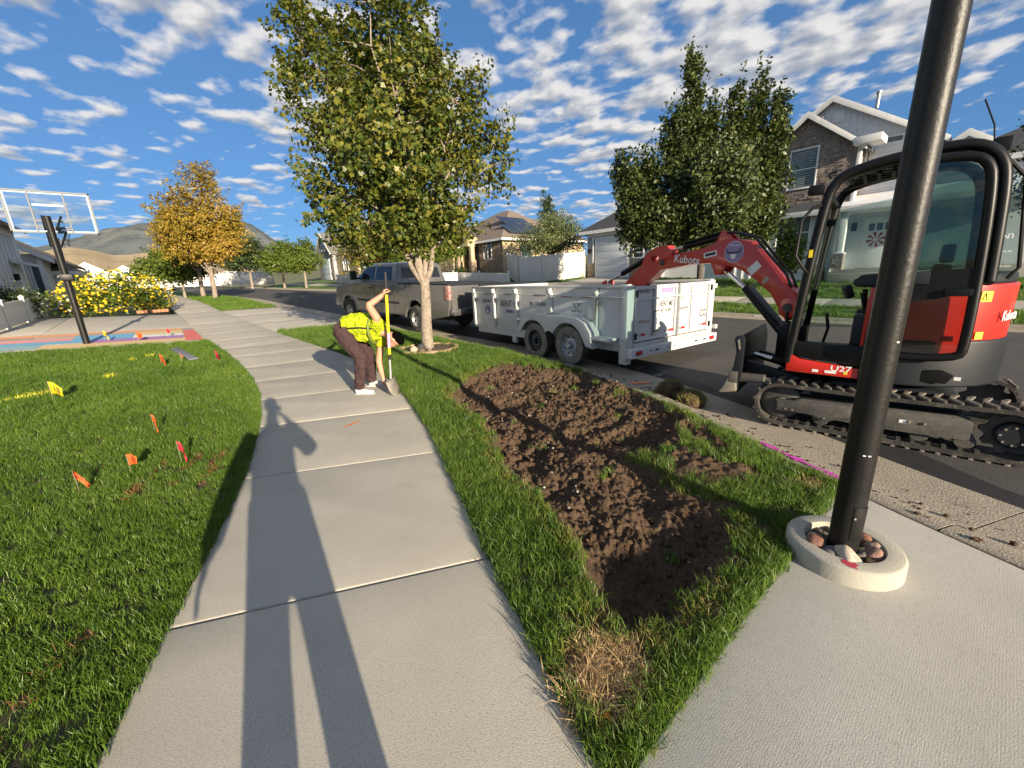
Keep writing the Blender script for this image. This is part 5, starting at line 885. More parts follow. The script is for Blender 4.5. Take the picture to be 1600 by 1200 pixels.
# ------------------------------------------------------------------ trees and shrubs
m_bark = M('bark_grey', (.30, .255, .205), (.20, .165, .13), rough=.95, spec=.1, scale=9, bump=.8, bscale=40, speck=(16, .56, .66, (.10, .08, .065))); m_barkd = M('bark_dark', (.10, .08, .06), (.06, .05, .04), rough=.95, scale=9, bump=.8, bscale=40)
LEAF = {'maple': [(0, -.5), (.20, -.28), (.50, -.20), (.34, .08), (.22, .14), (0, .55), (-.22, .14), (-.34, .08), (-.50, -.20), (-.20, -.28)], 'oval': [(0, -.5), (.26, -.18), (.24, .15), (0, .5), (-.24, .15), (-.26, -.18)]}
def leaves(C, n_per, spread, size, shape, seed, up=.35, squash=.8, out_c=None, spray=None):
    rg = np.random.default_rng(seed); N_ = len(C) * n_per; P0 = np.repeat(C, n_per, 0); d = rg.normal(size=(N_, 3)); d[:, 2] *= squash
    if spray:   # leaves strung along outward twigs, thinning toward the tip
        ln, ub = spray; o = C - out_c; o[:, 2] *= .5; o /= np.linalg.norm(o, axis=1, keepdims=True) + 1e-6; o = o * (1 - ub) + np.array([0, 0, 1.]) * ub + rg.normal(size=o.shape) * .35; o /= np.linalg.norm(o, axis=1, keepdims=True)
        t_ = rg.random(N_) ** 1.3; L_ = np.repeat(ln * (.5 + rg.random(len(C))), n_per); P0 = P0 + np.repeat(o, n_per, 0) * (t_ * L_ - .4 * ln)[:, None]; d *= (1.15 - .7 * t_)[:, None]
    Pp = P0 + d * spread
    nrm = rg.normal(size=(N_, 3)); nrm[:, 2] += up * 2
    if out_c is not None: o = Pp - out_c; nrm += 1.1 * o / (np.linalg.norm(o, axis=1, keepdims=True) + 1e-6)
    nrm /= np.linalg.norm(nrm, axis=1, keepdims=True); t = rg.normal(size=(N_, 3)); t[:, 2] -= .6; t -= nrm * (t * nrm).sum(1, keepdims=True); t /= np.linalg.norm(t, axis=1, keepdims=True); b = np.cross(nrm, t)
    sh = np.array(LEAF[shape]); k = len(sh); s = size * (.65 + .7 * rg.random(N_)); cup = -.18 * np.abs(sh[:, 0])
    V = Pp[:, None] + s[:, None, None] * (sh[None, :, 0, None] * b[:, None] + sh[None, :, 1, None] * t[:, None] + cup[None, :, None] * nrm[:, None]); F = np.arange(N_ * k).reshape(N_, k)
    return V.reshape(-1, 3), F, np.repeat(rg.random(N_), k)
def clusters(blobs, n, seed, lo=.35, depth=1.0):
    rg = np.random.default_rng(seed); vol = np.array([b[3] ** 2 * b[4] for b in blobs]) ** .66; idx = rg.choice(len(blobs), n, p=vol / vol.sum()); B = np.array(blobs)[idx]
    d = rg.normal(size=(n, 3)); d /= np.linalg.norm(d, axis=1, keepdims=True); r = (lo ** 2 + (1 - lo ** 2) * rg.random(n)) ** .5
    return B[:, :3] + d * r[:, None] * np.stack([B[:, 3], B[:, 3] * depth, B[:, 4]], 1)
def limb(mb, a, b, r0, r1, rg, n=5, wob=.06, sag=.0):
    a, b = Vector(a), Vector(b); L = (b - a).length; pts = []; off = Vector((0, 0, 0))
    for i in range(n + 1):
        t = i / n; q = a.lerp(b, t); k = math.sin(math.pi * t) * L * wob; q += Vector((rg.gauss(0, 1), rg.gauss(0, 1), rg.gauss(0, .5))) * k * .6; q.z += math.sin(math.pi * t) * L * sag; pts.append(q)
    mb.tube(pts, [r0 + (r1 - r0) * (i / n) ** .8 for i in range(n + 1)], 7); return pts
def tree(name, label, base, fork, tips, blobs, ncl, nper, spread, lsize, shape, lmat, bark, r0, seed, group=None, twigs=90, lo=.35, up=.35, cat='tree', depth=1.0, flare=1.35, spray=None):
    t = thing(name, label, cat, base, 0, group); rg = random.Random(seed); B = Vector(base); loc = lambda p: Vector(p) - B
    tm = MB(); f = loc(fork); pts = [Vector((0, 0, -.15)), Vector((0, 0, .06)), f * .35 + Vector((rg.uniform(-.02, .02), rg.uniform(-.02, .02), 0)), f * .7, f]; tm.tube(pts, [r0 * flare, r0 * 1.12, r0, r0 * .93, r0 * .88], 14); tm.build('trunk', bark, t, smooth=60)
    bm_ = MB(); nodes = []
    for tip in tips:
        tp = loc(tip); start = f * rg.uniform(.90, 1.0); pl = limb(bm_, start, tp, r0 * rg.uniform(.48, .62), r0 * .10, rg, 7, .05, .02); nodes += pl[2:]
    C = clusters(blobs, ncl, seed, lo, depth)
    for k in range(twigs):
        c = loc(C[rg.randrange(len(C))]); c = Vector(c); nd = min(nodes, key=lambda q: (q - c).length + .3 * max(0, q.z - c.z))
        if (nd - c).length < 3.2: limb(bm_, nd, c, r0 * .15, r0 * .035, rg, 4, .07, .03)
    bm_.build('branches', bark, t, smooth=60)
    cen = np.average(np.array(blobs)[:, :3], axis=0); V, F, A = leaves(C, nper, spread, lsize, shape, seed + 1, up, .8, cen, spray); me = fast_mesh('crown', V - np.array(base), F, False, {'rnd': A}); link_mesh('crown', me, lmat, t); return t
lm_maple = leaf_mat('leaf_maple', (.032, .060, .009), (.088, .115, .016), (.23, .205, .034), .30, .55); lm_pear = leaf_mat('leaf_pear', (.024, .042, .012), (.048, .072, .017), (.12, .135, .036), .22, .7); lm_gold = leaf_mat('leaf_gold', (.18, .15, .018), (.32, .23, .025), (.40, .24, .06), .35, .5); lm_grn = leaf_mat('leaf_green', (.055, .095, .014), (.10, .15, .02), (.17, .20, .03), .3, .6); lm_dk = leaf_mat('leaf_dark', (.022, .040, .012), (.045, .07, .018), (.08, .10, .03), .2, .6)
MAPLE = [(3.4, 11.1, 7.0, 0.80, 0.86), (2.98, 11.12, 6.04, 0.36, 0.65), (4.67, 10.14, 7.22, 1.2, 1.01), (4.19, 10.1, 5.98, 1.3, 1.15), (5.27, 9.53, 6.91, 0.95, 1.15), (5.75, 9.39, 6.05, .85, .95), (4.44, 9.56, 4.98, 1.75, 1.3), (3.19, 10.02, 4.89, 0.70, 0.76), (5.96, 8.77, 4.77, 1.1, 1.05), (3.32, 9.25, 3.75, 1.0, 0.81), (4.6, 8.94, 3.57, 1.5, 1.1), (6.06, 8.24, 3.85, 0.85, 0.70), (3.17, 9.2, 2.86, 0.80, 0.55), (3.9, 8.36, 2.62, 0.90, 0.55), (5.41, 8.72, 2.91, 0.80, 0.55), (4.35, 8.3, 2.75, .8, .55), (4.7, 8.2, 3.1, .9, .6), (3.4, 8.8, 2.4, .6, .4), (5.0, 8.4, 2.6, .6, .45), (6.33, 8.66, 5.73, 0.42, 0.74), (5.11, 10.15, 8.32, 0.95, 0.86), (4.74, 10.58, 4.01, 1.5, 1.25), (4.78, 11.47, 6.72, 1.2, 1.31), (6.02, 10.3, 5.46, 1.4, 1.33), (3.77, 8.22, 4.17, 1.0, 1.12), (4.63, 8.26, 5.57, 0.85, 1.02), (6.53, 8.07, 4.48, 0.42, 0.75), (3.06, 10.24, 3.65, 0.5, 0.58), (3.34, 11.34, 7.57, 0.45, 0.5)]
zt = float(zy(8.35)); tree('maple_tree', 'large green maple tree with pale trunk between the worker and the trailer', (4.38, 8.35, zt), (4.50, 8.45, 1.55), [(3.3, 9.4, 4.2), (3.4, 10.9, 6.8), (4.5, 9.7, 7.4), (5.3, 9.5, 7.2), (5.9, 8.9, 5.6), (6.1, 8.3, 4.0), (4.2, 8.4, 5.2), (5.4, 9.9, 5.6), (4.7, 10.6, 6.4)], [(b[0], b[1], b[2], b[3] * .88, b[4] * .88) for b in MAPLE], 1350, 28, .105, .095, 'maple', lm_maple, m_bark, .125, 21, twigs=280, lo=.30, spray=(.55, .45))
PEAR = [(14.79, 10.09, 4.0, 0.52, 1.79), (14.79, 10.6, 5.5, 0.28, 0.9), (15.48, 9.85, 4.96, 0.50, 1.54), (17.54, 9.14, 7.75, 0.46, 1.9), (16.61, 9.5, 6.4, 0.42, 1.6), (18.0, 8.6, 6.9, 0.28, 1.6), (18.77, 8.03, 7.3, 0.38, 1.75), (19.5, 7.5, 7.6, 0.38, 1.9), (20.05, 6.88, 7.0, 0.30, 1.7), (16.41, 8.99, 4.5, 1.35, 1.6), (17.83, 7.88, 4.6, 1.4, 1.7), (19.0, 6.89, 4.6, 0.95, 1.8), (16.74, 8.28, 3.39, 1.9, 1.05), (15.37, 9.43, 3.47, 1.1, 0.95), (18.31, 6.96, 3.31, 1.15, 1.05), (17.74, 9.49, 9.34, 0.30, 0.64), (16.26, 7.4, 4.37, 1.3, 1.5), (18.9, 8.6, 4.7, 1.4, 1.6), (19.6, 6.82, 5.99, 0.45, 1.5), (17.1, 9.0, 6.1, .75, 1.2), (18.4, 8.1, 6.0, .75, 1.3), (19.2, 7.5, 6.2, .6, 1.3), (17.3, 9.2, 7.0, .5, 1.0), (14.85, 10.2, 4.6, .40, 1.5)]
tree('pear_tree', 'dense upright pear tree with several pointed spires behind the excavator arm', (17.3, 8.3, float(gz_far(17.3, 8.3))), (17.3, 8.3, 2.3), [(14.9, 10.1, 4.8), (16.6, 9.4, 7.4), (17.5, 9.1, 8.8), (18.7, 8.0, 8.4), (19.5, 7.5, 8.6), (19.9, 6.9, 7.8), (16.4, 8.6, 5.2), (18.4, 7.4, 6.2)], PEAR, 4300, 26, .11, .14, 'oval', lm_pear, m_barkd, .13, 22, twigs=60, lo=.10, up=.1, spray=(.60, .80))
YT = [(2.62, 32.65, 7.48, 1.25, 1.5), (3.07, 32.53, 8.3, 0.6, 0.98), (1.42, 33.14, 6.01, 1.45, 1.3), (3.37, 31.5, 5.91, 1.4, 1.45), (2.16, 32.25, 5.21, 2.2, 1.45), (0.74, 33.32, 4.9, 1.0, 0.8), (3.74, 30.8, 4.74, 0.85, 0.85), (1.6, 32.27, 3.95, 1.8, 0.62), (2.95, 31.13, 3.9, 1.2, 0.6)]
tree('golden_tree', 'golden yellow autumn tree with pale trunk on the far grass island', (2.24, 32.0, float(zy(32))), (2.3, 32.0, 2.7), [(1.2, 33, 5.6), (2.6, 32.6, 7.6), (3.4, 31.5, 6.2), (2.2, 32.2, 6.0), (.9, 33.2, 4.8)], YT, 760, 30, .15, .14, 'oval', lm_gold, m_bark, .13, 23, 'street trees in the near parking strip', twigs=50, lo=.3, spray=(.8, .5))
def simple_tree(name, label, x, y, z, h, w_, mat, seed, group, leaf=.2, ncl=200, trunk=.3, bark=m_bark, zz=None, name_fork=None):
    rg = random.Random(seed); bl = [(x, y, z + h * .62, w_ * .40, h * .30), (x - w_ * .25, y + rg.uniform(-.4, .4), z + h * .50, w_ * .28, h * .18), (x + w_ * .25, y - .3, z + h * .52, w_ * .28, h * .18), (x + rg.uniform(-.2, .2) * w_, y, z + h * .82, w_ * .22, h * .17), (x - w_ * .12, y, z + h * .42, w_ * .30, h * .12), (x + w_ * .15, y, z + h * .70, w_ * .26, h * .16)]
    return tree(name, label, (x, y, z), (x + .05, y, z + h * trunk), [(b[0], b[1], b[2]) for b in bl[:5]], bl, int(ncl * 1.3), 26, w_ * .05, leaf * .72, 'oval', mat, bark, .02 * h + .02, seed, group, twigs=24, lo=.3, spray=(w_ * .13, .4))
S1 = 'street trees in the near parking strip'; S2 = 'street trees across the road'
simple_tree('olive_tree', 'olive green tree with dark leaning trunk just behind the golden tree', 1.95, 37.6, float(zy(37.6)), 6.0, 4.4, lm_grn, 31, S1, .24)
simple_tree('green_tree', 'round green tree beside the sidewalk left of the golden tree', .95, 40., float(zy(40)) + .05, 3.3, 4.2, lm_grn, 32, S1, .26)
simple_tree('green_tree', 'farther low green tree above the end of the yellow flowers', -.1, 46., float(zy(46)) + .05, 3.4, 4.0, lm_grn, 33, S1, .3)
simple_tree('dark_tree', 'dark green tree in front of the slatted white fence, right of the golden tree', 7.9, 58., float(zy(58)) + .1, 6.0, 6.6, lm_dk, 34, S2, .34)
simple_tree('lime_tree', 'bright green young tree with white trunk left of gabled house', 11.0, 46., float(gz_far(11., 46)), 4.9, 4.0, lm_grn, 35, S2, .26)
simple_tree('lime_tree', 'second bright young tree, leaning trunk, left neighbour of white-trunked one', 9.9, 50.5, float(gz_far(9.9, 50.5)), 5.2, 4.2, lm_grn, 36, S2, .28)
simple_tree('russet_tree', 'olive and russet tree behind the pickup cab, left of the maple', 14.4, 33.5, float(gz_far(14.4, 33.5)), 5.2, 7.4, leaf_mat('leaf_olive', (.07, .09, .014), (.13, .12, .02), (.22, .13, .03), .3, .5), 37, S2, .24, 380)
simple_tree('shadowed_tree', 'dark green tree between pickup roof and tan house', 15.4, 28.5, float(gz_far(15.4, 28.5)), 4.9, 5.6, lm_grn, 38, S2, .22, 330)
simple_tree('lime_tree', 'small bright tree in front of tan house entry columns', 17.8, 31., float(gz_far(17.8, 31)), 5.2, 4.2, lm_grn, 39, S2, .22, 220)
simple_tree('bushy_tree', 'wide grey green bushy tree rising behind tall white fence', 25.4, 25.0, float(gz_far(25.4, 25)), 5.0, 6.6, leaf_mat('leaf_sage', (.06, .085, .03), (.12, .15, .05), (.20, .21, .09), .3, .5), 40, 'trees behind the white fence', .20, 420)
simple_tree('conifer', 'pointed conifer showing above the tan roof and solar panels', 40., 40., 3.0, 9.5, 3.4, lm_dk, 41, 'trees behind the white fence', .26, 200)
simple_tree('side_tree', 'dark tree at the right picture edge behind the excavator cab', 22., -.7, float(gz_far(22., -.7)), 7.2, 3.0, lm_dk, 42, None, .16, 380)
# climbing evergreen by the house corner and small shrubs
tree('climbing_evergreen', 'drooping narrow evergreen at the stone house corner', (22.9, 6.9, float(gz_far(22.9, 6.9))), (22.9, 6.9, 3.0), [(22.9, 6.9, 3.6)], [(22.9, 6.9, 1.9, .55, .9), (22.85, 7.0, 3.0, .42, .8), (23.2, 6.6, 2.3, .35, .7)], 110, 22, .12, .15, 'oval', lm_grn, m_barkd, .06, 51, twigs=10, cat='shrub')
def shrub(label, x, y, z, r, h, mat, seed, n=40, leaf=.1, group='foundation shrubs'):
    C = clusters([(0, 0, h * .45, r, h * .5), (r * .3, r * .1, h * .35, r * .7, h * .35)], n, seed, .2); V, F, A = leaves(C, 20, r * .16, leaf, 'oval', seed, .4); t = thing('shrub', label, 'shrub', (x, y, z), 0, group); link_mesh('foliage', fast_mesh('foliage', V, F, False, {'rnd': A}), mat, t)
    st = MB(); rg = random.Random(seed)
    for k in range(5): st.tube([(0, 0, -.05), (rg.uniform(-.3, .3) * r, rg.uniform(-.3, .3) * r, h * .5)], [.02, .008], 5)
    st.build('stem', m_barkd, t); return t
shrub('low golden shrub under the ground floor windows', 25.3, 6.0, float(gz_far(25.3, 6)), .45, .6, lm_gold, 61); shrub('low dark green shrub beside the golden shrub', 25.3, 4.7, float(gz_far(25.3, 4.7)), .5, .6, lm_dk, 62); shrub('rounded green shrub before the gabled house', 17., 47.5, float(gz_far(17., 47.5)), 1.2, 1.4, lm_grn, 63, 60, .2); shrub('yellow tinged shrub before the gabled house garage', 17.2, 52., float(gz_far(17.2, 52)), .9, 1.1, lm_gold, 64, 50, .2)
shrub('dark shrub at the tan house porch', 23.5, 36.5, float(gz_far(23.5, 36.5)), .8, .9, lm_dk, 65, 50, .14)
shrub('black shaded hedge against the grey garage wall', -4.25, 22.2, float(gz_left(-4.25, 22.2)) + .05, .75, 1.35, lm_dk, 66, 110, .09, 'hedge plants')
# yellow flower bush
FB = thing('flower_bush', 'big bush of yellow daisies with white blooms beyond the driveway', 'flower bush', (-1.6, 24.2, float(gz_left(-1.6, 24.2)) - .05)); fbl = [(-1.4, .2, .55, .9, .55), (-.6, .1, .75, 1.0, .75), (.3, .0, .85, 1.1, .85), (1.0, .2, .55, .9, .55), (-.2, .9, 1.1, 1.0, .75), (.9, 1.2, .8, .9, .7), (-1.2, 1.0, .8, .8, .8)]
C = clusters(fbl, 330, 71, .2); C[:, 2] = np.maximum(C[:, 2], .06); V, F, A = leaves(C, 20, .12, .10, 'oval', 71, .3); link_mesh('foliage', fast_mesh('foliage', V, F, False, {'rnd': A}), lm_grn, FB)
def blooms(nm, Cs, size, mat, seed, toward):
    rg = np.random.default_rng(seed); n = len(Cs); nrm = rg.normal(size=(n, 3)) * .55 + np.array(toward); nrm /= np.linalg.norm(nrm, axis=1, keepdims=True); t = rg.normal(size=(n, 3)); t -= nrm * (t * nrm).sum(1, keepdims=True); t /= np.linalg.norm(t, axis=1, keepdims=True); b = np.cross(nrm, t); k = 16
    ang = np.arange(k) * 2 * math.pi / k; rad = np.where(np.arange(k) % 2 == 0, 1., .55); s = size * (.7 + .6 * rg.random(n)); V = Cs[:, None] + s[:, None, None] * (rad * np.cos(ang))[None, :, None] * b[:, None] + s[:, None, None] * (rad * np.sin(ang))[None, :, None] * t[:, None] + (s[:, None, None] * .25 * (rad > .8)[None, :, None]) * nrm[:, None]
    o = link_mesh(nm, fast_mesh(nm, V.reshape(-1, 3), np.arange(n * k).reshape(n, k), False), mat, FB); o['kind'] = 'stuff'; return o
m_petal = M('petal_yellow', (.72, .47, .01), (.78, .58, .02), rough=.6, scale=8, trans=.25); m_petw = M('petal_white', (.80, .76, .64), rough=.6, scale=8, trans=.25)
Cf = clusters(fbl, 850, 72, .93); Cf[:, 2] = np.maximum(Cf[:, 2] + .05, .1); blooms('yellow_flowers', Cf, .054, m_petal, 73, (.25, -.8, .55)); Cw = np.concatenate([clusters([(1.2, .9, 1.0, .6, .5)], 70, 74, .8), clusters([(-1.5, -.2, .5, .35, .4)], 25, 75, .8)]); blooms('white_flowers', Cw, .05, m_petw, 76, (.2, -.8, .5))
be = MB()
for k in range(7): a = R(-30 + 22 * k); be.box((1.0 + .55 * math.cos(a), .15 + .75 * math.sin(a) - .35, .06), (.14, .26, .13), (0, 0, a))
bd = thing('bed_edging', 'terracotta edging bricks in front of the yellow flowers', 'edging', (-1.3, 23.6, float(gz_left(-1.3, 23.6)))); m_terra = M('terracotta', (.42, .19, .10), (.34, .15, .08), rough=.9, scale=8)
for k in range(8): P('brick', m_terra, bd, .01, box=((.2 + .26 * k * .5, -.55 + .0 * k, .05), (.24 * .5, .12, .12)))
# stone ring and rocks round the maple
te = thing('tree_ring', 'tan curved edging stones around the maple trunk', 'tree ring', (TREE_XY[0], TREE_XY[1], zt)); m_sand = M('sandstone', (.42, .28, .18), (.34, .22, .14), rough=.9, scale=12, bump=.4, bscale=50)
em = MB().box((0, 0, 0), (.085, .205, .07)).mesh('edging_stone', .014); em.materials.append(m_sand)
for k in range(20): a = 2 * math.pi * k / 20; o = link_mesh('edging_stone', em, None, te); o.location = (.66 * math.cos(a), .66 * math.sin(a), .018 + .004 * (k % 3)); o.rotation_euler = (0, 0, a + R(random.uniform(-3, 3)))
MB().lathe([(0, -.02), (.62, -.02), (.60, .008), (.3, .03), (0, .05)], 32).build('mulch', M('mulch', (.12, .085, .06), (.07, .05, .035), rough=1, scale=30, bump=1, bscale=80), te)
for i, (x, y, r, c, lb) in enumerate([(-.40, -.08, (.10, .08, .085), (.42, .33, .25), 'pale rock at the left of maple trunk'), (-.22, -.10, (.11, .09, .11), (.045, .045, .045), 'black rock against the maple trunk'), (-.30, -.28, (.08, .06, .05), (.15, .11, .09), 'small brown rock below the maple rocks'), (-.12, -.30, (.06, .05, .05), (.20, .17, .14), 'small grey rock at maple front')]):
    V0, F0 = ico(3); n = fbm(V0[:, 0] * 1.8 + 5 * i + 30, V0[:, 1] * 1.8 + V0[:, 2] * 1.4 + 17, 3, i + 9); o = link_mesh('garden_rock', fast_mesh('garden_rock', V0 * (.68 + .62 * n[:, None]) * np.array(r), F0, True), M('grock_%d' % i, c, tuple(v * .7 for v in c), rough=.85, scale=16, bump=.5, bscale=40)); o.location = (TREE_XY[0] + x, TREE_XY[1] + y, zt + r[2] * .6); tag(o, lb, 'rock', 'rocks at the maple foot')
# two fallen leaves
for (x, y, c, lb, rz) in ((.93, .66, (.60, .26, .03), 'orange fallen leaf in the straw patch corner', 1.0), (.965, .50, (.52, .55, .16), 'pale yellow maple leaf fallen on the driveway edge', 2.4)):
    sh = LEAF['maple']; mb = MB(); mb.add([(p[0] * .05, p[1] * .05, .02 * abs(p[0]) + .004 * math.sin(9 * p[1])) for p in sh], [tuple(range(len(sh)))]); o = mb.build('fallen_leaf', M('fallen_%d' % int(rz * 10), c, tuple(v * .7 for v in c), rough=.7, scale=30, trans=.2)); o.location = (x, y, .03 if rz < 2 else .012); o.rotation_euler = (R(20), R(8), rz); tag(o, lb, 'leaf')
# ------------------------------------------------------------------ houses and fences
m_side = M('siding_white', (.72, .73, .73), (.66, .67, .68), rough=.6, scale=2); m_trim = M('trim_white', (.74, .74, .72), rough=.5, scale=3); m_shk = M('shake_white', (.68, .70, .72), (.60, .62, .65), rough=.7, scale=5)
m_roofd = M('shingle_dark', (.055, .058, .065), (.035, .037, .042), rough=.95, scale=14, bump=.6, bscale=60); m_roofb = M('shingle_brown', (.20, .155, .12), (.14, .11, .085), rough=.95, scale=9, bump=.6, bscale=50); m_roofg = M('shingle_grey', (.17, .16, .15), (.12, .115, .11), rough=.95, scale=10, bump=.6, bscale=50)
m_win = M('window_glass', (.045, .075, .080), (.07, .11, .115), rough=.05, spec=.7, scale=1.5); m_stuc = M('stucco_tan', (.48, .37, .23), (.43, .33, .205), rough=.9, scale=4, bump=.3, bscale=60); m_gdoor = M('garage_door_paint', (.50, .54, .58), (.45, .49, .53), rough=.5, scale=2); m_vin = M('vinyl_white', (.62, .60, .565), (.57, .55, .515), rough=.45, scale=3); m_gsid = M('siding_grey', (.27, .29, .315), (.24, .26, .285), rough=.7, scale=3)
def mstone(nm, c1, c2, c3):
    m = M(nm, c1, c2, rough=.9, scale=3.3, detail=6, bump=.5, bscale=25, grime=(2.3, .52, .66, c3)); return m
m_stone = mstone('ledge_stone', (.28, .225, .19), (.17, .14, .125), (.40, .34, .29)); m_stone2 = mstone('ledge_stone_tan', (.32, .24, .17), (.21, .155, .115), (.42, .33, .24))
def stones(nm, parent, mat, org, du, dv, W, H, inside, seed, nrm, row=.105, lmin=.16, lmax=.48, dep=(.015, .06)):
    """courses of ledge stone: real blocks with uneven faces"""
    rg = random.Random(seed); mb = MB(); org, du, dv, nrm = Vector(org), Vector(du), Vector(dv), Vector(nrm); v = 0.
    while v < H - .02:
        h = row * rg.uniform(.7, 1.35); u = -rg.uniform(0, .2)
        while u < W:
            l = rg.uniform(lmin, lmax); a, b = max(0, u), min(W, u + l)
            if b - a > .04 and inside((a + b) / 2, v + h / 2):
                d = rg.uniform(*dep); g = .008; c = [org + du * p + dv * q for p, q in ((a + g, v + g), (b - g, v + g), (b - g, v + h - g), (a + g, v + h - g))]; t = [q + nrm * d * rg.uniform(.8, 1.1) for q in c]
                mb.add(c + t, [(4, 5, 6, 7), (0, 1, 5, 4), (1, 2, 6, 5), (2, 3, 7, 6), (3, 0, 4, 7)])
            u += l
        v += h
    o = mb.build(nm, mat, parent, smooth=0); o['kind'] = 'stuff'; return o
def window(parent, X, y0, y1, z0, z1, s=-1, mull=(), rails=(), axis='x', fr=.07, blinds=False):
    """framed window on a wall facing s along the axis"""
    def bx_(nm, m, a0, a1, b0, b1, d0, d1, par):
        p, q = sorted((X + s * d0, X + s * d1)); return P(nm, m, par, .004, bb=((p, a0, b0), (q, a1, b1))) if axis == 'x' else P(nm, m, par, .004, bb=((a0, p, b0), (a1, q, b1)))
    wn = bx_('window', m_win, y0, y1, z0, z1, .004, .02, parent)
    for a in ((y0 - fr, y0, z0 - fr, z1 + fr), (y1, y1 + fr, z0 - fr, z1 + fr), (y0, y1, z1, z1 + fr), (y0, y1, z0 - fr, z0)): bx_('window_frame', m_trim, *a, .002, .075, wn)
    for m_ in mull: bx_('mullion', m_trim, m_ - .025, m_ + .025, z0, z1, .012, .055, wn)
    for r in rails: bx_('mullion', m_trim, y0, y1, r - .025, r + .025, .012, .05, wn)
    if blinds:
        n = int((z1 - z0) / .11); bm = MB()
        for k in range(n): zz = z0 + .06 + k * .11; p, q = sorted((X + s * .021, X + s * .024)); bm.bb((p, y0 + .02, zz), (q, y1 - .02, zz + .055))
        b = bm.build('blind', M('blind_slats', (.20, .25, .26), rough=.6), wn); b['kind'] = 'stuff'
    return wn
def gable_roof(parent, x0, x1, yc, half, ze, zp, mat, ov=.35, th=.16, fascia=True):
    """ridge along x"""
    sl = (zp - ze) / half; yl, yr = yc - half - ov, yc + half + ov; zl = ze - sl * ov; r = P('roof', mat, parent, .0, prism=([(yl, zl), (yc, zp), (yr, zl), (yr, zl - th), (yc, zp - th), (yl, zl - th)], x0 - ov + .03, x1))
    if fascia: P('fascia', m_trim, r, .004, prism=([(yl - .01, zl + .02), (yc, zp + .03), (yr + .01, zl + .02), (yr + .01, zl - th - .07), (yc, zp - th - .10), (yl - .01, zl - th - .07)], x0 - ov - .02, x0 - ov + .028))
    return r
def gable_roof_y(parent, y0, y1, xc, half, ze, zp, mat, ov=.35, th=.16):
    sl = (zp - ze) / half; xl, xr = xc - half - ov, xc + half + ov; zl = ze - sl * ov; r = P('roof', mat, parent, prism=([(xl, zl), (xc, zp), (xr, zl), (xr, zl - th), (xc, zp - th), (xl, zl - th)], y0 - ov, y1 + ov, 'y')); P('fascia', m_trim, r, .004, prism=([(xl - .01, zl + .02), (xc, zp + .03), (xr + .01, zl + .02), (xr + .01, zl - th - .07), (xc, zp - th - .1), (xl - .01, zl - th - .07)], y0 - ov - .03, y0 - ov - .002, 'y')); return r
def hip_roof(parent, x0, x1, y0, y1, ze, zp, mat, ov=.4, ridge='y', inset=None):
    a, b, c, d = x0 - ov, x1 + ov, y0 - ov, y1 + ov; ins = inset or min(b - a, d - c) / 2
    rg_ = [((a + b) / 2, c + ins, zp), ((a + b) / 2, d - ins, zp)] if ridge == 'y' else [(a + ins, (c + d) / 2, zp), (b - ins, (c + d) / 2, zp)]
    V = [(a, c, ze), (b, c, ze), (b, d, ze), (a, d, ze)] + rg_ + [(a, c, ze - .02), (b, c, ze - .02), (b, d, ze - .02), (a, d, ze - .02)]; mb = MB()
    mb.add(V, [(0, 1, 4), (1, 2, 5, 4), (2, 3, 5), (3, 0, 4, 5), (0, 1, 7, 6), (1, 2, 8, 7), (2, 3, 9, 8), (3, 0, 6, 9), (6, 7, 8, 9)] if ridge == 'y' else [(0, 1, 5, 4), (1, 2, 5), (2, 3, 4, 5), (3, 0, 4), (0, 1, 7, 6), (1, 2, 8, 7), (2, 3, 9, 8), (3, 0, 6, 9), (6, 7, 8, 9)])
    r = mb.build('roof', mat, parent, smooth=0)
    for q in (((a, c, ze - .24), (b, c + .03, ze - .022)), ((a, d - .03, ze - .24), (b, d, ze - .022)), ((a, c + .031, ze - .24), (a + .03, d - .031, ze - .022)), ((b - .03, c + .031, ze - .24), (b, d - .031, ze - .022))): P('fascia', m_trim, r, bb=q)
    return r
def garage_door(parent, X, y0, y1, z0, z1, mat, rows=4, cols=4):
    d = P('garage_door', m_trim, parent, .004, bb=((X - .05, y0 - .12, z0), (X - .004, y1 + .12, z1 + .14)))
    for r in range(rows):
        h = (z1 - z0) / rows; P('door_panel', mat, d, .012, bb=((X - .085, y0, z0 + r * h + .006), (X - .052, y1, z0 + (r + 1) * h - .006)))
    return d
# --- two storey stone and shake house
HS = thing('stone_house', 'two storey white shake and brown stone house with gables behind the excavator', 'house'); g0 = float(gz_far(26, 6)) + .0
P('wall', m_side, HS, bb=((25.3, 5.75, g0 - .3), (33, 10.4, 4.2))); P('wall', m_shk, HS, bb=((27.3, 2.9, g0 - .3), (34, 11.0, 6.95))); P('wall', m_shk, HS, bb=((27.3, -7, g0 - .3), (34, 2.899, 5.6))); hip_roof(HS, 27.3, 34, -7, 2.85, 5.65, 7.6, m_roofd, .4, 'y'); P('wall', m_stone, HS, prism=([(5.45, 4.3), (5.45, 7.15), (7.55, 8.85), (9.7, 7.15), (9.7, 4.3)], 26.0, 30.)); P('wall', m_shk, HS, prism=([(2.9, 6.95), (6.95, 9.6), (11.0, 6.95)], 27.3, 33))
stones('stone_facing', HS, m_stone, (25.998, 5.45, 4.3), (0, 1, 0), (0, 0, 1), 4.25, 4.6, lambda u, v: v + 4.3 < 8.82 - abs(u - 2.1) * .81 and not (1.45 < u < 2.85 and 1.12 < v < 3.1), 5, (-1, 0, 0))
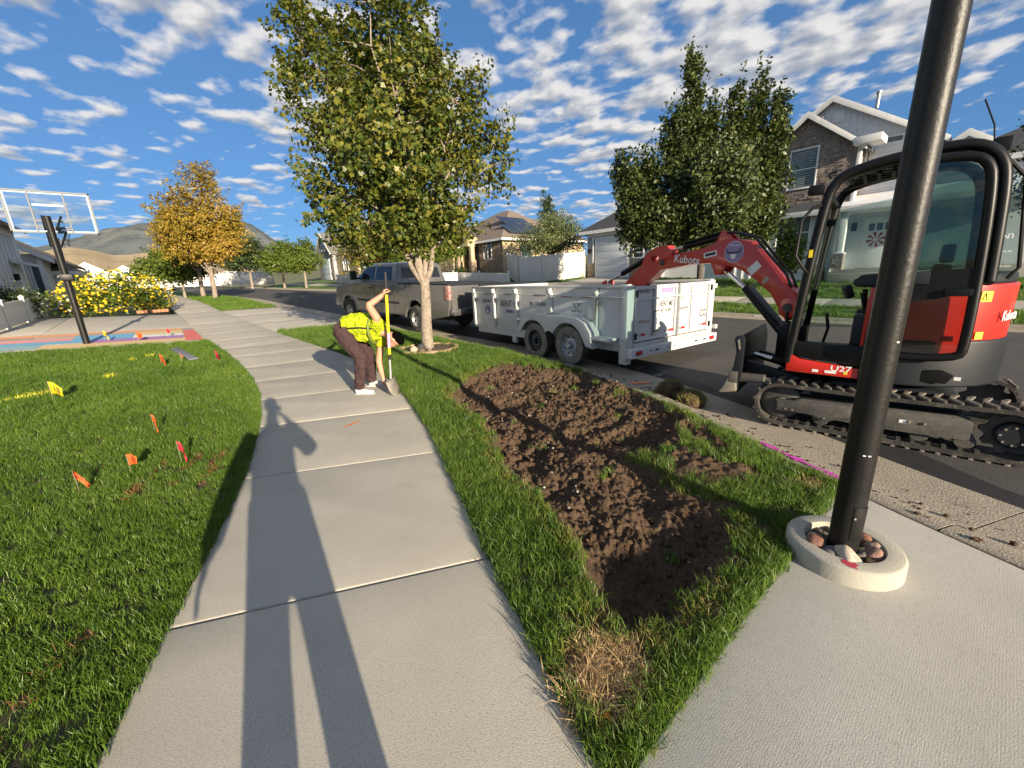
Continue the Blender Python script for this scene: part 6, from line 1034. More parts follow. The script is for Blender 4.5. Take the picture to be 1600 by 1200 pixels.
gable_roof(HS, 26.0, 30, 7.55, 2.12, 7.15, 8.86, m_roofd); gable_roof(HS, 27.3, 34, 6.95, 4.06, 6.97, 9.64, m_roofd); gable_roof(HS, 27.25, 31, 2.0, .85, 6.25, 6.85, m_roofd); P('wall', m_shk, HS, prism=([(1.15, 5.65), (1.15, 6.2), (2.0, 6.75), (2.85, 6.2), (2.85, 5.65)], 27.3, 31))
P('eave_return', m_trim, HS, .02, bb=((25.4, 4.55, 6.88), (26.6, 5.55, 7.18))); P('corner_board', m_trim, HS, .01, bb=((25.93, 5.30, 4.3), (26.2, 5.448, 6.86)))
window(HS, 26.0, 7.02, 8.15, 5.5, 7.25, mull=(), rails=(6.35,), blinds=True); window(HS, 27.3, 2.9, 5.3, 5.9, 7.25, mull=(3.5, 4.1, 4.7), rails=(6.85,)); window(HS, 25.3, 6.75, 8.15, 2.45, 4.0, mull=(7.42,), rails=(3.25,), blinds=True); window(HS, 25.3, 8.6, 9.9, 2.45, 4.0, mull=(9.25,), rails=(3.25,))
shk = MB(); rg = random.Random(4); zz = 6.97
while zz < 9.5:
    yy_ = 1.6
    while yy_ < 12:
        l = rg.uniform(.16, .34)
        if zz + .12 < 9.5 - abs(yy_ + l / 2 - 6.95) * .657 and not (zz < 7.35 and 2.8 < yy_ < 5.4): shk.bb((27.298 - rg.uniform(.012, .03), yy_ + .006, zz + rg.uniform(0, .03)), (27.299, yy_ + l - .006, zz + .245))
        yy_ += l
    zz += .21
shk.build('shake_siding', m_shk, HS, smooth=0)['kind'] = 'stuff'; sh2 = MB()
for z in np.arange(4.45, 6.9, .20): sh2.bb((27.27, 2.95 if z > 5.4 else -6.9, z), (27.298, 5.25, z + .19))
sh2.build('lap_siding', m_shk, HS, smooth=0)['kind'] = 'stuff'
P('gable_vent', m_trim, HS, .01, bb=((27.24, 6.45, 8.45), (27.297, 6.95, 9.0))); P('vent_pipe', m_gal, HS, cyl=((29, 5.6, 9.1), (29, 5.6, 9.75), .08)); P('vent_cap', m_gal, HS, cyl=((29, 5.6, 9.75), (29, 5.6, 9.84), .12))
P('porch_roof', m_roofd, HS, prism=([(24.85, 4.22), (26.0, 4.75), (26.0, 4.65), (24.85, 4.12)], 5.75, 10.6, 'y')); P('porch_fascia', m_trim, HS, .006, bb=((24.80, -2, 3.96), (24.86, 10.6, 4.21))); P('porch_roof', m_side, HS, prism=([(24.87, 4.21), (27.29, 4.9), (27.29, 3.98), (24.87, 3.98)], -2, 5.74, 'y'))
P('porch_floor', m_conc2, HS, .02, bb=((24.7, -2, g0 - .3), (27.3, 5.7, 1.36))); P('porch_step', m_conc2, HS, .02, bb=((24.2, 2.6, g0 - .3), (24.69, 5.5, 1.2)))
for y in (5.35, -1.5): c = P('porch_column', m_trim, HS, .015, bb=((24.95, y - .14, 2.15), (25.23, y + .14, 3.98))); P('column_base', m_trim, c, .01, bb=((24.88, y - .22, 2.08), (25.30, y + .22, 2.15))); P('column_pier', m_stone, c, .015, bb=((24.88, y - .24, 1.3), (25.32, y + .24, 2.08)))
stones('pier_stones', HS, m_stone, (24.878, 5.11, 1.36), (0, 1, 0), (0, 0, 1), .48, .7, lambda u, v: True, 8, (-1, 0, 0))
P('corner_board', m_trim, HS, .01, bb=((25.22, 5.62, 1.3), (25.299, 5.75, 3.96))); P('corner_board', m_trim, HS, .01, bb=((25.22, 6.35, 1.3), (25.299, 6.5, 3.96)))
for y in np.arange(6.9, 10.3, .4): P('batten', m_side, HS, bb=((25.27, y, 1.0), (25.299, y + .06, 2.35)))
dr_ = P('front_door', m_trim, HS, .01, bb=((27.22, 3.75, 1.36), (27.296, 5.0, 3.75))); P('door_leaf', m_side, dr_, .01, bb=((27.17, 3.85, 1.38), (27.218, 4.9, 3.62)))
for y in (4.05, 4.35, 4.65): P('door_light', m_win, dr_, bb=((27.155, y - .11, 3.15), (27.168, y + .11, 3.48)))
pw = thing('pinwheel_wreath', 'red and white striped pinwheel decoration on the front door', 'wreath', (27.13, 4.42, 2.72)); 
for k in range(16): a0, a1 = 2 * math.pi * k / 16, 2 * math.pi * (k + 1) / 16; P('wheel_segment', M('wreath_red', (.30, .02, .03), rough=.7) if k % 2 else m_trim, pw, prism=([(.06 * math.cos(a0), .06 * math.sin(a0)), (.36 * math.cos(a0), .36 * math.sin(a0)), (.36 * math.cos(a1), .36 * math.sin(a1)), (.06 * math.cos(a1), .06 * math.sin(a1))], -.02, .02))
P('hub', m_trim, pw, cyl=((-.03, 0, 0), (.02, 0, 0), .07)); wl_ = P('wall_lamp', m_blk, HS, .02, bb=((27.1, 5.25, 3.2), (27.29, 5.45, 3.6))); P('downspout', m_trim, HS, tube=([(25.2, 5.68, 3.9), (25.2, 5.68, 1.7), (25.0, 5.6, 1.4), (24.6, 5.5, 1.3)], .04, 8))
# --- grey garage wing with white door
GG = thing('garage_wing', 'grey garage with pale sectional door and dark hip roof left of pear tree', 'garage'); gg0 = float(gz_far(24, 17)) - .1
P('wall', m_gsid, GG, bb=((24.0, 14.6, gg0 - .3), (31, 19.9, 4.5))); gl_ = garage_door(GG, 24.0, 16.45, 19.05, gg0 + .15, 4.0, m_gdoor, 6); hip_roof(GG, 24, 31, 13.0, 19.9, 4.62, 7.2, m_roofd, .45, 'x'); window(GG, 24.0, 15.3, 16.0, 2.6, 3.7, rails=(2.9, 3.15, 3.4)); P('corner_board', m_trim, GG, .01, bb=((23.93, 14.6, gg0), (23.999, 14.85, 4.4))); P('frieze', m_trim, GG, .01, bb=((23.95, 14.6, 4.2), (23.999, 19.9, 4.5)))
stones('stone_base', GG, m_stone2, (23.998, 19.25, gg0), (0, 1, 0), (0, 0, 1), .62, 1.2, lambda u, v: True, 11, (-1, 0, 0)); stones('stone_base', GG, m_stone2, (23.998, 14.87, gg0), (0, 1, 0), (0, 0, 1), 1.4, 1.2, lambda u, v: True, 12, (-1, 0, 0)); P('corner_board', m_trim, GG, .01, bb=((23.93, 19.3, gg0 + 1.25), (23.999, 19.42, 4.2))); P('coach_lamp', m_blk, GG, .02, bb=((23.8, 19.55, 3.1), (23.95, 19.72, 3.4)))
P('wall', m_side, GG, bb=((25.5, 10.3, gg0 - .3), (31, 14.59, 4.4)))
# --- tan stucco house
TH = thing('tan_house', 'tan stucco house with brown hip roof, stone front and solar panels', 'house'); t0 = float(gz_far(26, 33)); P('wall', m_stuc, TH, bb=((26, 32.2, t0 - .4), (38, 46, 5.35))); hip_roof(TH, 26, 38, 32.2, 46, 5.45, 9.2, m_roofb, .5, 'y'); P('wall', m_stuc, TH, bb=((24.6, 39.2, t0 - .4), (26.0, 46.5, 5.0))); hip_roof(TH, 24.6, 33, 38.2, 47, 5.1, 8.0, m_roofb, .45, 'x')
stones('stone_facing', TH, m_stone2, (25.998, 32.22, t0), (0, 1, 0), (0, 0, 1), 3.9, 5.35 - t0, lambda u, v: not (1.75 < u < 3.15 and 1.25 < v < 3.2), 15, (-1, 0, 0), row=.13); window(TH, 26.0, 34.05, 35.3, t0 + 1.35, t0 + 3.1, mull=(34.68,)); P('corner_board', m_stuc, TH, .02, bb=((25.92, 32.12, t0), (26.1, 32.199, 5.2)))
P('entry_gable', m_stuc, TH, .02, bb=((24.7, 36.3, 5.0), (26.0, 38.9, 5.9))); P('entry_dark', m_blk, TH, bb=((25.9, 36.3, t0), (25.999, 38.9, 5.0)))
for y in (36.1, 38.7): c = P('entry_column', m_stuc, TH, .03, bb=((24.75, y - .22, t0 + 1.3), (25.19, y + .22, 5.0))); P('column_cap', m_stuc, c, .02, bb=((24.68, y - .30, t0 + 1.2), (25.26, y + .30, t0 + 1.3))); P('column_pier', m_stone2, c, .02, bb=((24.7, y - .3, t0 - .2), (25.3, y + .3, t0 + 1.2)))
stones('stone_base', TH, m_stone2, (24.598, 39.2, t0 - .1), (0, 1, 0), (0, 0, 1), 7.2, 1.3, lambda u, v: True, 16, (-1, 0, 0), row=.14); window(TH, 24.6, 43.2, 44.6, t0 + 1.4, t0 + 2.9, mull=(43.9,)); window(TH, 32.2, 28.4, 29.8, t0 + 1.4, t0 + 2.7, axis='y')
sp_ = MB()
def roof_pt(x, y): return 5.45 + (9.2 - 5.45) * (y - 31.7) / 6.5 + .12
for k, (x0, y0) in enumerate([(27.2, 32.4), (28.5, 32.4), (29.8, 32.4), (31.1, 32.4), (28.2, 34.2), (29.5, 34.2), (30.8, 34.2)]):
    V = [(x0 + a, y0 + b, roof_pt(x0, y0 + b) + h) for h in (0, .05) for a, b in ((0, 0), (1.24, 0), (1.24, 1.7), (0, 1.7))]; mb = MB(); mb.add(V, [(3, 2, 1, 0), (4, 5, 6, 7), (0, 1, 5, 4), (1, 2, 6, 5), (2, 3, 7, 6), (3, 0, 4, 7)]); mb.build('solar_panel', M('solar_cell', (.012, .016, .03), (.02, .026, .045), rough=.15, spec=.6, scale=4), TH, smooth=0)
# --- gabled house farther up the street
GH = thing('gabled_house', 'grey gabled house with stone front and white garage door far up the street', 'house'); h0 = float(gz_far(17, 57)); P('wall', m_gsid, GH, bb=((17.2, 46, h0 - .6), (26, 62.5, 5.6))); P('wall', m_gsid, GH, prism=([(54.2, h0 - .6), (54.2, 5.8), (57.3, 8.1), (60.4, 5.8), (60.4, h0 - .6)], 16.5, 24)); gable_roof(GH, 16.5, 25, 57.3, 3.1, 5.8, 8.2, m_roofg); gable_roof_y(GH, 46, 63, 21.6, 4.4, 5.6, 9.4, m_roofg); stones('stone_facing', GH, m_stone, (16.498, 54.3, h0), (0, 1, 0), (0, 0, 1), 6.0, 3.6, lambda u, v: not (1.0 < u < 4.6 and v < 2.9), 18, (-1, 0, 0), row=.2, lmin=.3, lmax=.8); garage_door(GH, 16.5, 55.6, 58.8, h0, h0 + 2.5, m_gdoor); P('wall', m_stuc, GH, bb=((16.9, 47, h0 - .5), (17.199, 54.1, h0 + 2.8))); window(GH, 16.9, 50, 51.6, h0 + 1.0, h0 + 2.2, mull=(50.8,)); window(GH, 16.5, 56.5, 58.1, 6.0, 6.8, mull=(57.3,))
# --- far white houses below the hills
for i, (x, y, w_, d, zb, zt_, rf, wm, lb) in enumerate([(-11.5, 118, 5.5, 7, 4.4, 6.9, m_roofg, m_side, 'far white house with grey gable under the tan hill, left one'), (-5.8, 112, 4.6, 6, 4.2, 6.2, m_roofg, m_trim, 'far white house with twin white gable, right above the yellow flowers'), (-16.5, 125, 5, 7, 4.6, 7.0, m_roofb, m_stuc, 'far beige house left of the white ones'), (5.5, 135, 8, 8, 4.8, 7.4, m_roofg, m_side, 'far white house glimpsed behind the golden tree')]):
    t = thing('far_house', lb, 'house', (x, y, zb - 1), 0, 'houses below the hills'); h = zt_ - zb + .4; P('wall', wm, t, bb=((-w_ / 2, 0, 0), (w_ / 2, d, h))); pk_ = h + w_ * .30; P('gable_wall', wm, t, prism=([(-w_ / 2, h), (0, pk_), (w_ / 2, h)], .0, d, 'y')); gable_roof_y(t, 0, d, 0, w_ / 2, h, pk_ + .12, rf, .3, .14)
    for q in (-w_ * .25, w_ * .25): window(t, 0, q - .5, q + .5, 1.3, 2.5, axis='y'); 
    window(t, 0, -.4, .4, h - .4, h + .4, axis='y')
# --- left neighbour: grey garage side with white trim, and the house behind it
m_gs2 = M('siding_pale_grey', (.62, .64, .66), (.56, .58, .60), rough=.7, scale=3)
LG = thing('grey_garage', 'grey board-and-batten garage wall in shade behind the basketball hoop', 'garage'); l0 = float(gz_left(-4.6, 24)); P('wall', m_gs2, LG, bb=((-11, 17.5, l0 - .3), (-4.75, 28.6, 4.7)))
for y in np.arange(17.8, 27.6, .62): P('batten', m_gs2, LG, .004, bb=((-4.749, y, l0 + .9), (-4.715, y + .07, 4.19)))
P('corner_board', m_trim, LG, .01, bb=((-4.749, 27.75, l0), (-4.70, 28.1, 4.5))); P('corner_board', m_gs2, LG, .01, bb=((-4.749, 25.9, l0 + .5), (-4.705, 26.05, 4.19))); P('frieze', m_trim, LG, .01, bb=((-4.749, 17.5, 4.2), (-4.70, 27.74, 4.5))); gable_roof_y(LG, 17.6, 28.6, -7.9, 3.2, 4.75, 6.6, m_roofb, .30)
sd_ = P('side_door', m_trim, LG, .01, bb=((-4.748, 26.5, l0), (-4.69, 27.5, 2.9))); P('door_leaf', m_side, sd_, .01, bb=((-4.688, 26.6, l0 + .02), (-4.66, 27.4, 2.8))); P('door_hood', m_gs2, LG, .01, prism=([(-4.7, 3.2), (-4.1, 3.0), (-4.1, 2.9), (-4.7, 3.05)], 26.3, 27.7, 'y'))
P('wall_lamp', m_blk, LG, .02, bb=((-4.74, 26.22, 2.35), (-4.58, 26.36, 2.6)))
LH = thing('brown_roof_house', 'white house with brown roof and dark windows behind the hoop pole', 'house'); P('wall', m_side, LH, bb=((-12, 31.5, .4), (-4.6, 41, 3.75))); gable_roof_y(LH, 31.5, 41, -8.2, 3.6, 3.8, 6.2, m_roofb, .5); P('wall', m_side, LH, bb=((-4.59, 33.5, .4), (-4.0, 39, 2.9))); hip_roof(LH, -6.2, -4.0, 33.5, 39, 3.0, 3.9, m_roofb, .35, 'y'); window(LH, 31.5, -6.0, -5.2, 2.2, 3.4, axis='y'); window(LH, -4.0, 34.5, 35.6, 1.5, 2.6, s=1); P('porch_post', m_trim, LH, .01, bb=((-4.72, 31.2, .6), (-4.52, 31.4, 3.5))); window(LH, 31.5, -5.0, -4.75, 1.6, 3.2, axis='y')
# --- vinyl fences: posts, rails and boards
def fence(name, label, A, B, h, zf, seg, m=m_vin, boards=True, cap=True, group=None, post=.13, gap=0, bw=.22):
    t = thing(name, label, 'fence', group=group); A, B = Vector(A), Vector(B); L = (B - A).length; n = max(1, round(L / seg)); d = (B - A) / L; rz = math.atan2(d.y, d.x)
    pm = MB().box((0, 0, h / 2), (post, post, h + .10)).mesh('post', .008); pm.materials.append(m); cm = MB().lathe([(.10, 0), (.10, .02), (.0, .09)], 4, Matrix.Rotation(R(45), 4, 'Z')).mesh('post_cap'); cm.materials.append(m)
    for k in range(n + 1):
        q = A + d * L * k / n; o = link_mesh('post', pm, None, t); o.location = (q.x, q.y, float(zf(q.x, q.y))); o.rotation_euler = (0, 0, rz)
        if cap: c = link_mesh('post_cap', cm, None, o); c.location = (0, 0, h + .05)
    sl = L / n
    for k in range(n):
        a = A + d * (L * k / n); z0 = float(zf(a.x, a.y)); b = A + d * (L * (k + 1) / n); z1 = float(zf(b.x, b.y)); pit = math.atan2(z1 - z0, sl); mid = (a + b) / 2
        for zr in (.12, h - .08):
            o = P('rail', m, t, .006, box=((0, 0, 0), (sl - post, .06, .12))); o.location = (mid.x, mid.y, (z0 + z1) / 2 + zr); o.rotation_euler = (0, -pit, rz)
        nb = max(1, int((sl - post) / (bw + gap))); ww = (sl - post) / nb
        for j in range(nb):
            key = ('board', round(ww, 3), h, m.name)
            if key not in TXT: TXT[key] = MB().box((0, 0, 0), (ww - .008 - gap, .035, h - .26)).mesh('board', .006); TXT[key].materials.append(m)
            u = post / 2 + ww * (j + .5); q = a + d * u; o = link_mesh('board', TXT[key], None, t); o.location = (q.x, q.y, z0 + (z1 - z0) * u / sl + h / 2 + .02); o.rotation_euler = (0, 0, rz)
    return t
fpts = [(float(FCB(y)) + 4.3, y) for y in (21.5, 30, 38, 47.)]
for i in range(3): fence('low_fence', ['low white vinyl fence in front of the tan house, nearest stretch', 'low white vinyl fence middle stretch behind the pickup', 'low white vinyl fence stretch left of the pickup cab'][i], fpts[i], fpts[i + 1], .95, lambda x, y: gz_far(x, y) - .02, 2.5, group='white fences', bw=.6)
fence('tall_fence', 'tall white vinyl privacy fence between tan house and garage', (18.9, 21.6), (23.85, 20.1), 1.85, lambda x, y: gz_far(x, y), 1.7, group='white fences', bw=.24); fence('tall_fence', 'tall white vinyl fence returning away from the street beside bushy tree', (18.9, 21.9), (22.6, 27.4), 1.85, lambda x, y: gz_far(x, y), 2.2, group='white fences')
fence('slat_fence', 'white slatted fence sloping up behind the dark tree', (10.6, 60.), (6.0, 71), 1.7, lambda x, y: zy(y) + .25, 2.6, group='white fences', gap=.06); fence('far_fence', 'long white fence crossing behind the far street trees', (-9, 76), (6.0, 71.2), 1.6, lambda x, y: zy(y) + .2, 3, group='white fences', gap=.04, bw=.5)
fence('low_fence', 'low white vinyl fence in shade below the grey garage wall', (-4.0, 17.2), (-3.75, 23.3), .78, lambda x, y: gz_left(x, y), 2.1, group='white fences', bw=.5, post=.11)
# ------------------------------------------------------------------ people
m_skin = M('skin', (.46, .25, .16), (.42, .22, .14), rough=.55, spec=.35, scale=9); m_hiv = M('hivis_yellow', (.36, .42, .012), (.30, .36, .010), rough=.8, spec=.2, scale=7, bump=.5, bscale=16); m_pant = M('trousers_brown', (.058, .034, .035), (.042, .025, .026), rough=.9, spec=.15, scale=9, bump=.6, bscale=14); m_shoe = M('shoe_white', (.52, .50, .47), (.42, .40, .37), rough=.6, scale=12); m_hair = M('hair_black', (.003, .0027, .0027), spec=.0, rough=.7, scale=30, bump=.8, bscale=90); m_band = M('band_black', (.015, .015, .016), rough=.6); m_olive = M('band_olive', (.16, .20, .03), rough=.6)
def flesh(name, mat, parent, chains, ells=(), voxel=.009, it=4, folds=None):
    mb = MB()
    for ch in chains: mb.tube([c[:3] for c in ch], [c[3] for c in ch], 12)
    for e in ells: mb.ell(*e)
    o = mb.build(name, mat, parent); rm = o.modifiers.new('blend', 'REMESH'); rm.mode = 'VOXEL'; rm.voxel_size = voxel; rm.use_smooth_shade = True; sm = o.modifiers.new('smooth', 'SMOOTH'); sm.iterations = it; sm.factor = .5
    if folds:
        tx = bpy.data.textures.new(name + '_folds', 'CLOUDS'); tx.noise_scale = folds[0]; tx.noise_depth = 3; dm = o.modifiers.new('folds', 'DISPLACE'); dm.texture = tx; dm.strength = folds[1]; dm.mid_level = .5; dm.texture_coords = 'LOCAL'
    return o
def dense(pts, n=4):
    out = []
    for a, b in zip(pts, pts[1:]):
        for k in range(n): t = k / n; out.append(tuple(a[i] + (b[i] - a[i]) * t for i in range(4)))
    return out + [pts[-1]]
def hand(base, dirv, palm, side, curl, s=1.0):
    """palm and five bent fingers: base = wrist, dirv = toward fingertips, palm = palm normal, side = toward the thumb"""
    b, d, p, u = Vector(base), Vector(dirv).normalized(), Vector(palm).normalized(), Vector(side).normalized(); ch = []; el = []
    q = lambda a, e, f, r: (*(b + d * a * s + u * e * s + p * f * s), r * s)
    for e in (-.028, -.010, .010, .028): ch.append([q(0, e * .6, 0, .016), q(.045, e, 0, .014), q(.085, e, .004, .012)])
    for e, l in ((-.030, .062), (-.010, .075), (.010, .080), (.030, .070)):
        a = curl; ch.append([q(.08, e, .004, .0105), q(.08 + l * .42 * math.cos(a * .5), e, .004 + l * .42 * math.sin(a * .5), .0098), q(.08 + l * (.42 * math.cos(a * .5) + .33 * math.cos(a * 1.1)), e, .004 + l * (.42 * math.sin(a * .5) + .33 * math.sin(a * 1.1)), .009), q(.08 + l * (.42 * math.cos(a * .5) + .33 * math.cos(a * 1.1) + .25 * math.cos(a * 1.6)), e, .004 + l * (.42 * math.sin(a * .5) + .33 * math.sin(a * 1.1) + .25 * math.sin(a * 1.6)), .0075)])
    ch.append([q(.015, .02, .004, .014), q(.045, .048, .018, .012), q(.07, .055, .018 + .03 * math.sin(curl * .6), .0105), q(.092, .05, .02 + .05 * math.sin(curl * .6), .009)])
    return ch
# worker: local x to the picture's right, y away from the camera
ang = R(-39.4); WK = thing('person', 'worker in yellow hi-vis shirt and brown trousers bending over with a shovel', 'person', (2.14, 5.84, .012), ang)
hip = (-.33, 0, .93); neck = (.24, -.02, .90)
arm_up = [(.17, -.16, 1.02, .060), (.20, -.21, 1.13, .058), (.14, -.25, 1.27, .052), (.13, -.26, 1.31, .046), (.24, -.22, 1.38, .042), (.315, -.20, 1.435, .030)]
arm_dn = [(.13, .14, .86, .062), (.09, .15, .66, .054), (.045, .12, .45, .047), (.075, .08, .30, .042), (.115, .03, .185, .030)]
body_ch = [dense([(-.33, 0, .93, .12), (-.12, 0, 1.02, .12), (.10, 0, .97, .13), (.22, -.01, .91, .08)]), dense([(.20, -.01, .92, .062), (.29, -.03, .86, .058), (.33, -.04, .84, .06)]), dense(arm_up), dense(arm_dn), dense([(-.33, -.09, .90, .085), (-.125, -.132, .55, .05), (-.205, -.13, .12, .042), (-.19, -.13, .05, .042)]), dense([(-.33, .09, .90, .085), (-.125, .20, .55, .05), (-.16, .28, .12, .045), (-.14, .28, .06, .045)])]
body_ch += hand((.318, -.198, 1.437), (.35, .25, .9), (.75, .25, -.45), (.55, -.75, .0), 1.9) + hand((.118, .028, .18), (.40, -.35, -.85), (.6, -.6, .2), (-.6, -.5, .0), .5)
hd = (.375, -.045, .805)
body_ch += [[(hd[0] - .075, hd[1] - .02, hd[2] - .06, .034), (hd[0] - .05, hd[1] - .03, hd[2] - .085, .030)]]
head_el = [(hd, (.098, .078, .112), 16, 12, (0, R(118), 0)), ((hd[0] - .055, hd[1] - .005, hd[2] - .055), (.055, .055, .07), 12, 8, (0, R(118), 0)), ((hd[0] - .025, hd[1] - .005, hd[2] - .105), (.016, .014, .026), 8, 6, (0, R(100), 0)), ((hd[0] - .01, hd[1] - .078, hd[2] - .005), (.022, .010, .032), 8, 6, (0, R(110), 0)), ((hd[0] - .01, hd[1] + .078, hd[2] - .005), (.022, .010, .032), 8, 6, (0, R(110), 0)), ((hd[0] - .058, hd[1] - .006, hd[2] - .118), (.012, .024, .010), 8, 6)]
bd_ = flesh('body', m_skin, WK, body_ch, head_el, .0075, 3)
for s in (-1, 1): P('eye', m_hair, bd_, ell=((hd[0] + .018, hd[1] + s * .032, hd[2] - .098), (.007, .010, .006), 8, 6))
flesh('hair', m_hair, WK, [], [((hd[0] + .032, hd[1], hd[2] + .012), (.088, .084, .108), 16, 12, (0, R(118), 0)), ((hd[0] + .085, hd[1] - .01, hd[2] - .035), (.055, .075, .06), 12, 8), ((hd[0] + .055, hd[1] - .055, hd[2] + .01), (.05, .03, .06), 10, 8)], .008, 2)
sh_ch = [dense([(-.34, 0, 1.0, .155), (-.22, 0, 1.02, .172), (-.05, 0, 1.01, .186), (.09, 0, .975, .182), (.18, -.01, .945, .120), (.225, -.015, .915, .078)]), dense([(-.30, 0, .98, .13), (-.05, 0, .93, .135), (.10, 0, .89, .14)]), dense([(.13, -.11, .99, .092), (.185, -.17, 1.05, .082), (.205, -.205, 1.10, .079)]), dense([(.12, .10, .92, .09), (.11, .14, .78, .082), (.095, .148, .68, .080)]), [(.08, -.10, .97, .11), (.08, .10, .95, .11)]]
st_ = flesh('shirt', m_hiv, WK, sh_ch, [((-.05, 0, .84), (.22, .14, .07), 12, 8)], .010, 3, (.05, .055))
P('reflective_band', m_band, st_, tube=([(-.30, -.158, .985), (-.18, -.190, 1.0), (-.05, -.198, 1.0), (.08, -.192, .98), (.19, -.142, .965)], .012, 6)); ol = MB(); ol.tube([(.075 + .02 * math.cos(t), .196 * math.cos(t) * 1.0, .955 + .205 * math.sin(t)) for t in np.linspace(0, 6.283, 29)[:-1]], .020, 6, True); ol.build('reflective_band', m_olive, st_)
tr_ = flesh('trousers', m_pant, WK, [dense([(-.36, -.085, .97, .135), (-.30, -.11, .83, .125), (-.12, -.135, .56, .093), (-.16, -.135, .34, .078), (-.205, -.13, .14, .072), (-.205, -.13, .10, .073)]), dense([(-.36, .085, .97, .135), (-.30, .12, .83, .125), (-.12, .20, .56, .093), (-.135, .25, .34, .078), (-.16, .28, .14, .072), (-.16, .28, .10, .073)]), [(-.37, -.08, .95, .135), (-.37, .08, .95, .135)], [(-.42, 0, .93, .09), (-.25, 0, 1.0, .14)]], (), .010, 3, (.05, .045))
for x, y, z in ((-.20, -.13, 0), (-.14, .28, .02)):
    s_ = flesh('shoe', m_shoe, WK, [dense([(x - .055, y, z + .055, .050), (x + .04, y, z + .055, .046), (x + .13, y - .01, z + .042, .042), (x + .20, y - .015, z + .036, .034)]), [(x - .03, y, z + .06, .052), (x - .02, y, z + .105, .050)]], (), .008, 3); P('sole', m_shoe, s_, .012, prism=([(x - .105, y - .035), (x - .105, y + .035), (x - .05, y + .048), (x + .13, y + .040), (x + .225, y + .018), (x + .232, y - .025), (x + .19, y - .052), (x + .05, y - .046), (x - .05, y - .048)], z - .012, z + .024, 'z'))
# shovel held by the worker
SH = thing('shovel', 'round point shovel with yellow handle held upright by the worker', 'shovel', (2.14, 5.84, .0), ang); m_yh = M('handle_yellow', (.72, .60, .01), rough=.4, scale=20)
top, fer = Vector((.385, -.175, 1.75)), Vector((.315, -.20, .60)); L_ = lambda t: tuple(top.lerp(fer, t))
P('handle', m_yh, SH, cyl=(L_(.26), L_(1.), .0205, None, 14)); P('grip_sleeve', m_band, SH, cyl=(L_(0), L_(.262), .0195, .021, 14)); P('pink_paint', M('paint_pink', (.75, .30, .50), rough=.6, scale=20), SH, cyl=(L_(.72), L_(.90), .0213, None, 14)); P('collar', m_band, SH, cyl=(L_(.985), tuple(fer + (fer - top).normalized() * .06), .022, .018, 14))
P('socket', m_gal, SH, tube=([(.312, -.20, .57), (.305, -.20, .45), (.300, -.205, .34), (.29, -.205, .24), (.285, -.21, .17)], [.018, .017, .018, .020, .012], 12))
bl_ = []; nu, nv = 9, 11
for j in range(nv):
    v = j / (nv - 1); wv = (.105 * (1 - .08 * v)) if v < .55 else .105 * .956 * math.cos((v - .55) / .45 * 1.45); c = Vector((.285, -.21, .255)).lerp(Vector((.375, -.25, -.015)), v)
    for i in range(nu): u = 2 * i / (nu - 1) - 1; side = Vector((.45, .85, .15)).normalized(); nr = Vector((-.75, .35, -.30)).normalized(); bl_.append(c + side * u * wv + nr * (.030 * (1 - u * u)) * (1 - .3 * v) * -1)
mb = MB(); mb.add(bl_, [(j * nu + i, j * nu + i + 1, (j + 1) * nu + i + 1, (j + 1) * nu + i) for j in range(nv - 1) for i in range(nu - 1)]); sb = mb.build('blade', M('shovel_steel', (.22, .20, .17), (.14, .13, .11), rough=.6, metal=.5, scale=14), SH); sb.modifiers.new('thick', 'SOLIDIFY').thickness = .004
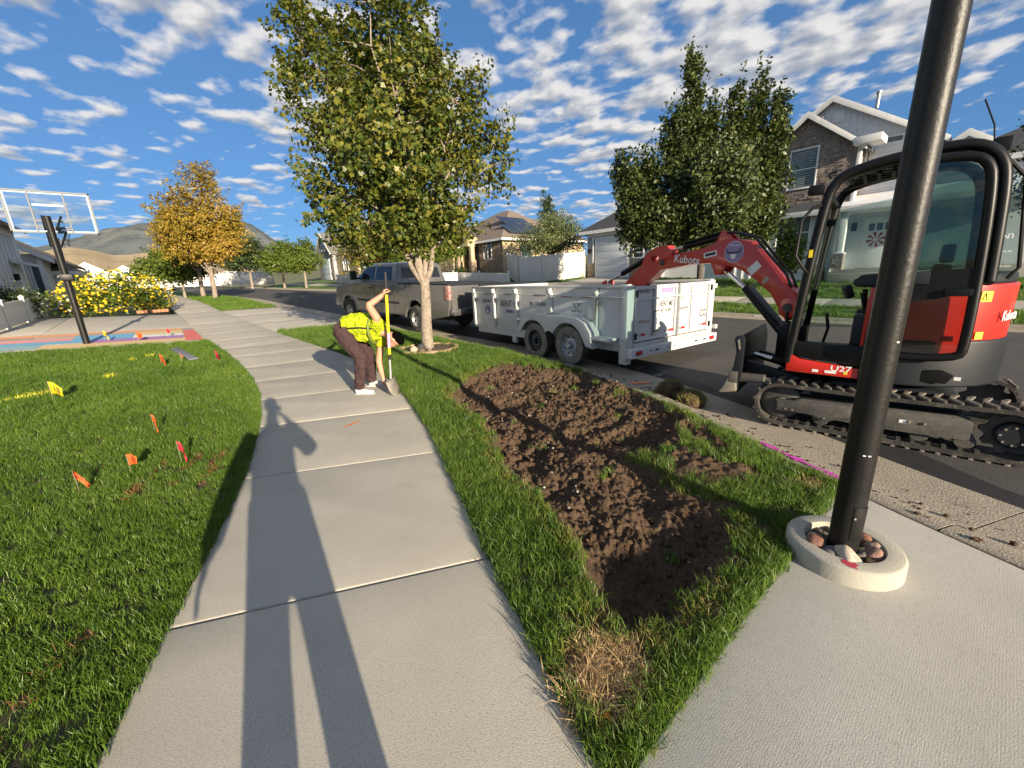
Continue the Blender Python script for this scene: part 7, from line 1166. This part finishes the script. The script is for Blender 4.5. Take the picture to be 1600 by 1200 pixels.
# the person taking the picture (stands at the camera, casts the long shadow)
PH = thing('person', 'person taking the photograph, whose long shadow lies on the sidewalk', 'person', (0, 0, 0)); hz = (-.045, -.20, 1.70)
ch = [dense([(-.12, -.24, .95, .12), (-.10, -.24, 1.2, .13), (-.08, -.24, 1.40, .12), (-.07, -.23, 1.48, .07), (-.05, -.21, 1.60, .055)]), dense([(-.28, -.24, 1.42, .06), (-.44, -.24, 1.08, .048), (-.53, -.20, .80, .036)]), dense([(.12, -.24, 1.42, .06), (.24, -.17, 1.15, .045), (.10, -.10, 1.47, .032)]), dense([(-.20, -.24, .92, .10), (-.25, -.23, .50, .07), (-.275, -.24, .10, .045)]), dense([(-.03, -.24, .92, .10), (.0, -.23, .50, .07), (.02, -.24, .10, .045)])]
ch += hand((-.532, -.198, .79), (-.25, .1, -.95), (.9, .1, 0), (.1, .9, .3), .5) + hand((.098, -.098, 1.475), (-.45, .1, .9), (-.6, -.6, -.2), (-.6, -.5, .5), 1.1, .9)
bp = flesh('body', m_skin, PH, ch, [(hz, (.075, .095, .115), 14, 10), ((hz[0] + .0, hz[1] + .09, hz[2] - .015), (.013, .02, .025), 8, 6), ((hz[0] - .078, hz[1], hz[2] - .01), (.010, .02, .03), 8, 6), ((hz[0] + .078, hz[1], hz[2] - .01), (.010, .02, .03), 8, 6)], .011, 3)
for s in (-1, 1): P('eye', m_hair, bp, ell=((hz[0] + s * .03, hz[1] + .088, hz[2] + .015), (.009, .006, .006), 8, 6))
flesh('hair', m_hair, PH, [], [((hz[0], hz[1] - .012, hz[2] + .03), (.083, .098, .095), 14, 10)], .012, 2)
flesh('shirt', M('shirt_grey', (.12, .13, .15), rough=.9, scale=8), PH, [dense([(-.13, -.24, .84, .18), (-.12, -.24, 1.1, .18), (-.09, -.24, 1.32, .185), (-.08, -.24, 1.43, .11)]), dense([(-.24, -.24, 1.40, .11), (-.36, -.24, 1.22, .095), (-.45, -.24, 1.05, .08), (-.52, -.21, .84, .06)]), dense([(.07, -.24, 1.40, .10), (.20, -.19, 1.22, .09), (.24, -.17, 1.13, .08), (.17, -.13, 1.32, .06)])], (), .014, 3); flesh('trousers', M('jeans', (.03, .04, .07), rough=.9, scale=8), PH, [dense([(-.20, -.24, .95, .125), (-.245, -.235, .52, .092), (-.275, -.24, .10, .078)]), dense([(-.04, -.24, .95, .125), (-.0, -.235, .52, .092), (.02, -.24, .10, .078)])], (), .014, 3)
for x in (-.275, .02): flesh('shoe', m_band, PH, [dense([(x, -.28, .05, .05), (x, -.18, .05, .048), (x, -.06, .04, .04)])], (), .012, 2)
ph = P('smartphone', m_blk, None, .004, box=((0, 0, 0), (.148, .072, .008))); pm_ = cam.matrix_world.copy(); pm_.translation = Vector((0, 0, CAM_H)) - fw * .022 + rt_ * .05; ph.matrix_world = pm_; tag(ph, 'dark smartphone held up in the photographer hand', 'phone')
